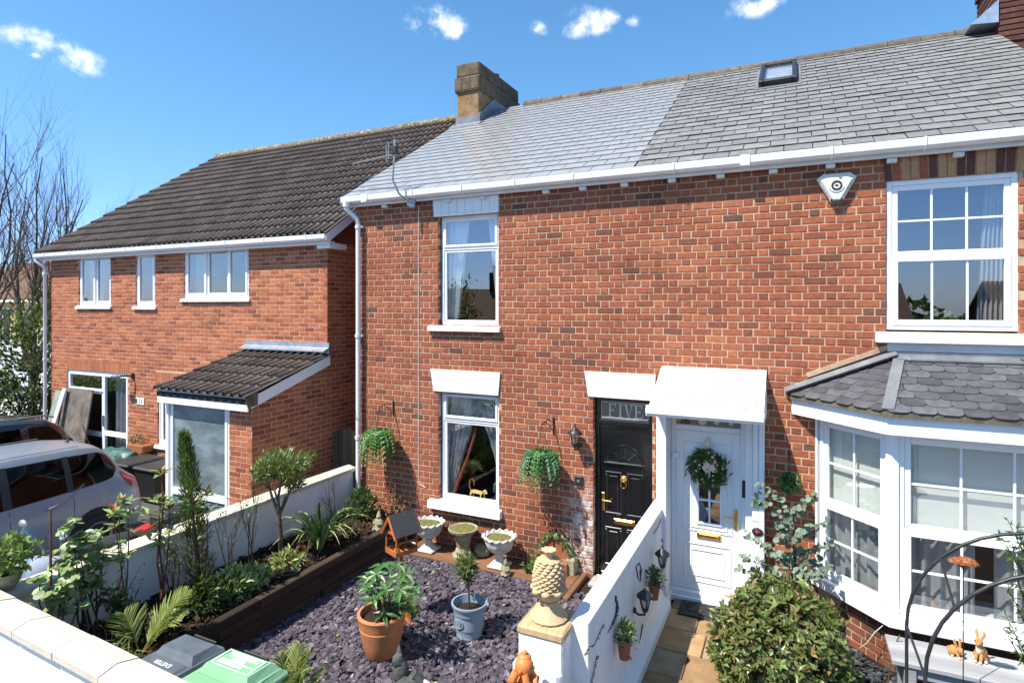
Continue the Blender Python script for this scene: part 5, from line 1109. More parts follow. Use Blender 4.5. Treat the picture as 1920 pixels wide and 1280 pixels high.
# ================================================================ plants: helpers
def rv(r): return Vector((r.gauss(0, 1), r.gauss(0, 1), r.gauss(0, 1))).normalized()
def clump(m, c, rad, n, L, W, r, up=.35, shell=.5, lump=.25, curl=.15, zmin=None, seedv=0., down=0., tang=.55):
    """leaves spread through an uneven ellipsoid"""
    c = Vector(c); rad = Vector(rad) if hasattr(rad, '__len__') else Vector((rad,) * 3)
    for i in range(n):
        d = rv(r); k = 1 + lump * mnoise.noise(d * 2.2 + Vector((seedv, seedv * 1.7, 0))) * 1.6
        t = (shell + (1 - shell) * r.random() ** .6) * k
        p = c + Vector((d.x * rad.x, d.y * rad.y, d.z * rad.z)) * t
        if zmin is not None and p.z < zmin: continue
        g = (d * (1.3 - tang) + Vector((0, 0, up - down)) + rv(r) * tang).normalized(); nn = (d + Vector((0, 0, .8)) + rv(r) * .5).normalized()
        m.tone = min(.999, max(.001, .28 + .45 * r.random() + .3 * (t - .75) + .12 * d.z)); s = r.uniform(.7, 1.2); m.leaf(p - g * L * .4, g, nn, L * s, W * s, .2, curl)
def stems(m, base, tips, r0, r, wig=.04, seg=6, n=6):
    base = Vector(base)
    for t in tips:
        t = Vector(t); pts = []
        for k in range(seg + 1):
            f = k / seg; pts.append(base.lerp(t, f) + Vector((r.uniform(-wig, wig), r.uniform(-wig, wig), 0)) * (math.sin(f * math.pi)) + Vector((0, 0, wig * .4 * math.sin(f * 3))))
        m.tube(pts, [r0 * (1 - .75 * k / seg) for k in range(seg + 1)], n)
def twiggy(m, p, d, L, rad, depth, r, spread=.5, tips=None, n=5):
    """forking bare branches"""
    d = d.normalized(); seg = 4; pts = [p]; q = p
    for k in range(seg): d = (d + rv(r) * .13 + Vector((0, 0, .04))).normalized(); q = q + d * L / seg; pts.append(q)
    m.tube(pts, [rad * (1 - .45 * k / seg) for k in range(seg + 1)], n)
    if tips is not None: tips.append((q, d))
    if depth > 0:
        for k in range(r.choice((2, 2, 3))):
            nd = (d + rv(r) * spread).normalized(); s = pts[r.choice((2, 3, 4))]; twiggy(m, s, nd, L * r.uniform(.55, .85), rad * .58, depth - 1, r, spread, tips, max(3, n - 1))
def shrub(name, label, cat, c, rad, n, L, W, leafmat, seed, stem=None, mstem='bark', up=.35, shell=.5, lump=.25, group=None, extra=None, zmin=None, height=0):
    r = random.Random(seed); c = Vector(c); t = thing(name, (c.x, c.y, c.z - (height or (rad[2] if hasattr(rad, '__len__') else rad))), label, cat, group); b0 = WLOC[t.name]
    m = MB(); tips = [c + Vector((r.uniform(-.6, .6) * (rad[0] if hasattr(rad, '__len__') else rad), r.uniform(-.6, .6) * (rad[1] if hasattr(rad, '__len__') else rad), r.uniform(-.2, .5) * (rad[2] if hasattr(rad, '__len__') else rad))) for k in range(stem or 6)]
    stems(m, b0, tips, .012, r); m.build('stems', mstem, t)
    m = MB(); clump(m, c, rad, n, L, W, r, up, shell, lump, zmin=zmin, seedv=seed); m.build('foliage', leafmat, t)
    if extra:
        m = MB(); clump(m, c + Vector(extra[4] if len(extra) > 4 else (0, 0, 0)), extra[0], extra[1], extra[2], extra[2] * .4, r, .7, .8, .2, seedv=seed); m.build('new_shoots', extra[3], t)
    return t
# ---- hanging baskets
def basket(px, py, label, seed, lm, lm2):
    c = onY(px, py, -.24); r = random.Random(seed); w = Vector((c.x + .07, 0, c.z + .45)); t = thing('hanging_basket', c + Vector((0, 0, -.3)), label, 'hanging basket', 'fern baskets hung on the brick front')
    m = MB(); m.bbox(w.x - .012, w.x + .012, -.012, -.001, w.z - .13, w.z + .10, .003); m.tube([w + Vector((0, -.01, .04)), Vector((c.x + .03, -.12, w.z + .075)), Vector((c.x, -.25, w.z + .03))], .007, 6); m.tube([w + Vector((0, -.01, -.1)), Vector((c.x + .04, -.08, w.z + .0)), Vector((c.x + .02, -.16, w.z + .055))], .006, 6); m.build('bracket', 'black_metal', t)
    m = MB(); top = Vector((c.x, -.25, w.z + .02))
    for k in range(3): a = 2.1 * k + .5; m.tube([top, c + Vector((.13 * math.cos(a), .11 * math.sin(a), .05))], .003, 4)
    m.build('chain', 'bark', t)
    m = MB(); m.lathe([(.03, -.13), (.10, -.09), (.14, .0), (.145, .05), (.13, .05)], c, 18); m.build('bowl', 'dark_terracotta', t)
    for nm, ml, cnt, sd in (('fern_fronds', lm, 74, 0), ('trailing_fronds', lm2, 46, 3)):
        m = MB()
        for i in range(cnt):
            a = r.uniform(0, 6.283); d = Vector((math.cos(a), math.sin(a) * .85 - .15, 0)); L = r.uniform(.24, .48); drop = r.uniform(.12, .38) * (1.2 if sd else 1); p = c + Vector((0, 0, .05)) + d * .03; ns = 9; prev = p
            for k in range(1, ns + 1):
                f = k / ns; q = c + Vector((0, 0, .05)) + d * (.05 + L * .5 * math.sin(f * 1.5)) + Vector((0, 0, .13 * math.sin(min(1, f * 1.6) * 2.2) - drop * f * f * 1.15)); ax = (q - prev).normalized(); sd_ = ax.cross(Vector((0, 0, 1)) + d * .3); sd_ = sd_.normalized() if sd_.length > .01 else Vector((1, 0, 0))
                m.tone = min(.999, max(.001, r.uniform(.2, .9))); w_ = .058 * (1 - .65 * abs(f - .4))
                for s_ in (-1, 1): m.leaf(q, (sd_ * s_ + ax * .5 + Vector((0, 0, -.15))), Vector((0, 0, 1)) + d * .6, w_ * 1.2, .026, .1, .2)
                prev = q
        m.build(nm, ml, t)
    m = MB(); clump(m, c + Vector((0, -.02, .07)), (.19, .17, .11), 240, .085, .03, r, .2, .3, .45, .3, seedv=seed, tang=.8); m.build('crown_fronds', lm, t)
    return t
basket(712, 824, 'hanging basket of bright green fern beside the white downpipe', 1, 'fern_leaf', 'bright_leaf'); basket(1016, 866, 'hanging basket of dark green fern between window and black door', 2, 'fern_leaf', 'blue_fern')
# ---- topiary ball by the bay
c = onY(1480, 905, -.16); r = random.Random(9); tb = thing('topiary_ball', c + Vector((0, 0, -.12)), 'green topiary ball hung on a chain beside the bay', 'topiary ball')
m = MB(); clump(m, c, .105, 620, .05, .022, r, .1, .85, .05); m.build('foliage', 'bright_leaf', tb); m = MB(); clump(m, c, .098, 420, .05, .022, r, .1, .8, .05); m.build('dark_foliage', 'blue_fern', tb)
m = MB(); m.ball(c, .088, 12, 8); m.build('core', 'dark_leaf', tb); m = MB(); m.tube([c + Vector((0, 0, .1)), c + Vector((0, 0, .24)), (c.x, -.002, c.z + .26)], .006, 6); m.tube([(c.x, -.004, c.z + .30), (c.x, -.004, c.z + .18)], .007, 6); m.build('hook', 'black_metal', tb)
# ---- wreath
p = Vector((x0d + .365, Yw - .03, 1.60)); r = random.Random(4); wr = thing('wreath', p + Vector((0, 0, -.2)), 'green leafy wreath with pink flowers on the white door', 'wreath')
m = MB(); m.tube([p + Vector((.14 * math.cos(t), 0, .14 * math.sin(t))) for t in [6.2832 * k / 20 for k in range(21)]], .022, 6, False); m.build('ring', 'bark', wr)
m = MB()
for i in range(520):
    a = r.uniform(0, 6.283); q = p + Vector((math.cos(a), 0, math.sin(a))) * r.gauss(.16, .032) + Vector((0, -.02 + r.uniform(-.02, .02), 0)); d = Vector((-math.sin(a), -.45, math.cos(a))) + rv(r) * .7; m.tone = r.uniform(.1, .9); m.leaf(q, d, Vector((0, -1, .2)) + rv(r) * .4, .095, .022)
m.build('leaves', 'mid_leaf', wr); m = MB()
for i in range(26): a = r.uniform(0, 6.283); q = p + Vector((math.cos(a), 0, math.sin(a))) * r.gauss(.16, .035) + Vector((0, -.055, 0)); m.tone = r.random(); m.ball(q, r.uniform(.011, .02), 7, 5)
m.build('flowers', 'pink_flower', wr); m = MB(); m.bbox(p.x - .014, p.x + .014, p.y - .0, p.y + .01, p.z + .13, p.z + .36, .003); m.ball((p.x, p.y - .01, p.z + .30), (.03, .012, .05), 8, 6); m.build('ribbon', 'cream_fur', wr)
# ---- clipped bush at the bottom right
c = Vector((-.10, -1.5, .45)); t = thing('laurel_bush', (c.x, c.y, 0), 'dense rounded olive green bush beside the flag path', 'bush'); r = random.Random(6)
m = MB(); stems(m, (c.x, c.y, 0), [c + rv(r) * .4 for k in range(9)], .02, r); m.build('stems', 'bark', t)
lay = {'olive_leaf': MB(), 'laurel_leaf': MB(), 'bright_leaf': MB(), 'dry_leaf': MB()}
for i in range(2700):
    d = rv(r); k = .97 + .17 * mnoise.noise(d * 2.2 + Vector((2, 3, 0))) * 1.6 + .10 * mnoise.noise(d * 6.5); q = (.66 + .32 * r.random() ** .5) * k; p = c + d * .585 * q
    if p.z < .04: continue
    ax = (d + Vector((0, 0, .45)) + rv(r) * .8).normalized(); a1 = ax.orthogonal().normalized(); a2 = ax.cross(a1); n = r.choice((2, 3, 4)); ph = r.random() * 6; kind = r.choices(('olive_leaf', 'laurel_leaf', 'bright_leaf', 'dry_leaf'), (5, 5, 1.6, 1.3 if d.z > 0 else .4))[0]
    for h in range(n):
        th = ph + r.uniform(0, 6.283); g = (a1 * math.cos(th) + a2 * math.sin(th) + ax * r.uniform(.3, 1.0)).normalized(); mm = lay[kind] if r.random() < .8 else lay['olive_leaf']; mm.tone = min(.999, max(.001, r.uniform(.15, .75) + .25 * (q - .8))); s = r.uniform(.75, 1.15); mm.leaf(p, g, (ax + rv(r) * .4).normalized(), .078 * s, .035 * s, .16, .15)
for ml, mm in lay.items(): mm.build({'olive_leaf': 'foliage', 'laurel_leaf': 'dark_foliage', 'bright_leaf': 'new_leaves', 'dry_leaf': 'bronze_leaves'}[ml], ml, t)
m = MB(); m.ball(c, (.40, .40, .40), 14, 10); m.build('dark_core', 'bark', t)  # solid dark ball stands for the shade in gaps between the leaves
# ---- eucalyptus
b0 = Vector((.0, -.55, 0)); t = thing('eucalyptus', b0, 'blue green eucalyptus sapling with round leaves beside the bay', 'plant'); r = random.Random(12); m = MB(); lf = MB()
m.tube([b0, b0 + Vector((.0, 0, .6)), b0 + Vector((.02, -.02, 1.1)), b0 + Vector((.01, -.02, 1.5))], [.014, .012, .009, .004], 6)
m2 = MB(); m2.tube([b0 + Vector((.03, .02, 0)), b0 + Vector((.03, .02, 1.0))], .014, 6); m2.build('stake', 'black_plastic', t)
ends = [(1460, 985), (1400, 1000), (1390, 1045), (1450, 1070), (1500, 960), (1545, 985), (1540, 1050), (1560, 1065), (1520, 1110), (1410, 940), (1475, 1095), (1500, 1030), (1560, 1020), (1440, 1030), (1420, 1075), (1470, 1040), (1500, 1075), (1385, 1065), (1425, 915), (1530, 930), (1480, 960), (1460, 1010), (1510, 1000), (1535, 1080)]
for i, (ex, ey) in enumerate(ends):
    e = onY(ex, ey, b0.y + r.uniform(-.3, .25)); s = b0 + Vector((.01, -.01, max(.35, min(1.4, e.z - .1 - abs(e.x) * .35)))); mid = (s + e) / 2 + Vector((0, 0, .05)); m.tube([s, mid, e], [.006, .004, .002], 4)
    for k in range(13):
        f = .2 + .8 * k / 12; q = s.lerp(mid, f * 2) if f < .5 else mid.lerp(e, f * 2 - 1)
        for sgn in (-1, 1):
            o = rv(r) * r.uniform(.025, .05); lf.tone = r.random(); lf.round_leaf(q + o, (o.normalized() * .5 + Vector((0, -.5, .5)) + rv(r) * .6), r.uniform(.02, .036), r)
m.build('stems', 'grey_bark', t); lf.build('leaves', 'eucalyptus_leaf', t)
# ================================================================ pots, urns and ornaments in the gravel
def pot(name, c, prof, mname, label, soilr, soilz, cat='plant pot', soil='soil'):
    t = thing(name, c, label, cat); m = MB(); m.lathe(prof, c, 36); m.build('pot', mname, t)
    m = MB(); m.lathe([(0.001, soilz + .012), (soilr * .6, soilz + .01), (soilr, soilz)], c, 24, cap=False); m.v = [(p[0], p[1], p[2]) for p in m.v]; m.f = [f[::-1] for f in m.f]; m.build('soil', soil, t); return t
pc = onZ(716, 1227, .03); pot('terracotta_pot', pc, [(.135, 0), (.155, .03), (.19, .15), (.215, .27), (.222, .30), (.218, .305), (.228, .36), (.236, .40), (.243, .42), (.236, .435), (.212, .435), (.20, .36), (.17, .30)], 'terracotta', 'large terracotta pot on the slate chippings', .205, .37)
# umbrella-leaved plant in it: whorls of seven leaflets, every leaflet a part
r = random.Random(3); up_ = thing('umbrella_plant', pc + Vector((0, 0, .37)), 'bushy umbrella plant with whorled leaves in the terracotta pot', 'plant'); st = MB(); lm = MB(); lm.leaf(Vector((0, 0, 0)), Vector((1, 0, 0)), Vector((0, 0, 1)), .15, .046, .22, .18); leafdata = lm.data('leaf'); leafdata.materials.append(MATS['umbrella_leaf'] if 'umbrella_leaf' in MATS else leafm('umbrella_leaf', (.07, .17, .04), (.045, .12, .028), .45, .02, .38))
whorls = [(705, 1075), (740, 1060), (690, 1085), (765, 1100), (725, 1105), (755, 1130), (700, 1150), (745, 1160), (685, 1120), (770, 1140), (715, 1120), (735, 1082), (760, 1075), (715, 1060), (720, 1150), (690, 1100), (750, 1105), (735, 1140), (775, 1115), (700, 1120)]
for i, (x, y) in enumerate(whorls):
    e = onY(x, y, pc.y + r.uniform(-.22, .25)); e.z = max(e.z, .50); s = pc + Vector((r.uniform(-.08, .08), r.uniform(-.08, .08), .38)); st.tube([s, s.lerp(e, .5) + Vector((0, 0, .05)), e], [.010, .008, .005], 5); ax = (Vector((0, -.25, 1)) + (e - pc) * .8 + rv(r) * .3).normalized(); a1 = ax.orthogonal().normalized(); a2 = ax.cross(a1); n = r.choice((6, 7, 8)); ph = r.random() * 6
    for k in range(n):
        th = ph + 6.283 * k / n; d = (a1 * math.cos(th) + a2 * math.sin(th) + ax * r.uniform(-.15, .35)).normalized(); sd = ax.cross(d).normalized(); uu = d.cross(sd); M = Matrix.Identity(4); sc = r.uniform(.75, 1.15)
        for q in range(3): M[q][0], M[q][1], M[q][2], M[q][3] = d[q] * sc, sd[q] * sc, uu[q] * sc, e[q]
        o = bpy.data.objects.new('leaf', leafdata); COL.objects.link(o); o.parent = up_; o.matrix_local = Matrix.Translation(-WLOC[up_.name]) @ M; o['tone'] = r.random()
st.build('stems', 'bark', up_)
bc = onZ(880, 1190, .03); pot('blue_pot', bc, [(.125, 0), (.135, .02), (.132, .03), (.15, .10), (.152, .112), (.155, .112), (.158, .25), (.168, .255), (.170, .27), (.172, .30), (.186, .325), (.192, .34), (.19, .355), (.172, .355), (.165, .30), (.15, .24)], 'blue_pot', 'grey blue pot with raised bands on the slate chippings', .155, .27)
m = MB(); sp = bc + Vector((-.03, -.165, .19)); m.tube([sp + Vector((.045 * math.cos(t), 0, .045 * math.sin(t))) for t in [6.283 * k / 18 for k in range(19)]], .005, 5); m.tube([sp + Vector((.01 * k * math.cos(k) * .35, 0, .01 * k * math.sin(k) * .35)) for k in range(9)], .005, 5)
bp_ = [o for o in bpy.data.objects if o.name.startswith('blue_pot') and o.type == 'EMPTY'][0]; m.build('moulded_scroll', 'blue_pot', bp_)
r = random.Random(15); t = thing('bay_tree', bc + Vector((0, 0, .28)), 'small olive green standard tree growing in the grey blue pot', 'tree'); m = MB(); m.tube([bc + Vector((0, 0, .27)), bc + Vector((-.005, 0, .45)), bc + Vector((-.03, .02, .62))], [.012, .010, .008], 7); stems(m, bc + Vector((-.02, .01, .55)), [bc + Vector((-.05, .02, .66)) + rv(r) * .09 for k in range(7)], .005, r, .01); m.build('trunk', 'bark', t)
m = MB(); clump(m, bc + Vector((-.06, .04, .68)), (.125, .125, .15), 330, .06, .021, r, .1, .3, .3, seedv=3.); m.build('crown', 'mid_leaf', t); m = MB(); clump(m, bc + Vector((-.05, .04, .72)), (.12, .12, .12), 130, .06, .02, r, .3, .6, .3); m.build('young_leaves', 'olive_leaf', t)
# urns
def urn(c, label, s=1.):
    t = thing('garden_urn', c, label, 'urn', 'white urns on the timber platform'); m = MB(); m.bbox(c.x - .13 * s, c.x + .13 * s, c.y - .13 * s, c.y + .13 * s, c.z, c.z + .035 * s, .012); m.lathe([(.12 * s, .034 * s), (.10 * s, .055 * s), (.06 * s, .09 * s), (.045 * s, .14 * s), (.055 * s, .17 * s), (.075 * s, .175 * s), (.05 * s, .19 * s)], c, 28); m.build('foot', 'urn_white', t)
    def lobes(th, rr, z): return rr * (1 + .045 * math.cos(9 * th) * (1 if .2 < z / s < .36 else .2))
    m = MB(); m.lathe([(.05 * s, .185 * s), (.11 * s, .205 * s), (.165 * s, .25 * s), (.19 * s, .31 * s), (.195 * s, .36 * s), (.20 * s, .385 * s), (.19 * s, .40 * s), (.175 * s, .40 * s), (.165 * s, .36 * s)], c, 45, lobes); m.build('bowl', 'urn_white', t)
    m = MB()
    for k in range(14):
        a = 6.283 * k / 14; a2 = a + 6.283 / 28; m.tube([c + Vector((.2 * s * math.cos(a), .2 * s * math.sin(a), .385 * s)), c + Vector((.215 * s * math.cos(a2), .215 * s * math.sin(a2), .415 * s)), c + Vector((.2 * s * math.cos(a + .45), .2 * s * math.sin(a + .45), .385 * s))], .016 * s, 7)
    for a in (.4, 3.54): m.ball(c + Vector((.215 * s * math.cos(a), .215 * s * math.sin(a), .40 * s)), (.035 * s, .03 * s, .04 * s), 10, 7)
    m.build('leafy_rim', 'urn_white', t)
    m = MB(); rr = random.Random(5); m.lathe([(.172 * s, .375 * s), (.11 * s, .385 * s), (.05 * s, .38 * s), (.002, .39 * s)], c, 24, lambda th, q, z: q, cap=False); m.build('mossy_soil', 'moss', t); return t
urn(Vector((-4.62, -.27, .066)), 'white leafy urn on the platform behind the bird table', .98); urn(Vector((-3.49, -.30, .066)), 'white leafy urn on the platform nearest the black door', .98)
c = Vector((-4.07, -.26, .066)); t = thing('bird_bath', c, 'mossy stone bird bath between the two white urns', 'bird bath'); m = MB(); m.lathe([(.15, 0), (.15, .04), (.115, .055), (.10, .12), (.085, .14), (.09, .16), (.12, .30), (.125, .33)], c, 24); m.build('pedestal', 'mossy_stone', t)
m = MB(); m.lathe([(.1, .33), (.17, .345), (.2, .37), (.205, .40), (.19, .405), (.17, .385)], c, 30, lambda th, q, z: q * (1 + .015 * math.sin(9 * th))); m.build('basin', 'mossy_stone', t); m = MB(); m.lathe([(.178, .388), (.1, .392), (.002, .40)], c, 24, cap=False); m.build('moss', 'moss', t)
# little pieces on the platform
def rock(name, c, rad, mname, label, cat, seed): 
    m = MB(); m.ball(c, rad, 12, 8, lambda d: 1 + .3 * mnoise.noise(d * 2 + Vector((seed, 0, 0)))); return tag(m.build(name, mname), label, cat)
rock('stone', (-4.86, -.33, .10), (.09, .07, .05), 'urn_white', 'pale flat stone left of the urn behind the bird table', 'stone', 3.); rock('stone', (-3.86, -.12, .13), (.12, .08, .09), 'mossy_stone', 'mossy stone against the wall behind the two urns', 'stone', 5.)
def gnome(c, h, label, mname, seed, name='stone_figure'):
    c = Vector(c); m = MB(); m.lathe([(.30 * h, 0), (.33 * h, .06 * h), (.27 * h, .2 * h), (.24 * h, .42 * h), (.17 * h, .55 * h), (.11 * h, .6 * h)], c, 14, lambda th, q, z: q * (1 + .08 * math.sin(3 * th + seed))); m.ball(c + Vector((0, -.02 * h, .68 * h)), (.13 * h, .13 * h, .14 * h), 12, 8); m.lathe([(.145 * h, .72 * h), (.10 * h, .84 * h), (.03 * h, 1.0 * h), (.0, 1.02 * h)], c + Vector((0, .01 * h, 0)), 12)
    for s_ in (-1, 1): m.tube([c + Vector((s_ * .2 * h, 0, .52 * h)), c + Vector((s_ * .28 * h, -.1 * h, .36 * h)), c + Vector((s_ * .08 * h, -.26 * h, .32 * h))], [.075 * h, .07 * h, .055 * h], 7); m.ball(c + Vector((s_ * .13 * h, -.26 * h, .05 * h)), (.09 * h, .14 * h, .06 * h), 8, 6)
    m.ball(c + Vector((0, -.15 * h, .66 * h)), .028 * h, 6, 5); return tag(m.build(name, mname), label, 'statue')
gnome(onZ(948, 1076, .066), .2, 'small mossy stone figure beside the urn nearest the black door', 'mossy_stone', 1.); gnome(onZ(712, 990, .40) + Vector((.0, -.02, 0)), .25, 'weathered stone figure at the far end of the raised bed', 'mossy_stone', 2.)
# arched planter with moss leaning on the wall
c = Vector((-2.78, -.17, .06)); t = thing('arched_planter', c, 'rusty arched wall planter edged with moss behind the stone pineapple', 'planter'); ar_ = [(c.x + .20 * math.cos(a), c.z + .22 + .22 * math.sin(a)) for a in [math.pi * k / 14 for k in range(15)]]
m = MB(); m.prism(ar_ + [(c.x - .2, c.z), (c.x + .2, c.z)], -.05, -.02, 'y'); m.bbox(c.x - .2, c.x + .2, -.2, -.051, c.z, c.z + .16, .01); m.build('back_plate', 'dark_terracotta', t)
r = random.Random(6); m = MB(); m.tube([Vector((x, -.05, z)) for x, z in ar_], .035, 7); m.build('rim', 'mossy_stone', t); m = MB()
for x, z in ar_ * 5:
    q = Vector((x, -.07, z)) + rv(r) * .04; m.tone = r.random(); m.leaf(q, rv(r) + Vector((0, -.5, .4)), Vector((0, -1, .6)), .07, .03)
for i in range(200): m.tone = r.random(); m.leaf(Vector((c.x + r.uniform(-.34, .12), r.uniform(-.36, -.12), c.z + abs(r.gauss(.03, .09)))), rv(r) + Vector((0, -.3, .5)), Vector((0, -1, .8)), .08, .032)
m.build('moss_and_leaves', 'mid_leaf', t); m = MB(); m.bbox(-2.62, -2.5, -.16, -.01, .06, .26, .01); m.build('end_block', 'mossy_stone', t)
# bird table
bt = onZ(752, 1160, 0); bt = Vector((-3.93, -1.86, 0)); T = thing('bird_table', bt, 'orange wooden bird table with dark felt roof', 'bird table'); ang = R(-22); Mb = Matrix.Translation(bt) @ Matrix.Rotation(ang, 4, 'Z') @ Matrix.Diagonal((.70, .62, 1, 1))
def bpart(name, boxes, mname='orange_wood', parent=T):
    m = MB()
    for b in boxes: m.bbox(*b, .004, Mb)
    return m.build(name, mname, parent)
bpart('post', [(-.028, .028, -.028, .028, .02, .775)])
for k, (dx, dy) in enumerate(((1, 0), (-1, 0), (0, 1), (0, -1))):
    m = MB(); V0 = Vector((dx * .03, dy * .03, .26)); V1 = Vector((dx * .27, dy * .27, .022)); m.tube([Mb @ V0, Mb @ V1], .022, 4); m.build('brace', 'orange_wood', T); m = MB(); m.tube([Mb @ Vector((dx * .028, dy * .028, .035)), Mb @ Vector((dx * .33, dy * .33, .035))], .024, 4); m.build('foot', 'orange_wood', T)
bpart('tray', [(-.15, .15, -.21, .21, .775, .795)]); bpart('tray_rim', [(-.165, .165, -.225, -.211, .765, .83), (-.165, .165, .211, .225, .765, .83), (-.165, -.151, -.21, .21, .765, .815), (.151, .165, -.21, .21, .765, .815)])
for sx in (-1, 1):
    for sy in (-1, 1): bpart('corner_post', [(sx * .15 - .014, sx * .15 + .014, sy * .205 - .014, sy * .205 + .014, .831, 1.0)])
for sx in (-1, 1): bpart('side_rail', [(sx * .15 - .011, sx * .15 + .011, -.19, .19, .90, .915)]); bpart('top_plate', [(sx * .15 - .014, sx * .15 + .014, -.22, .22, 1.001, 1.025)])
for sy in (-1, 1): bpart('cross_beam', [(-.135, .135, sy * .205 - .013, sy * .205 + .013, .985, 1.015)])
for sx in (-1, 1):
    d = Vector((sx * .21, 0, .985)); tp = Vector((0, 0, 1.195)); dd = (tp - d); nn = Vector((sx * dd.z, 0, abs(dd.x))).normalized()
    m = MB(); V = []
    for y in (-.27, .27):
        for q, o_ in ((d, .0), (tp, .0), (tp, .014), (d, .014)): V.append(Mb @ (q + nn * o_ + Vector((0, y, 0))))
    m.add(V, [(0, 1, 2, 3), (7, 6, 5, 4), (0, 4, 5, 1), (1, 5, 6, 2), (2, 6, 7, 3), (3, 7, 4, 0)]); m.build('roof_panel', 'grey_felt', T)
    for y in (-.262, .262): m = MB(); m.tube([Mb @ (d + Vector((0, y, -.008))), Mb @ (tp + Vector((0, y, -.008)))], .019, 4); m.build('gable_rafter', 'orange_wood', T)
m = MB(); r = random.Random(2)
for i in range(60): q = Mb @ Vector((r.uniform(-.13, .13), r.uniform(-.19, .19), .80)); m.tone = r.random(); m.ball(q, .008, 5, 4)
m.build('bird_seed', 'bark_chip', T, stuff=True)
# stone pineapple
c = Vector((-1.675, -3.07, 1.125)); t = thing('pineapple_finial', c, 'carved sandstone pineapple finial on the white pier', 'finial')
m = MB(); m.lathe([(.135, 0), (.142, .018), (.13, .03), (.105, .06), (.075, .10), (.066, .12), (.074, .13), (.07, .14)], c, 48, lambda th, q, z: q * (1 + (.05 * abs(math.cos(8 * th)) if .015 < z < .11 else 0))); m.build('base', 'sandstone', t)
m = MB(); m.lathe([(.06, .14), (.09, .17), (.108, .22), (.10, .25)], c, 24, lambda th, q, z: q * (1 + .05 * abs(math.cos(4 * th)))); 
for k in range(8): a = 6.283 * k / 8 + .2; m.ball(c + Vector((.112 * math.cos(a), .112 * math.sin(a), .225)), (.036, .036, .024), 10, 7)
m.build('leaf_cup', 'sandstone', t)
m = MB(); prof = [(.09, .22), (.112, .27), (.112, .33), (.104, .38), (.084, .42), (.058, .45), (.035, .46)]; m.lathe(prof, c, 28); body = m.build('fruit', 'sandstone', t)
m = MB()
for i in range(11):                                     # spiral scales
    f = i / 10; z = .235 + .205 * f; rr = .112 * math.sqrt(max(.1, 1 - ((f - .28) / .95) ** 2)); n = max(7, int(14 * rr / .112))
    for k in range(n): a = 6.283 * (k + .5 * (i % 2)) / n + i * .05; m.ball(c + Vector((rr * .93 * math.cos(a), rr * .93 * math.sin(a), z)), (.029, .029, .0135), 8, 6)
m.build('scales', 'sandstone', t)
m = MB(); m.lathe([(.035, .455), (.03, .475), (.045, .50), (.058, .52), (.05, .523), (.02, .51)], c, 24, lambda th, q, z: q * (1 + .12 * math.cos(8 * th) * (z > .48))); m.build('crown', 'sandstone', t)
# clay figure sitting in front of the pier
c = Vector((-1.70, -3.46, .69)); m = MB(); m.smooth = True
m.ball(c + Vector((0, .03, .13)), (.085, .08, .125), 14, 10); m.ball(c + Vector((0, -.015, .285)), (.068, .066, .068), 14, 10); m.ball(c + Vector((-.005, .0, .335)), (.05, .05, .03), 12, 8); m.ball(c + Vector((.0, -.0, .365)), .02, 8, 6)
for s_ in (-1, 1):
    m.tube([c + Vector((s_ * .07, .02, .21)), c + Vector((s_ * .085, -.045, .16)), c + Vector((s_ * .05, -.085, .215)), c + Vector((s_ * .03, -.07, .26))], [.032, .03, .026, .024], 10); m.tube([c + Vector((s_ * .05, .02, .05)), c + Vector((s_ * .058, -.075, .155)), c + Vector((s_ * .052, -.08, .06)), c + Vector((s_ * .05, -.10, .015))], [.046, .04, .034, .026], 10); m.ball(c + Vector((s_ * .06, .0, .28)), (.018, .014, .02), 8, 6)
m.ball(c + Vector((0, -.08, .28)), (.014, .018, .014), 8, 6)
tag(m.build('clay_figure', 'orange_clay'), 'orange clay figure crouching before the white pier', 'statue')
# dark statue and shell pot at the bottom edge
c = Vector((-3.13, -2.92, 0)); m = MB(); m.smooth = True; ns = lambda k: (lambda d: 1 + .22 * mnoise.noise(d * 3 + Vector((k, 0, 0))))
m.ball(c + Vector((.03, .02, .10)), (.14, .11, .13), 16, 12, ns(1)); m.ball(c + Vector((-.03, .0, .23)), (.075, .07, .12), 14, 10, ns(2)); m.ball(c + Vector((-.05, -.02, .34)), (.05, .055, .06), 12, 9, ns(3)); m.tube([c + Vector((-.05, 0, .36)), c + Vector((-.06, .01, .41)), c + Vector((-.065, .02, .45))], [.03, .02, .004], 8); m.tube([c + Vector((.08, .02, .22)), c + Vector((.14, .06, .15)), c + Vector((.18, .03, .04))], [.05, .05, .03], 8)
tag(m.build('garden_statue', 'grey_statue'), 'dark weathered winged statue among the slate chippings', 'statue')
c = onZ(800, 1288, .1); pot('white_pot', Vector((c.x - .02, c.y - .16, 0)), [(.08, 0), (.12, .08), (.135, .16), (.145, .18), (.125, .18), (.11, .13)], 'urn_white', 'low white pot at the foot of the dark statue', .115, .14)
c = onZ(766, 1290, .05); m = MB()
for k in range(7): a = 6.283 * k / 7; m.ball(Vector((c.x + .06 * math.cos(a), c.y - .12 + .06 * math.sin(a), .06)), (.035, .035, .03), 8, 6)
m.ball((c.x, c.y - .12, .075), (.04, .04, .035), 8, 6); tag(m.build('shell_ornament', 'cream_fur'), 'cream scalloped ornament left of the dark statue', 'ornament')
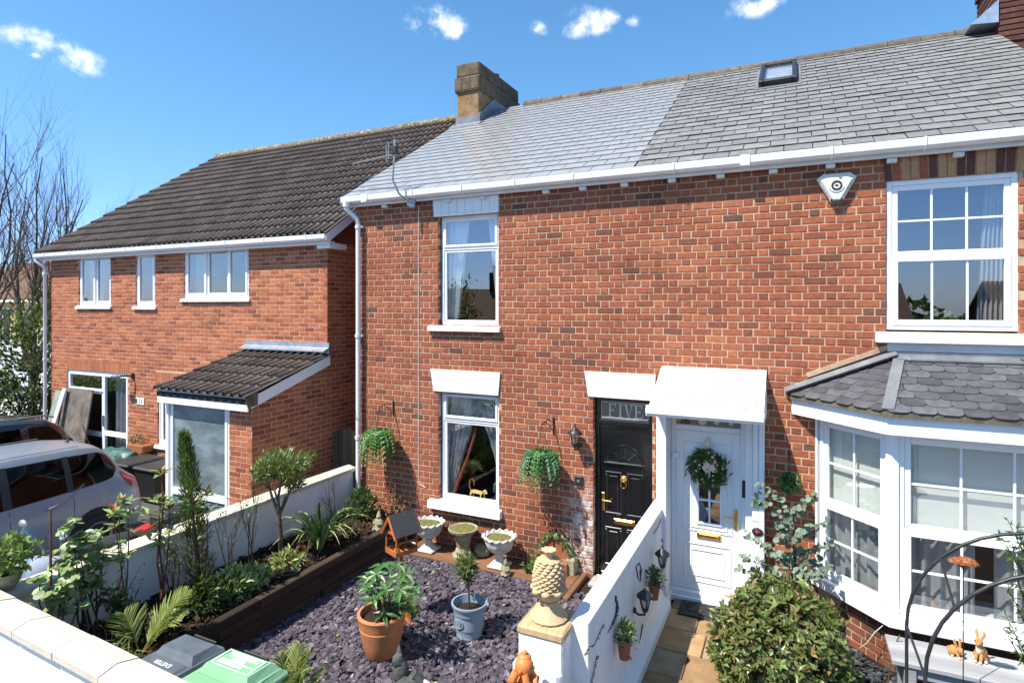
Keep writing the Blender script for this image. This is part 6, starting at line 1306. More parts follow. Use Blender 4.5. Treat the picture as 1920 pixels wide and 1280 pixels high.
# lanterns, wall pots and ironwork on the dividing wall
XW = -1.364
for (x, y, lab) in ((1223, 1055, 'black lantern on the dividing wall nearer the white door'), (1188, 1135, 'black lantern on the dividing wall further from the white door')):
    p = onX(x, y, XW); lantern(p + Vector((0, 0, .0)), (1, 0, 0), lab, s=.98, spike=(x > 1200))
def wallpot(px, py, label, seed, lmat):
    p = onX(px, py, XW + .06); r = random.Random(seed); t = thing('wall_pot', p + Vector((0, 0, -.08)), label, 'plant pot', 'terracotta pots on the dividing wall'); q = p + Vector((.025, 0, 0)); m = MB(); m.lathe([(.04, -.10), (.058, .03), (.064, .035), (.064, .06), (.05, .06), (.045, .02)], q, 18); m.build('pot', 'dark_terracotta', t)
    m = MB(); m.tube([p + Vector((-.058, 0, .05)), q + Vector((0, .066, .03)), q + Vector((.066, 0, .03)), q + Vector((0, -.066, .03)), p + Vector((-.058, 0, .03))], .005, 5); m.build('holder', 'black_metal', t)
    m = MB(); clump(m, q + Vector((.01, 0, .13)), (.09, .10, .11), 150, .06, .02, r, .5, .2, .3, seedv=seed); m.build('plant', lmat, t)
    m = MB(); clump(m, q + Vector((.02, 0, .10)), (.1, .11, .07), 50, .06, .016, r, .1, .4, .3, seedv=seed); m.build('grey_sprigs', 'eucalyptus_leaf', t)
wallpot(1222, 1103, 'small terracotta wall pot nearer the white door', 1, 'mid_leaf'); wallpot(1165, 1210, 'small terracotta wall pot lower on the dividing wall', 2, 'bright_leaf')
m = MB(); q = lambda x, y: onX(x, y, XW + .006)
for pts in ([(1197, 1085), (1193, 1062), (1199, 1055), (1203, 1068), (1200, 1090)], [(1190, 1165), (1183, 1195), (1178, 1225), (1186, 1240), (1196, 1225), (1192, 1215)], [(1205, 1170), (1202, 1190), (1196, 1212), (1194, 1240)], [(1157, 1148), (1160, 1140), (1157, 1125), (1155, 1150), (1148, 1172)], [(1240, 1010), (1246, 1022), (1242, 1035)], [(1230, 1090), (1248, 1092), (1251, 1100), (1250, 1108)]):
    m.tube([q(*a) for a in pts], .006, 6)
for a in ((1155, 1122), (1201, 1072), (1157, 1135)): m.ball(q(*a), (.01, .022, .03), 6, 5)
tag(m.build('iron_scrollwork', 'black_metal'), 'black wrought iron scrolls fixed to the white dividing wall', 'ornament')
m = MB(); r = random.Random(19); V = MB()
for pts in ([(1095, 1228), (1105, 1212), (1115, 1208), (1127, 1180), (1132, 1170)], [(1105, 1290), (1112, 1265), (1117, 1240), (1120, 1228)], [(1140, 1185), (1150, 1165), (1158, 1150)], [(1225, 1000), (1235, 985), (1240, 970)]):
    P = [q(*a) for a in pts]; m.tube(P, .003, 4)
    for k in range(len(P) * 7):
        i = r.randrange(len(P) - 1); V.tone = r.random(); d = rv(r); V.leaf(P[i].lerp(P[i + 1], r.random()) + Vector((.004, 0, 0)), Vector((.3, d.y, d.z)), Vector((1, 0, .3)), r.uniform(.012, .03), .01)
o = tag(m.build('dead_vine', 'bark'), 'dried up vine clinging to the outer end of the dividing wall', 'vine'); V.build('withered_leaves', 'bark', o)
# ================================================================ planting in the raised bed
SZ = .385
def at_bed(px, X=-5.6): # a point of the soil under a photo column
    u = (px - 960) / FPX; d = X / (_c * u - _s); return Vector((X, d * (_c + _s * u) - CAMD, SZ))
def leaf_whorl(m, e, r, n, L, W, spread=.9, upw=.5):
    for k in range(n):
        a = r.uniform(0, 6.283); d = Vector((math.cos(a) * spread, math.sin(a) * spread, upw + r.uniform(-.3, .4))); m.tone = r.random(); (m.round_leaf(e + d.normalized() * L * .6, Vector((0, -.25, 1)) + rv(r) * .55, W * r.uniform(.42, .62), r) if W > L * .7 else m.leaf(e, d, Vector((0, 0, 1)) - d * .4, L * r.uniform(.7, 1.15), W, .2, .25))
def cane_plant(name, label, base, tips, leafmat, shootmat, seed, mstem='bark', rad=.010, L=.085, W=.04, per=9, along=4, group=None, cat='shrub'):
    """upright canes to given tips with leaves gathered at the ends and along the upper half"""
    r = random.Random(seed); t = thing(name, base, label, cat, group); sm = MB(); lm = MB(); sh = MB(); base = Vector(base)
    for tp in tips:
        tp = Vector(tp); b = base + Vector((r.uniform(-.08, .08), r.uniform(-.08, .08), 0)); pts = [b.lerp(tp, f) + Vector((r.uniform(-.03, .03), r.uniform(-.03, .03), 0)) * math.sin(f * 3.14) for f in (0, .25, .5, .75, 1)]
        sm.tube(pts, [rad, rad * .85, rad * .7, rad * .55, rad * .35], 6)
        for k in range(along):
            f = r.uniform(.55, .98); q = pts[2].lerp(tp, (f - .5) * 2); o = rv(r); o.z = abs(o.z) * .5; e = q + o * r.uniform(.04, .13); sm.tube([q, e], [rad * .35, rad * .2], 4); leaf_whorl(lm, e, r, max(3, per // 2), L, W)
        leaf_whorl(lm, tp, r, per, L, W)
        if shootmat and r.random() < .75: leaf_whorl(sh, tp + Vector((0, 0, .02)), r, 6, L * .75, W * .6, .5, 1.)
    sm.build('stems', mstem, t); lm.build('leaves', leafmat, t)
    if sh.v: sh.build('new_shoots', shootmat, t)
    return t
def tipX(px, py, X): return onX(px, py, X)
# rose-like bushes at the near left
cane_plant('rose_bush', 'leafy rose bush with round leaves nearest the front wall corner', at_bed(90, -5.75), [tipX(x, y, X) for x, y, X in ((75, 1090, -5.8), (110, 1065, -5.85), (130, 1090, -5.7), (95, 1110, -5.75), (150, 1120, -5.65), (120, 1110, -5.8), (85, 1120, -5.7))], 'rose_leaf', None, 1, 'bark', .010, .10, .078, 8, 4)
cane_plant('rose_bush', 'tall rose bush overlapping the motorbike behind the wall', at_bed(165, -5.8), [tipX(x, y, X) for x, y, X in ((135, 985, -5.95), (120, 1000, -5.95), (150, 1010, -5.9), (185, 1005, -5.9), (195, 1030, -5.85), (165, 1040, -5.8), (190, 1060, -5.8), (150, 1060, -5.8), (175, 1020, -5.9), (140, 1025, -5.9))], 'rose_leaf', None, 2, 'bark', .010, .10, .08, 8, 4)
cane_plant('rose_bush', 'dark leaved low rose bush at the foot of the white side wall', at_bed(222, -5.7), [tipX(x, y, X) for x, y, X in ((205, 1115, -5.75), (215, 1130, -5.7), (230, 1140, -5.7), (195, 1135, -5.7), (222, 1110, -5.75))], 'mid_leaf', None, 3, 'bark', .008, .075, .058, 7, 4)
m = MB(); b = at_bed(90, -5.78); tp = tipX(95, 955, -5.9); m.tube([b, b.lerp(tp, .5) + Vector((.0, .01, 0)), tp], [.016, .013, .008], 7); t = tag(m.build('cut_cane', 'red_bark'), 'tall bare reddish cane standing among the roses', 'cane'); m = MB(); m.tube([tp, tp + Vector((.02, .12, .05)), tp + Vector((.05, .24, .16))], .004, 4); m.build('side_twig', 'bark', t)
# photinia with red tips
cane_plant('photinia', 'photinia with red young leaves above the motorbike tail', at_bed(240, -5.85), [tipX(x, y, X) for x, y, X in ((225, 945, -5.95), (212, 965, -5.9), (240, 970, -5.95))], 'rose_leaf', 'red_leaf', 4, 'red_bark', .010, .15, .058, 8, 3)
cane_plant('photinia', 'taller photinia with red shoots in front of the porch corner', at_bed(292, -5.7), [tipX(x, y, X) for x, y, X in ((303, 890, -5.8), (300, 945, -5.8), (318, 960, -5.75))], 'rose_leaf', 'red_leaf', 5, 'red_bark', .014, .15, .06, 8, 4)
cane_plant('photinia', 'photinia sprig with red shoots beside the conifer column', at_bed(370, -5.55), [tipX(x, y, X) for x, y, X in ((388, 930, -5.6), (362, 950, -5.6))], 'rose_leaf', 'red_leaf', 6, 'red_bark', .009, .15, .06, 7, 3)
# thin bare shrubs
def bare(name, label, base, n, L, seed, leaves=0, h=.25, mname='bark', spread=.38, depth=2, cat='shrub', rad=.008):
    r = random.Random(seed); t = thing(name, base, label, cat); m = MB(); tips = []
    for k in range(n): d = Vector((r.uniform(-h, h), r.uniform(-h, h), 1)); twiggy(m, base + Vector((r.uniform(-.05, .05), r.uniform(-.05, .05), 0)), d, L * r.uniform(.7, 1.1), rad, depth, r, spread, tips)
    m.build('twigs', mname, t); m = MB()
    for q, d in tips:
        for k in range(leaves): m.tone = r.random(); m.leaf(q + rv(r) * .03, rv(r) + Vector((0, 0, .4)), Vector((0, 0, 1)) + rv(r) * .5, r.uniform(.03, .06), .02)
    if m.v: m.build('leaves', 'mid_leaf', t)
    return t
bare('bare_shrub', 'nearly bare twiggy shrub between the roses and the photinia', at_bed(235, -5.9), 3, .35, 7, 1); bare('bare_shrub', 'leafy twig shrub left of the conifer column', at_bed(330, -5.95), 5, .38, 8, 4)
bare('bare_shrub', 'tall bare stems right of the conifer column', at_bed(430, -5.9), 4, .55, 9, 2, .14); bare('bare_shrub', 'thin upright twigs left of the small standard tree', at_bed(470, -5.9), 4, .55, 10, 2, .16); bare('bare_shrub', 'wiry seed stalks behind the variegated strap plant', at_bed(625, -6.0), 3, .38, 11, 0, .3)
# conifer column
b = at_bed(378, -5.75); t = thing('conifer', b, 'narrow columnar conifer with brown lower half in front of the porch', 'conifer'); r = random.Random(8); m = MB(); tp = tipX(345, 815, -5.8); m.tube([b, b.lerp(tp, .5), tp], [.02, .014, .005], 6); m.build('trunk', 'bark', t); g1 = MB(); g2 = MB()
for i in range(2600):
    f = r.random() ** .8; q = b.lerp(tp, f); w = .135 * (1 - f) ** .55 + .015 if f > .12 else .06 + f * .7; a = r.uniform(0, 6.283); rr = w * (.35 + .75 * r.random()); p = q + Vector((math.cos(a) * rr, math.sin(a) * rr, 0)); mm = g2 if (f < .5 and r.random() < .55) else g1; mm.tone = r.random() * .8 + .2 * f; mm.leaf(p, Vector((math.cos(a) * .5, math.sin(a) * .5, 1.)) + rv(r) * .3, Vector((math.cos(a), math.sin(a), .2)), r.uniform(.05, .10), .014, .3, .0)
g1.build('foliage', 'conifer_leaf', t); g2.build('brown_foliage', 'conifer_brown', t)
# standard tree with flat umbrella crown
b = at_bed(527, -5.72); t = thing('standard_tree', b, 'small forked standard tree with flat glossy crown in the raised bed', 'tree'); r = random.Random(13); m = MB(); k0 = tipX(523, 965, -5.72); m.tube([b, b.lerp(k0, .5) + Vector((.0, .01, 0)), k0], [.032, .028, .026], 9); ends = []
for x, y in ((515, 920), (545, 915), (500, 895), (560, 895), (530, 890)): e = tipX(x, y, -5.72 + r.uniform(-.15, .15)); ends.append(e); m.tube([k0, k0.lerp(e, .4) + Vector((0, r.uniform(-.05, .05), .03)), e], [.022, .017, .01], 7)
for e in ends: 
    for k in range(5): f = e + Vector((r.uniform(-.15, .15), r.uniform(-.18, .18), r.uniform(.03, .15))); m.tube([e, (e + f) / 2 + rv(r) * .015, f], [.008, .006, .004], 5)
m.build('trunk', 'grey_bark', t); cc = tipX(532, 872, -5.72); m = MB(); clump(m, cc, (.33, .36, .17), 1050, .075, .026, r, .35, .35, .35, seedv=4.); clump(m, tipX(492, 885, -5.72), (.14, .16, .12), 200, .075, .026, r, .35, .35, .3); clump(m, tipX(552, 905, -5.72), (.14, .16, .10), 160, .075, .026, r, .2, .3, .3); m.build('crown', 'laurel_leaf', t)
m = MB(); clump(m, cc + Vector((0, 0, .06)), (.32, .34, .15), 160, .07, .024, r, .7, .85, .3, seedv=4.); m.build('young_leaves', 'bright_leaf', t)
# variegated strap-leaved plant
b = at_bed(598, -5.45); t = thing('strap_plant', b, 'variegated strap leaved plant arching over the sleeper edge', 'plant'); r = random.Random(14); A = MB(); Bm = MB()
for i in range(78):
    a = r.uniform(0, 6.283); L = r.uniform(.62, 1.12); lean = r.uniform(.25, 1.0); d = Vector((math.cos(a), math.sin(a), 0)); pts = []
    for k in range(8): f = k / 7; pts.append(b + d * (.03 + L * lean * (f ** 1.25) * .75) + Vector((0, 0, L * (.9 * f - (.35 + .65 * lean) * f ** 2.6 * .75))))
    w = r.uniform(.024, .038); mm = A if i % 4 else Bm; mm.tone = r.random(); mm.blade(pts, [w * .7, w, w, w, w * .9, w * .75, w * .5, w * .12])
A.build('striped_blades', 'variegated_leaf', t); Bm.build('green_blades', 'mid_leaf', t)
# low shrubs along the sleepers
shrub('low_shrub', 'dark glossy low shrub left of the pale green shrub', 'shrub', at_bed(385, -5.42) + Vector((0, 0, .15)), (.2, .22, .19), 420, .075, .034, 'dark_leaf', 21, extra=((.2, .22, .2), 60, .06, 'bright_leaf'))
shrub('low_shrub', 'pale green low shrub below the bare stems', 'shrub', at_bed(435, -5.42) + Vector((0, 0, .14)), (.22, .26, .18), 470, .085, .034, 'variegated_leaf', 22, extra=((.2, .2, .12), 160, .08, 'mid_leaf'))
shrub('low_shrub', 'pale green spreading shrub beside the dark stone bowl', 'shrub', at_bed(478, -5.4) + Vector((0, 0, .11)), (.17, .2, .14), 280, .08, .032, 'variegated_leaf', 23, extra=((.15, .15, .1), 100, .07, 'mid_leaf'))
shrub('low_shrub', 'small yellow green shrub with reddish stems left of the strap plant', 'shrub', at_bed(538, -5.4) + Vector((0, 0, .10)), (.18, .2, .12), 230, .085, .028, 'palm_leaf', 24, mstem='red_bark')
shrub('low_shrub', 'dark evergreen shrub in the corner by the downpipe', 'shrub', Vector((-5.72, -.38, SZ + .2)), (.24, .22, .24), 520, .07, .034, 'dark_leaf', 25, extra=((.22, .2, .22), 60, .06, 'mid_leaf'))
shrub('low_shrub', 'straggly brown green shrub under the left hanging basket', 'shrub', Vector((-5.35, -.16, SZ + .16)), (.24, .13, .22), 160, .05, .02, 'dry_leaf', 26, lump=.5)
shrub('low_shrub', 'small dark shrub at the foot of the conifer column', 'shrub', at_bed(352, -5.55) + Vector((0, 0, .10)), (.15, .17, .14), 200, .07, .034, 'dark_leaf', 27)
# palms
def palm(name, label, b, tips, leafmat, seed, nl=27, LL=.28, W=.015, cat='palm'):
    r = random.Random(seed); b = Vector(b); t = thing(name, b, label, cat); s_ = MB()
    for tp in tips:
        tp = Vector(tp); up = Vector((0, 0, 1)); mid = b.lerp(tp, .55) + Vector((0, 0, .10 * (tp - b).length)); P = [b.lerp(mid, f * 2) if f < .5 else mid.lerp(tp, f * 2 - 1) for f in [k / 12 for k in range(13)]]; s_.tube(P, [.009 * (1 - .7 * k / 12) for k in range(13)], 5); m = MB()
        for k in range(nl):
            f = .22 + .78 * k / nl; i = min(11, int(f * 12)); q = P[i].lerp(P[i + 1], f * 12 - i); ax = (P[i + 1] - P[i]).normalized(); sd = ax.cross(up); sd = sd.normalized() if sd.length > .05 else Vector((1, 0, 0)); L = LL * math.sin(min(1, (1.12 - f) * 1.25) * 1.57) * (.5 + .5 * min(1, f * 3))
            for s in (-1, 1): d = (sd * s * .8 + ax * .75 + Vector((0, 0, .2)) + rv(r) * .1).normalized(); m.tone = r.random(); m.blade([q, q + d * L * .5, q + d * L - Vector((0, 0, L * .12))], [W * .6, W, W * .1], up, .35)
        m.build('frond', leafmat, t)
    s_.build('leaf_stalks', 'palm_leaf', t); return t
pb = Vector((-5.28, -3.92, SZ - .02))
palm('palm', 'young palm with stiff fronds behind the grey bin', pb, [tipX(352, 1108, -5.15), tipX(232, 1150, -5.5), tipX(340, 1160, -5.0), tipX(212, 1215, -5.5), tipX(320, 1145, -5.3)], 'palm_leaf', 31)
pb = Vector((-3.76, -3.62, .12))
pt = pot('palm_pot', Vector((-3.76, -3.62, .0)), [(.12, 0), (.16, .2), (.17, .22), (.15, .22), (.14, .16)], 'dark_terracotta', 'brown pot of the yellow palm by the green bin', .14, .18)
palm('palm', 'yellow green palm standing beside the green bin', pb, [pb + Vector(v) for v in ((-.02, .12, .50), (.10, .10, .48), (.16, -.05, .40), (-.16, .02, .42), (.05, -.12, .42), (.22, .1, .3), (-.2, .14, .3))], 'palm_leaf', 32, 24, .22, .013)
b = at_bed(170, -5.35); t = thing('grass_tuft', b, 'tuft of yellow green grass blades behind the front wall', 'grass'); m = MB(); r = random.Random(4)
for i in range(60):
    a = r.uniform(0, 6.28); d = Vector((math.cos(a), math.sin(a), 0)); q = b + Vector((r.uniform(-.25, .25), r.uniform(-.3, .3), 0)); L = r.uniform(.12, .28); m.tone = r.random(); m.blade([q, q + d * L * .25 + Vector((0, 0, L * .7)), q + d * L * .8 + Vector((0, 0, L * .75))], [.008, .008, .001])
m.build('blades', 'palm_leaf', t)
c = onZ(520, 1068, SZ + .03); pot('stone_bowl', Vector((-5.26, c.y, SZ)), [(.08, 0), (.12, .05), (.13, .06), (.115, .06), (.1, .03)], 'grey_statue', 'dark shallow stone bowl on the raised bed', .105, .045)
# fallen yellow leaves and pale stones
m = MB(); r = random.Random(44)
for i in range(26): m.tone = r.random(); m.leaf(Vector((r.uniform(-5, -2), r.uniform(-4, -.6), .062)), Vector((r.gauss(0, 1), r.gauss(0, 1), .1)), Vector((0, 0, 1)), .06, .03)
o = m.build('fallen_leaves', 'palm_leaf'); o['kind'] = 'stuff'; tag(o, 'yellow fallen leaves scattered on the slate chippings', 'leaves')
c = Vector((-6.22, -4.50, 1.03)); pot('clay_pot', c, [(.06, 0), (.10, .06), (.115, .12), (.12, .14), (.1, .14), (.09, .1)], 'mossy_stone', 'round stone pot on the corner of the garden wall', .095, .11)
shrub('rose_bush', 'bushy green rose in the stone pot on the wall corner', 'shrub', c + Vector((-.02, .02, .28)), (.2, .22, .17), 300, .075, .055, 'bright_leaf', 51, height=.17)
# ================================================================ wheelie bins
def bin_(x0, x1, y0, y1, zt, body, lidm, label, text):
    """lid hinge towards the front wall, lip towards the house"""
    cx = (x0 + x1) / 2; t = thing('wheelie_bin', (cx, (y0 + y1) / 2, 0), label, 'bin'); m = MB(); i = .06
    V = [(x0 + i, y0 + i, .04), (x1 - i, y0 + i, .04), (x1 - i, y1 - i, .04), (x0 + i, y1 - i, .04), (x0 + .015, y0 + .02, zt - .1), (x1 - .015, y0 + .02, zt - .1), (x1 - .015, y1 - .03, zt - .1), (x0 + .015, y1 - .03, zt - .1)]
    m.add(V, [(3, 2, 1, 0), (4, 5, 6, 7), (0, 1, 5, 4), (1, 2, 6, 5), (2, 3, 7, 6), (3, 0, 4, 7)]); m.bbox(x0, x1, y0 + .0, y1 - .01, zt - .12, zt - .07, .012); m.build('body', body, t)
    for xx in (x0 + .0, x1 - .05): m = MB(); m.lathe([(.02, -.025), (.1, -.025), (.1, .025), (.02, .025)], (xx + .025, y0 + .06, .1), 18, M=Matrix.Rotation(R(90), 4, 'Y')); m.build('wheel', 'rubber', t)
    def taper(mm, X0, X1, Y0, Y1, z0, z1b, z1f, i0):
        """block with inset top; top slopes from z1b at the hinge to z1f at the front"""
        V = [(X0, Y0, z0), (X1, Y0, z0), (X1, Y1, z0), (X0, Y1, z0), (X0 + i0, Y0 + i0, z1b), (X1 - i0, Y0 + i0, z1b), (X1 - i0, Y1 - i0, z1f), (X0 + i0, Y1 - i0, z1f)]; mm.add(V, [(3, 2, 1, 0), (4, 5, 6, 7), (0, 1, 5, 4), (1, 2, 6, 5), (2, 3, 7, 6), (3, 0, 4, 7)])
    m = MB(); m.bbox(x0 - .014, x1 + .014, y0 + .03, y1 + .02, zt - .105, zt - .062, .012); taper(m, x0 + .0, x1 - .0, y0 + .035, y1 + .0, zt - .0615, zt - .02, zt - .035, .02); lid = m.build('lid', lidm, t)
    ym = y0 + (y1 - y0) * .42; m = MB(); taper(m, x0 + .03, x1 - .03, ym, y1 - .02, zt - .034, zt + .022, zt + .012, .04); m.build('raised_panel', lidm, lid)
    m = MB(); taper(m, x0 + .05, x1 - .05, y0 + .06, ym - .01, zt - .024, zt - .012, zt - .014, .015); m.build('rear_panel', lidm, lid)
    m = MB(); m.bbox(cx - .14, cx + .14, y1 + .021, y1 + .055, zt - .10, zt - .07, .012); m.build('lid_handle', lidm, lid); m = MB(); m.bbox(cx - .12, cx + .12, y1 - .021, y1 - .006, zt - .03, zt + .0, .004); m.build('handle_recess', 'black_plastic', lid)
    m = MB(); m.tube([(x0 + .05, y0 + .0, zt - .06), (x1 - .05, y0 + .0, zt - .06)], .016, 8); m.build('hinge_bar', body, t)
    for s, dx, dy, sz in text: Mx = Matrix.Translation((cx + dx, (y0 + .06 + ym) / 2 + dy, zt - .0115)) @ Matrix.Rotation(R(180), 4, 'Z'); text_mesh(s, sz, Mx).build('print', 'print_white', lid)
    if not text:                                                  # worn printed panel: frame and smudged lines
        ya, yb = ym + .055, y1 - .075; xa, xb = x0 + .095, x1 - .095; zz = lambda y: zt + .0235 - .01 * (y - ym) / (y1 - ym)
        for bx in ((xa, xb, ya, ya + .005), (xa, xb, yb - .005, yb), (xa, xa + .005, ya, yb), (xb - .005, xb, ya, yb), (xa + .03, xb - .10, ya + .03, ya + .05), (xa + .02, xb - .03, ya + .065, ya + .071), (xa + .1, xa + .16, ya + .085, ya + .105), (xa + .17, xa + .23, ya + .08, ya + .1), (xa + .13, xa + .2, ya + .112, ya + .126), (xa + .04, xb - .08, ya + .14, ya + .15), (xa + .06, xb - .04, yb - .045, yb - .034), (xa + .08, xb - .06, yb - .026, yb - .014)):
            if bx[3] <= yb + .001: m = MB(); m.box(bx[0], bx[1], bx[2], bx[3], zz(bx[2]) - .006, zz(bx[2]) + .0015); m.build('print', 'print_white', lid)
    return lid
bin_(-4.27, -3.80, -4.67, -4.19, .975, 'bin_grey', 'bin_grey', 'grey wheelie bin with white lettering on its lid', [('EXETER', 0, 0, .05)])
bin_(-3.755, -3.21, -4.72, -4.20, 1.0, 'bin_green', 'bin_green', 'green wheelie bin with printed white panel on its lid', [])
# ================================================================ side gate, right hand garden furniture
gt = thing('side_gate', (-6.5, .28, 0), 'weathered board gate between the two houses', 'gate'); r = random.Random(2)
for k in range(7): m = MB(); x = -6.865 + k * .1; m.bbox(x + .003, x + .095, .26 + .008 * (k % 2), .285 + .008 * (k % 2), .05, 1.50 - .03 * abs(k - 3) + r.uniform(-.015, .015), .004); o = m.build('board', 'fence_wood', gt); o['tone'] = r.random()
m = MB(); m.bbox(-6.86, -6.17, .295, .34, 1.2, 1.29, .004); m.bbox(-6.86, -6.17, .295, .34, .35, .44, .004); m.build('rails', 'fence_wood', gt)
# garden arch: two hoops with rungs
AR = thing('garden_arch', (1.05, -4.0, 0), 'dark metal garden arch in front of the bay', 'garden arch'); XA, RA, ZS = .514, .536, 1.92; hoops = []
for Y in (-3.766, -4.216):
    P = [Vector((XA, Y, 0)), Vector((XA, Y, 1.0)), Vector((XA, Y, ZS))] + [Vector((XA + RA - RA * math.cos(a), Y, ZS + RA * math.sin(a))) for a in [math.pi * k / 20 for k in range(1, 20)]] + [Vector((XA + 2 * RA, Y, ZS)), Vector((XA + 2 * RA, Y, 0))]
    m = MB(); m.tube(P, .008, 10); m.build('hoop', 'black_metal', AR); hoops.append(P)
def hoop_pt(a, Y): return Vector((XA + RA - RA * math.cos(R(a)), Y, ZS + RA * math.sin(R(a))))
for a, b2 in ((0, -6), (42, 36), (90, 90), (138, 144), (180, 186)): m = MB(); m.tube([hoop_pt(a, -3.766), hoop_pt(max(0, min(180, b2)), -4.216)], .006, 6); m.build('rung', 'black_metal', AR)
for z in (.4, .8, 1.2, 1.6):
    for X in (XA, XA + 2 * RA): m = MB(); m.tube([(X, -3.766, z), (X, -4.216, z + .12)], .006, 6); m.build('rung', 'black_metal', AR)
# bench
bn = thing('bench', (1.5, -1.1, 0), 'weathered grey timber bench below the bay window', 'bench'); 
for k in range(3): m = MB(); m.bbox(.77, 2.3, -1.335 + k * .15, -1.193 + k * .15, .455, .495, .005); o = m.build('seat_plank', 'grey_wood', bn); o['tone'] = (.3, .6, .45)[k]
for X in (.86, 2.08):
    for Y in (-1.32, -1.0): m = MB(); m.bbox(X, X + .09, Y, Y + .07, 0, .454, .006); m.build('leg', 'grey_wood', bn)
m = MB(); m.bbox(.951, 2.079, -1.30, -1.26, .36, .45, .005); m.build('apron', 'grey_wood', bn)
def rabbit(c, s, label, face=R(-35), upright=True):
    c = Vector(c); t = thing('rabbit_ornament', c, label, 'ornament'); Mz = Matrix.Translation(c) @ Matrix.Rotation(face, 4, 'Z') @ Matrix.Scale(s, 4); S = lambda v: Mz @ Vector(v); m = MB()
    def bl(p, rad, mm=m, n=14): mm.ball(S(p), Vector(rad) * s, n, 10)
    if upright: bl((0, .03, .075), (.055, .065, .075)); bl((0, -.01, .12), (.042, .045, .07)); bl((0, -.035, .215), (.036, .045, .038)); bl((0, -.07, .205), (.022, .022, .018)); hz, hy = .215, -.03
    else: bl((0, .03, .05), (.05, .075, .05)); bl((0, -.035, .075), (.038, .04, .045)); bl((0, -.065, .095), (.035, .042, .036)); hz, hy = .095, -.055
    for q in (-1, 1): m.tube([S((q * .014, hy + .01, hz + .025)), S((q * .03, hy + .03, hz + .065)), S((q * .036, hy + .035, hz + .10)), S((q * .03, hy + .03, hz + .125))], [.010 * s, .016 * s, .014 * s, .003 * s], 8)
    for q in (-1, 1): bl((q * .045, .03, .04), (.025, .045, .04)); m.tube([S((q * .022, -.03, .09)), S((q * .022, -.055, .04)), S((q * .022, -.065, .012))], [.018 * s, .015 * s, .013 * s], 8)
    bl((0, .1, .04), (.022, .022, .022)); m.build('body', 'rabbit_fur', t); m = MB()
    if upright: bl((0, -.045, .13), (.026, .018, .045), m)
    for q in (-1, 1): bl((q * .022, -.075, .012), (.015, .022, .012), m); bl((q * .048, -.0, .012), (.016, .035, .012), m)
    bl((0, hy - .045 if upright else hy - .04, hz - .018), (.016, .012, .012), m); m.build('pale_fur', 'cream_fur', t); m = MB()
    for q in (-1, 1): bl((q * .031, hy - .022, hz + .006), (.008, .008, .009), m, 8)
    m.build('eyes', 'black_gloss', t)
p = onZ(1838, 1238, .497); rabbit(p, .78, 'upright brown rabbit ornament with raised ears on the bench', R(-30)); p = onZ(1792, 1228, .497); rabbit(p, .72, 'small crouching brown rabbit ornament at the left on the bench', R(30), False)
p = onY(1806, 1056, -1.55); t = thing('rusty_ornament', (p.x, p.y, 0), 'rusty domed metal ornament on a thin stake above the bench', 'ornament'); m = MB(); m.ball(p, (.095, .04, .05), 18, 8, lambda d: 1 if d.z > -.2 else .55); m.build('dome', 'rust', t); m = MB(); r = random.Random(3)
for i in range(160): d = rv(r); d.z = abs(d.z); q = p + Vector((d.x * .093, d.y * .04, d.z * .05)); m.tube([q, q + d * .012], [.003, .001], 3)
m.build('spikes', 'rust', t, stuff=True); m = MB(); m.tube([(p.x, p.y, 0), p], .004, 5); m.build('stake', 'black_metal', t)
b0 = Vector((onY(1905, 1180, -2.6).x + .03, -2.6, 0)); t = thing('olive_shrub', b0, 'thin olive shrub at the right edge beside the arch', 'shrub'); r = random.Random(7); m = MB(); lf = MB()
for x, y in ((1890, 975), (1905, 985), (1880, 1010), (1915, 1030), (1895, 1050), (1905, 1080), (1890, 1100), (1885, 1150), (1915, 1140), (1900, 1180), (1915, 1000), (1875, 1000), (1900, 1030), (1920, 1100), (1880, 1175)):
    e = onY(x, y, b0.y + r.uniform(-.2, .2)); s = Vector((b0.x + .06, b0.y, max(.3, e.z - .35))); m.tube([s, (s + e) / 2, e], [.006, .004, .002], 4)
    for k in range(16): q = s.lerp(e, .4 + .6 * r.random()); lf.tone = r.random(); lf.leaf(q, rv(r) + Vector((0, 0, .3)), rv(r), .05, .013)
m.tube([b0, b0 + Vector((.05, 0, .7)), b0 + Vector((.06, 0, 1.6))], [.015, .012, .006], 6); m.build('stems', 'bark', t); lf.build('leaves', 'mid_leaf', t)
m = MB(); m.tube([onY(1655, 1172, -.66), onY(1640, 1185, -.64), onY(1625, 1205, -.6), onY(1612, 1214, -.5)], .004, 5); tag(m.build('loose_cable', 'cream_plastic'), 'pale cable looping down from the corner of the bay sill', 'cable')
m = MB(); m.tube([onY(1687, 1190, -1.0), onY(1675, 1215, -1.0), onY(1668, 1260, -1.0), onY(1664, 1285, -1.0)], .006, 5); tag(m.build('hanging_rope', 'dry_leaf'), 'brown rope hanging from the left end of the bench', 'rope')
m = MB(); m.bbox(1.25, 2.2, -.98, -.8, 0, .4, .01); tag(m.build('storage_box', 'black_plastic'), 'black box in the shade under the bench', 'box')
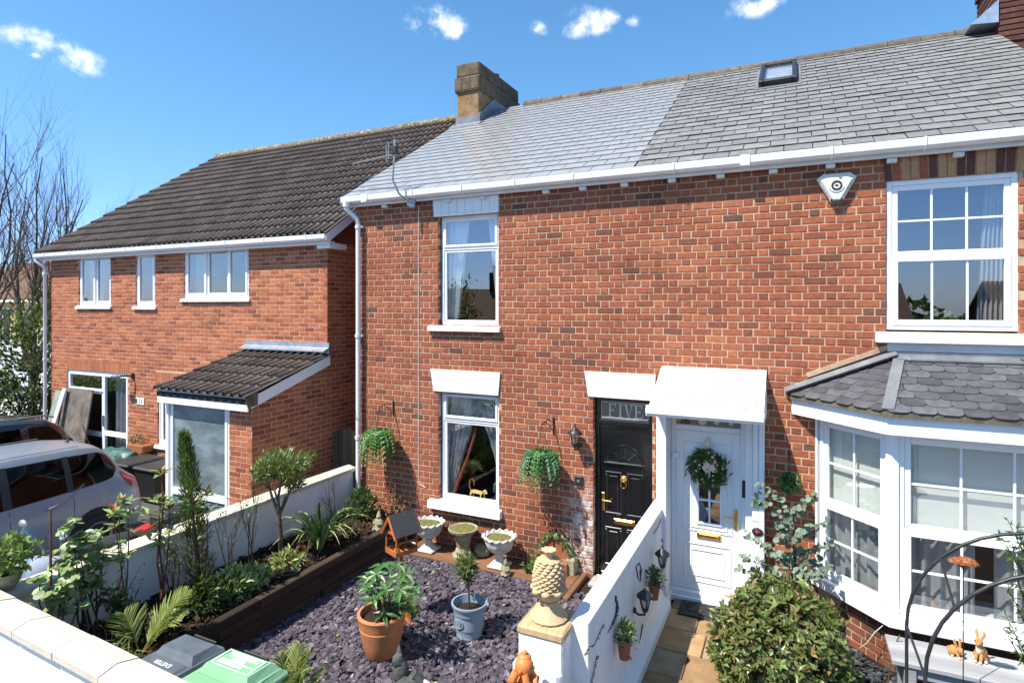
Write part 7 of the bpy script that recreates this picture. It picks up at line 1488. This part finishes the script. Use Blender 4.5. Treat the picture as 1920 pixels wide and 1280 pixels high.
# ================================================================ cars
def car(name, label, cx, yr, L, W, st, glass_side, paint, tail, belt, extras=None, seed=0):
    """rear at y = yr, nose towards -y. st: stations (t along 0..1 from the rear, roof z, roof half width, belt z, half width, sill z)"""
    t_ = thing(name, (cx, yr - L / 2, 0), label, 'car'); hw = W / 2
    def S(t):
        for a, b in zip(st, st[1:]):
            if a[0] <= t <= b[0]:
                f = (t - a[0]) / (b[0] - a[0]) if b[0] > a[0] else 0; f = f * f * (3 - 2 * f) if False else f
                return [a[k] + (b[k] - a[k]) * f for k in range(6)]
        return st[-1]
    def section(t):
        _, zr, rw_, zb, bw, zs = S(t); P = [(bw * .93, zs), (bw * .985, zs + .12), (bw * 1.0, (zs + zb) * .5 + .05), (bw * .985, zb - .06), (bw * .95, zb)]
        if zr - zb > .08: P += [(bw * .95 + (rw_ - bw * .95) * .5 + .012, zb + (zr - zb) * .5), (rw_, zr - .07), (rw_ * .93, zr - .025), (rw_ * .62, zr), (0, zr + .012)]
        else: P += [(bw * .9, zb + .02), (bw * .82, zb + (zr - zb) * .5 + .02), (bw * .7, zr), (bw * .45, zr + .012), (0, zr + .018)]
        return P
    ts = sorted(set([s[0] for s in st] + [k / 40 for k in range(41)])); m = MB(); m.smooth = True; rows = []
    for t in ts:
        P = section(t); full = [(cx + x, z) for x, z in P] + [(cx - x, z) for x, z in P[-2::-1]]; rows.append([(x, yr - t * L, z) for x, z in full])
    n = len(rows[0]); V = [p for r_ in rows for p in r_]; Fs = [(i * n + j, i * n + j + 1, (i + 1) * n + j + 1, (i + 1) * n + j) for i in range(len(rows) - 1) for j in range(n - 1)]; Fs += [tuple(range(n))[::-1], tuple((len(rows) - 1) * n + j for j in range(n))]; m.add(V, [f[::-1] for f in Fs]); body = m.build('body', paint, t_, sharp=38)
    def side_x(t, z):
        P = section(t)
        for a, b in zip(P, P[1:]):
            if a[1] <= z <= b[1] and b[1] > a[1]: return a[0] + (b[0] - a[0]) * (z - a[1]) / (b[1] - a[1])
        return P[-3][0]
    def patch(poly, off, name, mname, parent, nz=5, both=True, thick=.004):
        """panel on the flank: poly = list of (t, z low, z high) columns"""
        for sgn in ((1, -1) if both else (1,)):
            mm = MB(); mm.smooth = True; V = []
            for (t, z0, z1) in poly:
                for k in range(nz + 1): z = z0 + (z1 - z0) * k / nz; V.append((cx + sgn * (side_x(t, z) + off), yr - t * L, z))
            q = nz + 1; Fs = [(i * q + k, i * q + k + 1, (i + 1) * q + k + 1, (i + 1) * q + k) for i in range(len(poly) - 1) for k in range(nz)]; Fs = Fs if sgn < 0 else [f[::-1] for f in Fs]; mm.add(V, Fs); mm.build(name, mname, parent)
    for (poly, nm, mn, off) in glass_side: 
        cols = []
        for (a, b) in zip(poly, poly[1:]):
            for k in range(5): f = k / 5; cols.append(tuple(a[i] + (b[i] - a[i]) * f for i in range(3)))
        cols.append(poly[-1]); patch(cols, off, nm, mn, body)
    for f in tail: patch(f, .008, 'tail_lamp', 'lamp_red', body)
    # wheels
    for ty in (.18, .80):
        for sgn in (-1, 1):
            wc = (cx + sgn * (hw - .07), yr - ty * L, .30); m = MB(); m.lathe([(.19, -.09), (.29, -.09), (.305, -.05), (.305, .05), (.29, .09), (.19, .09)], wc, 26, M=Matrix.Rotation(R(90), 4, 'Y'), cap=False); w_ = m.build('wheel', 'rubber', t_); m = MB(); m.lathe([(.02, .07), (.08, .05), (.19, .075), (.2, .08), (.2, -.08), (.0, -.08)], wc, 20, M=Matrix.Rotation(R(90 * sgn), 4, 'Y')); m.build('rim', 'galvanised', w_); m = MB(); m.lathe([(.0, 0), (.36, 0), (.36, .012), (.0, .012)], (cx + sgn * (hw * .985) - (.012 if sgn < 0 else 0), yr - ty * L, .33), 28, M=Matrix.Rotation(R(90), 4, 'Y'), cap=False); m.build('dark_wheel_well', 'rubber', t_)  # flat black disc on the flank paints the shade of the wheel well
    # rear window and number plate
    _, zr, rw_, zb, bw, zs = S(.04)
    for yy, zz in ((.80, .86),): m = MB(); m.bbox(cx - .26, cx + .26, yr + .001, yr + .012, .62, .74, .003); m.build('number_plate', 'print_white', t_)
    return t_, body, side_x
SV = [(0, .62, .5, .60, .70, .34), (.012, .80, .5, .78, .74, .28), (.03, .98, .50, .95, .77, .26), (.06, 1.18, .52, .97, .80, .25), (.10, 1.37, .55, .97, .82, .24), (.135, 1.48, .58, .965, .835, .24), (.2, 1.525, .60, .955, .845, .24), (.4, 1.55, .61, .93, .85, .24), (.56, 1.52, .60, .91, .85, .24), (.66, 1.36, .60, .90, .845, .24), (.78, 1.06, .6, .88, .83, .24), (.86, .92, .55, .84, .80, .24), (.95, .80, .5, .74, .72, .26), (1, .58, .45, .56, .62, .3)]
sx_ = -8.76 - .85
gs = [([(.095, 1.13, 1.22), (.115, 1.04, 1.34), (.15, 1.015, 1.41), (.235, .995, 1.43), (.25, .995, 1.43)], 'rear_quarter_window', 'car_glass', .006), ([(.27, .99, 1.435), (.43, .965, 1.45)], 'rear_door_window', 'car_glass', .006), ([(.455, .96, 1.45), (.57, .95, 1.42), (.64, .945, 1.31), (.72, .945, 1.11)], 'front_door_window', 'car_glass', .006), ([(.25, .985, 1.44), (.27, .985, 1.44)], 'pillar', 'black_plastic', .005), ([(.43, .96, 1.455), (.455, .96, 1.455)], 'pillar', 'black_plastic', .005)]
ct, cb, sxf = car('hatchback', 'silver hatchback parked on the driveway behind the white side wall', sx_, -1.62, 3.9, 1.70, SV, gs, 'silver_paint', [[(.02, .84, .90), (.032, .82, .95), (.05, .84, 1.0), (.068, .90, 1.06), (.078, .98, 1.09)]], None)
for t, z in ((.32, .86), (.52, .84)): m = MB(); X = sx_ + sxf(t, z); Y = -1.62 - t * 3.9; m.smooth = True; m.tube([(X + .0, Y + .1, z + .008), (X + .03, Y + .06, z + .01), (X + .032, Y - .05, z), (X + .0, Y - .10, z - .004)], [.012, .016, .016, .010], 8); m.build('door_handle', 'silver_paint', cb)
for t in (.255, .44, .66):
    m = MB(); P = [(sx_ + sxf(t - .03 * (z < .6), z) + .002, -1.62 - (t + (.0 if z > .55 else -.0)) * 3.9, z) for z in (.3, .45, .6, .75, .88, .93)]; m.tube(P, .003, 4); m.build('door_gap', 'black_plastic', cb)
m = MB(); ap = Vector((sx_ + .1, -1.62 - .18 * 3.9, 1.53)); m.lathe([(.03, 0), (.022, .02), (.008, .03)], ap, 10); m.tube([ap + Vector((0, 0, .02)), ap + Vector((0, .10, .22))], [.004, .002], 5); m.build('roof_aerial', 'black_plastic', cb)
for q in (-1, 1): m = MB(); P = [(sx_ + q * .52, -1.62 - t * 3.9, 1.5 + dz) for t, dz in ((.2, .028), (.3, .036), (.4, .047), (.5, .040))]; m.tube(P, .006, 5); m.build('roof_seam', 'silver_paint', cb)
m = MB(); m.bbox(sx_ - .45, sx_ + .45, -1.72, -1.66, 1.2, 1.2 + .02, .005); m.v = []; m.f = []; m.t = []; m.sm = []
# seats glimpsed inside
for q in (-1, 1):
    for t in (.30, .52): m = MB(); Y = -1.62 - t * 3.9; m.bbox(sx_ + q * .36 - .22, sx_ + q * .36 + .22, Y - .05, Y + .09, .6, 1.12, .05); m.bbox(sx_ + q * .36 - .12, sx_ + q * .36 + .12, Y - .02, Y + .07, 1.14, 1.30, .04); m.build('seat', 'grey_sofa', ct)
BV = [(0, .70, .5, .68, .78, .36), (.012, .90, .55, .86, .82, .32), (.03, 1.10, .58, 1.0, .86, .3), (.05, 1.35, .60, 1.03, .88, .3), (.075, 1.52, .62, 1.03, .89, .3), (.12, 1.63, .65, 1.02, .90, .3), (.3, 1.68, .67, 1.0, .91, .3), (.5, 1.68, .67, .98, .91, .3), (.58, 1.64, .66, .97, .91, .3), (.70, 1.34, .64, .96, .9, .3), (.78, 1.10, .62, .94, .88, .3), (.95, .95, .5, .9, .8, .32), (1, .7, .45, .66, .7, .36)]
gb = [([(.09, 1.12, 1.38), (.12, 1.10, 1.53), (.19, 1.09, 1.555)], 'rear_quarter_window', 'car_glass', .006), ([(.215, 1.08, 1.56), (.40, 1.06, 1.575)], 'rear_door_window', 'car_glass', .006), ([(.42, 1.05, 1.575), (.58, 1.04, 1.55), (.68, 1.03, 1.33)], 'front_door_window', 'car_glass', .006)]
bx_ = -10.78 - .91
kt, kb, kxf = car('estate_car', 'black car parked beyond the silver hatchback', bx_, -1.25, 4.5, 1.82, BV, gb, 'black_paint', [[(.02, .95, 1.1), (.035, .93, 1.25), (.055, .98, 1.38)]], None)
for q in (-1, 1): m = MB(); m.tube([(bx_ + q * .60, -1.25 - t * 4.5, 1.665 + dz) for t, dz in ((.10, -.01), (.13, .04), (.3, .06), (.5, .06), (.55, .03))], .014, 6); m.build('roof_rail', 'galvanised', kb)
m = MB(); a = Vector((bx_ + .88, -1.28, .95)); m.tube([a + Vector((-.1, .03, .15)), a + Vector((-.35, .05, .5))], .008, 5); m.build('rear_wiper', 'black_plastic', kb)
# ================================================================ motorbike behind the side wall
BX = -6.98; mt_ = thing('motorbike', (BX, -3.5, 0), 'white and black motorbike with clear windscreen and red tail behind the wall', 'motorbike')
for y in (-4.15, -2.85): m = MB(); m.lathe([(.2, -.05), (.27, -.06), (.31, 0), (.27, .06), (.2, .05)], (BX, y, .31), 28, M=Matrix.Rotation(R(90), 4, 'Y'), cap=False); w_ = m.build('wheel', 'rubber', mt_); m = MB(); m.lathe([(.21, -.02), (.21, .02)], (BX, y, .31), 24, M=Matrix.Rotation(R(90), 4, 'Y'), cap=False); [m.tube([(BX, y, .31), (BX, y + .2 * math.cos(a), .31 + .2 * math.sin(a))], .012, 5) for a in [6.283 * k / 6 for k in range(6)]]; m.build('rim', 'galvanised', w_)
m = MB(); m.smooth = True; m.ball((BX, -4.05, .78), (.22, .36, .17), 18, 12, lambda d: 1 + .12 * d.y); m.ball((BX, -3.85, .60), (.24, .26, .24), 16, 10); m.build('front_fairing', 'white_fairing', mt_)
m = MB(); m.ball((BX, -3.5, .80), (.19, .28, .13), 16, 10); m.bbox(BX - .18, BX + .18, -3.75, -2.95, .35, .68, .08); m.build('engine_and_tank', 'black_plastic', mt_)
m = MB(); m.ball((BX, -3.2, .82), (.16, .34, .07), 16, 10); m.build('seat', 'rubber', mt_)
m = MB(); m.prism([(-3.0, .76), (-2.75, .82), (-2.68, .86), (-2.72, .885), (-2.9, .85), (-3.05, .82)], BX - .07, BX + .08, 'x'); m.build('tail_fairing', 'red_plastic', mt_)
m = MB(); m.bbox(BX - .02, BX + .30, -2.75, -2.35, .85, 1.02, .04); m.build('top_box', 'black_plastic', mt_)
m = MB(); m.smooth = True; V = []
for j in range(7):
    f = j / 6; 
    for i in range(9): a = -1 + 2 * i / 8; V.append((BX + a * (.23 - .10 * f), -4.22 + .20 * f + .10 * a * a, .86 + .42 * f - .05 * a * a * f))
m.add(V, [(j * 9 + i, j * 9 + i + 1, (j + 1) * 9 + i + 1, (j + 1) * 9 + i) for j in range(6) for i in range(8)]); m.build('windscreen', 'car_screen' if 'car_screen' in MATS else glass_mat('car_screen', (.62, .70, .72), .1).name, mt_)
m = MB(); m.tube([(BX - .36, -3.66, .98), (BX - .2, -3.80, 1.0), (BX, -3.84, .96), (BX + .2, -3.80, 1.0), (BX + .36, -3.66, .98)], .014, 8); m.build('handlebar', 'black_metal', mt_)
for q in (-1, 1): m = MB(); m.tube([(BX + q * .24, -3.82, 1.0), (BX + q * .34, -3.86, 1.16)], .007, 6); m.ball((BX + q * .36, -3.86, 1.2), (.07, .03, .045), 12, 8); m.build('mirror', 'galvanised' if q < 0 else 'chrome', mt_)
p = onZ(168, 1000, 1.13); m = MB(); m.tube([(BX + .15, -3.4, .9), (p.x, p.y, 1.08)], .008, 6); m.ball((p.x, p.y, 1.13), (.055, .055, .045), 14, 9); m.build('round_mirror', 'white_fairing', mt_)
m = MB(); m.tube([(BX + .22, -3.9, .55), (BX + .26, -3.3, .42), (BX + .26, -2.7, .5)], [.03, .04, .05], 10); m.build('exhaust', 'chrome', mt_)
# ================================================================ leaning boards and clutter by the detached house
def lean_board(name, label, px0, px1, ytop, ybot, mname, tilt=.18, t=.025, skew=0, Y=None):
    Y = YL - .02 if Y is None else Y; a = onY(px0, ytop, Y); b = onY(px1, ytop, Y); z1 = (a.z + b.z) / 2; m = MB(); V = []
    for (z, dy) in ((.02, -z1 * tilt - .02), (z1, -.02)):
        k = skew * (1 if z > 1 else 0)
        V += [(a.x + k, Y + dy - t, z), (b.x + k, Y + dy - t, z), (b.x + k, Y + dy, z), (a.x + k, Y + dy, z)]
    m.add(V, [(3, 2, 1, 0), (4, 5, 6, 7), (0, 1, 5, 4), (1, 2, 6, 5), (2, 3, 7, 6), (3, 0, 4, 7)]); return tag(m.build(name, mname), label, 'board')
lean_board('leaning_board', 'stained brown board leaning against the glazed white door', 124, 178, 728, 830, 'stained_board', .15, .03)
lean_board('leaning_sheet', 'pale green sheet leaning against the left corner of the detached house', 103, 119, 732, 800, 'green_sheet', .2, .02, .1, YL - .06)
lean_board('leaning_strip', 'white strip leaning beside the stained board', 116, 122, 727, 800, 'upvc', .25, .03, .12, YL - .1)
a = onY(205, 842, -.35); m = MB(); m.ball((a.x + .2, -.35, .45), (.6, .4, .30), 24, 14, lambda d: 1 + .35 * mnoise.noise(d * 2.5)); tag(m.build('covered_heap', 'teal_sheet'), 'heap under a dark teal sheet by the glazed door', 'heap')
xw = onY(245, 870, -.3).x
for k, lab in enumerate(('black bin shape filling the dark area beside the heap under the teal sheet', 'black bin shape filling the dark area next to the porch')):
    x = xw + .05 + k * .72; t = thing('wheelie_bin', (x + .28, -.4, 0), lab, 'bin'); m = MB(); m.add([(x + .05, -.62, .03), (x + .5, -.62, .03), (x + .5, -.1, .03), (x + .05, -.1, .03), (x, -.72, .60), (x + .55, -.72, .60), (x + .55, -.05, .60), (x, -.05, .60)], [(3, 2, 1, 0), (4, 5, 6, 7), (0, 1, 5, 4), (1, 2, 6, 5), (2, 3, 7, 6), (3, 0, 4, 7)]); m.build('body', 'black_plastic', t); m = MB(); m.bbox(x - .02, x + .57, -.75, -.03, .60, .66, .03); m.build('lid', 'black_plastic', t)  # black bin shapes added to fill the dark area below the wall
p = onY(282, 845, YL); m = MB(); m.bbox(p.x - .35, p.x + .15, YL - .25, YL - .03, .66, .80, .01); t = tag(m.build('window_box', 'dark_terracotta'), 'small brown planter under the window beside the porch', 'planter'); m = MB(); clump(m, Vector((p.x - .2, YL - .14, .86)), (.22, .1, .12), 120, .06, .025, random.Random(3)); m.build('plants', 'dark_leaf', t)
# ================================================================ beyond the houses
def bare_tree(name, label, base, h, seed, limbs, r0=.13):
    """limbs: photo pixels the main limbs reach for, at the tree's own distance"""
    r = random.Random(seed); t = thing(name, base, label, 'tree', 'bare trees beyond the detached house'); base = Vector(base); m = MB(); f0 = base + Vector((0, 0, h * .22)); m.tube([base, (base + f0) / 2, f0], [r0, r0 * .9, r0 * .8], 9); m.build('trunk', 'grey_bark', t); m = MB()
    def limb(p, e, rad, depth):
        n = 7; pts = []; L = (e - p).length; bow = Vector((r.uniform(-1, 1), r.uniform(-1, 1), -.4)) * L * .07
        for k in range(n + 1): f = k / n; pts.append(p.lerp(e, f) + bow * math.sin(f * 3.14) + Vector((0, 0, .06 * L * f * f - .06 * L * f)) + rv(r) * L * .012)
        m.tube(pts, [rad * (1 - .78 * k / n) for k in range(n + 1)], 6 if rad > .03 else 4)
        if depth <= 0: return
        d = (e - p).normalized()
        for k in range(7 if depth > 1 else 6):
            i = r.randrange(2, n); q = pts[i]; nd = (d + rv(r) * .55 + Vector((0, 0, .35))).normalized(); limb(q, q + nd * L * r.uniform(.28, .55), rad * (1 - .78 * i / n) * .55, depth - 1)
    for (x, y) in limbs: e = onY(x, y, base.y + r.uniform(-1.2, 1.2)); limb(f0 - Vector((0, 0, r.uniform(0, .5))), e, r0 * .42, 3)
    m.build('branches', 'grey_bark', t); return t
bare_tree('bare_tree', 'bare branching tree reaching up left of the tiled roof', (-20.0, 2.2, 0), 8.2, 3, [(75, 290), (115, 315), (150, 375), (100, 350), (50, 330), (135, 420), (30, 380), (85, 420)]); bare_tree('bare_tree', 'bare tree cut by the left edge of the photograph', (-21.6, 1.2, 0), 9.0, 5, [(5, 250), (25, 300), (-30, 280), (15, 350), (-10, 400), (40, 430)])
def big_bush(name, label, c, rad, n, L, leafmat, seed, cat='bush'):
    r = random.Random(seed); c = Vector(c); t = thing(name, (c.x, c.y, 0), label, cat); m = MB(); stems(m, (c.x, c.y, 0), [c + rv(r) * rad[0] * .7 for k in range(8)], .05, r, .1); m.build('stems', 'bark', t); m = MB(); clump(m, c, rad, n, L, L * .45, r, .3, .4, .4, zmin=.05, seedv=seed); m.build('foliage', leafmat, t); return t
big_bush('evergreen_bush', 'tall dark evergreen beside the left corner of the detached house', (-17.1, .9, 1.9), (1.2, 1.2, 1.9), 3600, .16, 'hedge_leaf', 3); 
hd = thing('hedge', (-17.3, -1.4, 0), 'clipped green hedge at the left behind the black car', 'hedge'); r = random.Random(5); m = MB()
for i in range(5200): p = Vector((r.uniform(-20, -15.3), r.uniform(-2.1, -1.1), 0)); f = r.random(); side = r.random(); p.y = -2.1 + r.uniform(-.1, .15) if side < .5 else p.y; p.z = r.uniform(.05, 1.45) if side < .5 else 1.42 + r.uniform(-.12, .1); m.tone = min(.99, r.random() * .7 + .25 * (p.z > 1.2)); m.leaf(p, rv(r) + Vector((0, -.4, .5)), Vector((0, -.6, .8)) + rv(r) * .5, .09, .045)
m.build('foliage', 'hedge_leaf', hd); m = MB(); m.box(-20, -15.3, -2.0, -1.15, 0, 1.38); m.build('core', 'dark_leaf', hd)
big_bush('shrub', 'yellow green shrub above the hedge at the left edge', (-18.6, -.3, 1.6), (1.3, .7, .7), 1100, .11, 'olive_leaf', 6)
g = MB(); g.box(-90, -19.5, 2.5, 14, -.05, .02); struct(g.build('side_road', 'pale_road'))
# white van on the side road
vn = thing('parked_van', (-25.5, 5.2, 0), 'white van parked on the side road at the far left', 'van'); m = MB(); m.smooth = False; m.prism([(-28.0, .4), (-23.2, .4), (-23.0, 1.0), (-23.5, 1.15), (-24.2, 1.95), (-27.9, 2.05), (-28.0, 1.9)], 4.3, 6.1, 'y'); m.build('body', 'white_fairing', vn)
m = MB(); m.prism([(-23.62, 1.2), (-24.2, 1.85), (-25.1, 1.88), (-25.1, 1.2)], 4.285, 4.298, 'y'); m.build('cab_window', 'black_gloss', vn); m = MB(); m.bbox(-28, -23.1, 4.27, 4.299, .45, .6, .01); m.build('side_rubbing_strip', 'black_plastic', vn)
for x in (-24, -27.1): m = MB(); m.lathe([(.15, -.1), (.33, -.1), (.33, .1), (.15, .1)], (x, 4.4, .33), 20, M=Matrix.Rotation(R(90), 4, 'X')); m.build('wheel', 'rubber', vn)
# far house
def simple_house(label, x0, x1, y0, y1, ze, zr, wallm, roofm, win, chim=None, group=None, face=-1):
    t = thing('distant_house', ((x0 + x1) / 2, (y0 + y1) / 2, 0), label, 'house', group); m = MB(); m.box(x0, x1, y0, y1, 0, ze); ym = (y0 + y1) / 2; m.prism([(y0 + .01, ze), (y1 - .01, ze), (ym, zr - .12)], x0 + .01, x1 - .01, 'x'); m.build('wall', wallm, t); m = MB(); m.prism([(y0 - .35, ze - .15), (ym, zr), (y1 + .35, ze - .15), (y1 + .35, ze - .03), (ym, zr + .15), (y0 - .35, ze - .03)], x0 - .3, x1 + .3, 'x'); rf = m.build('roof', roofm, t)
    if chim: m = MB(); m.bbox(chim - .5, chim + .5, ym - .4, ym + .4, zr - .6, zr + 1.3, .03); c_ = m.build('chimney', 'dark_brick', rf); [MB().lathe([(.13, zr + 1.3), (.11, zr + 1.75), (.14, zr + 1.8)], (chim + dx, ym, 0), 10).build('chimney_pot', 'terracotta', c_) for dx in (-.25, .25)]
    yf = y0 if face < 0 else y1
    for (a, b, c, d) in win:
        m = MB(); y_ = (yf - .02, yf + .03) if face < 0 else (yf - .03, yf + .02)
        m.bbox(a, b, *y_, c, d, .01); w_ = m.build('window', 'upvc', t); m = MB(); yp = (yf - .03, yf - .021) if face < 0 else (yf + .021, yf + .03); m.box(a + .08, (a + b) / 2 - .04, *yp, c + .08, d - .08); m.build('pane', 'black_gloss', w_); m = MB(); m.box((a + b) / 2 + .04, b - .08, *yp, c + .08, d - .08); m.build('pane', 'black_gloss', w_)
    m = MB(); m.box(x0 - .3, x1 + .3, *( (y0 - .45, y0 - .3) if face < 0 else (y1 + .3, y1 + .45)), ze - .25, ze - .12); m.build('gutter', 'upvc', t); return t
simple_house('tan rendered house with brown roof far off at the left edge', -50, -39.3, 12, 19, 4.0, 6.4, 'tan_render', 'far_tile', [(-48, -46, 1.2, 3.2), (-45, -43.2, 1.2, 3.4), (-41.8, -40.2, 1.2, 3.2)], -44.6)
simple_house('brick house with tiled roof behind the tan house', -70, -54, 24, 32, 5, 8, 'new_brick', 'far_tile', [(-60, -58, 2, 4), (-56.6, -55, 2, 4)], -57)
# the other side of the street, seen reflected in the windows
og = 'houses across the street behind the camera'
for k, x in enumerate((-26, -15, -4, 9)):
    simple_house(['long brick bungalow opposite with brown roof', 'brick bungalow opposite facing the black door', 'brick bungalow opposite facing the white door', 'brick bungalow opposite at the far right'][k], x, x + 9, -34, -26, 2.5, 4.6, 'new_brick' if k % 2 else 'old_brick', 'far_tile', [(x + 1, x + 3, .9, 2.2), (x + 6, x + 8, .9, 2.2)], x + 7, og, face=1)
hd = thing('hedge', (-8, -20.5, 0), 'hedge along the far side of the street', 'hedge'); m = MB(); r = random.Random(9); 
for i in range(2600): m.tone = r.random(); m.leaf(Vector((r.uniform(-26, 14), -20.0 + r.uniform(-.2, .2), r.uniform(.05, 1.9))), rv(r) + Vector((0, .5, .4)), Vector((0, .7, .7)) + rv(r) * .5, .24, .12)
m.build('foliage', 'hedge_leaf', hd); m = MB(); m.box(-26, 14, -21, -20.1, 0, 1.8); m.build('core', 'dark_leaf', hd)
big_bush('garden_tree', 'round leafy tree across the street behind the camera', (-12, -22, 3.2), (2.2, 2.0, 2.2), 1600, .3, 'mid_leaf', 12, 'tree'); big_bush('garden_tree', 'dark bushy tree across the street to the left', (-19, -23.5, 2.8), (1.8, 1.6, 2.4), 1400, .3, 'hedge_leaf', 13, 'tree')
r = random.Random(23); m = MB()
for i in range(5200): x = r.uniform(-130, 50); hgt = 3.6 + 2.2 * mnoise.noise(Vector((x * .11, 0, 0))) + .9 * mnoise.noise(Vector((x * .5, 3, 0))); m.tone = r.random(); m.leaf(Vector((x, -48 + r.uniform(-1, 1), r.uniform(.1, 1) ** .7 * hgt)), rv(r) + Vector((0, .5, .4)), Vector((0, .7, .7)) + rv(r) * .5, .75, .4)
V = []
for i in range(91): x = -130 + 2 * i; hgt = 3.0 + 2.2 * mnoise.noise(Vector((x * .11, 0, 0))); V += [(x, -49, 0), (x, -49, hgt), (x, -50.5, hgt), (x, -50.5, 0)]
m.tone = .2; m.add(V, [(4 * i + k, 4 * i + k + 1, 4 * i + k + 5, 4 * i + k + 4) for i in range(90) for k in range(3)])
o = m.build('tree_belt', 'hedge_leaf'); o['kind'] = 'stuff'; tag(o, 'low belt of distant trees behind the houses across the street', 'trees')
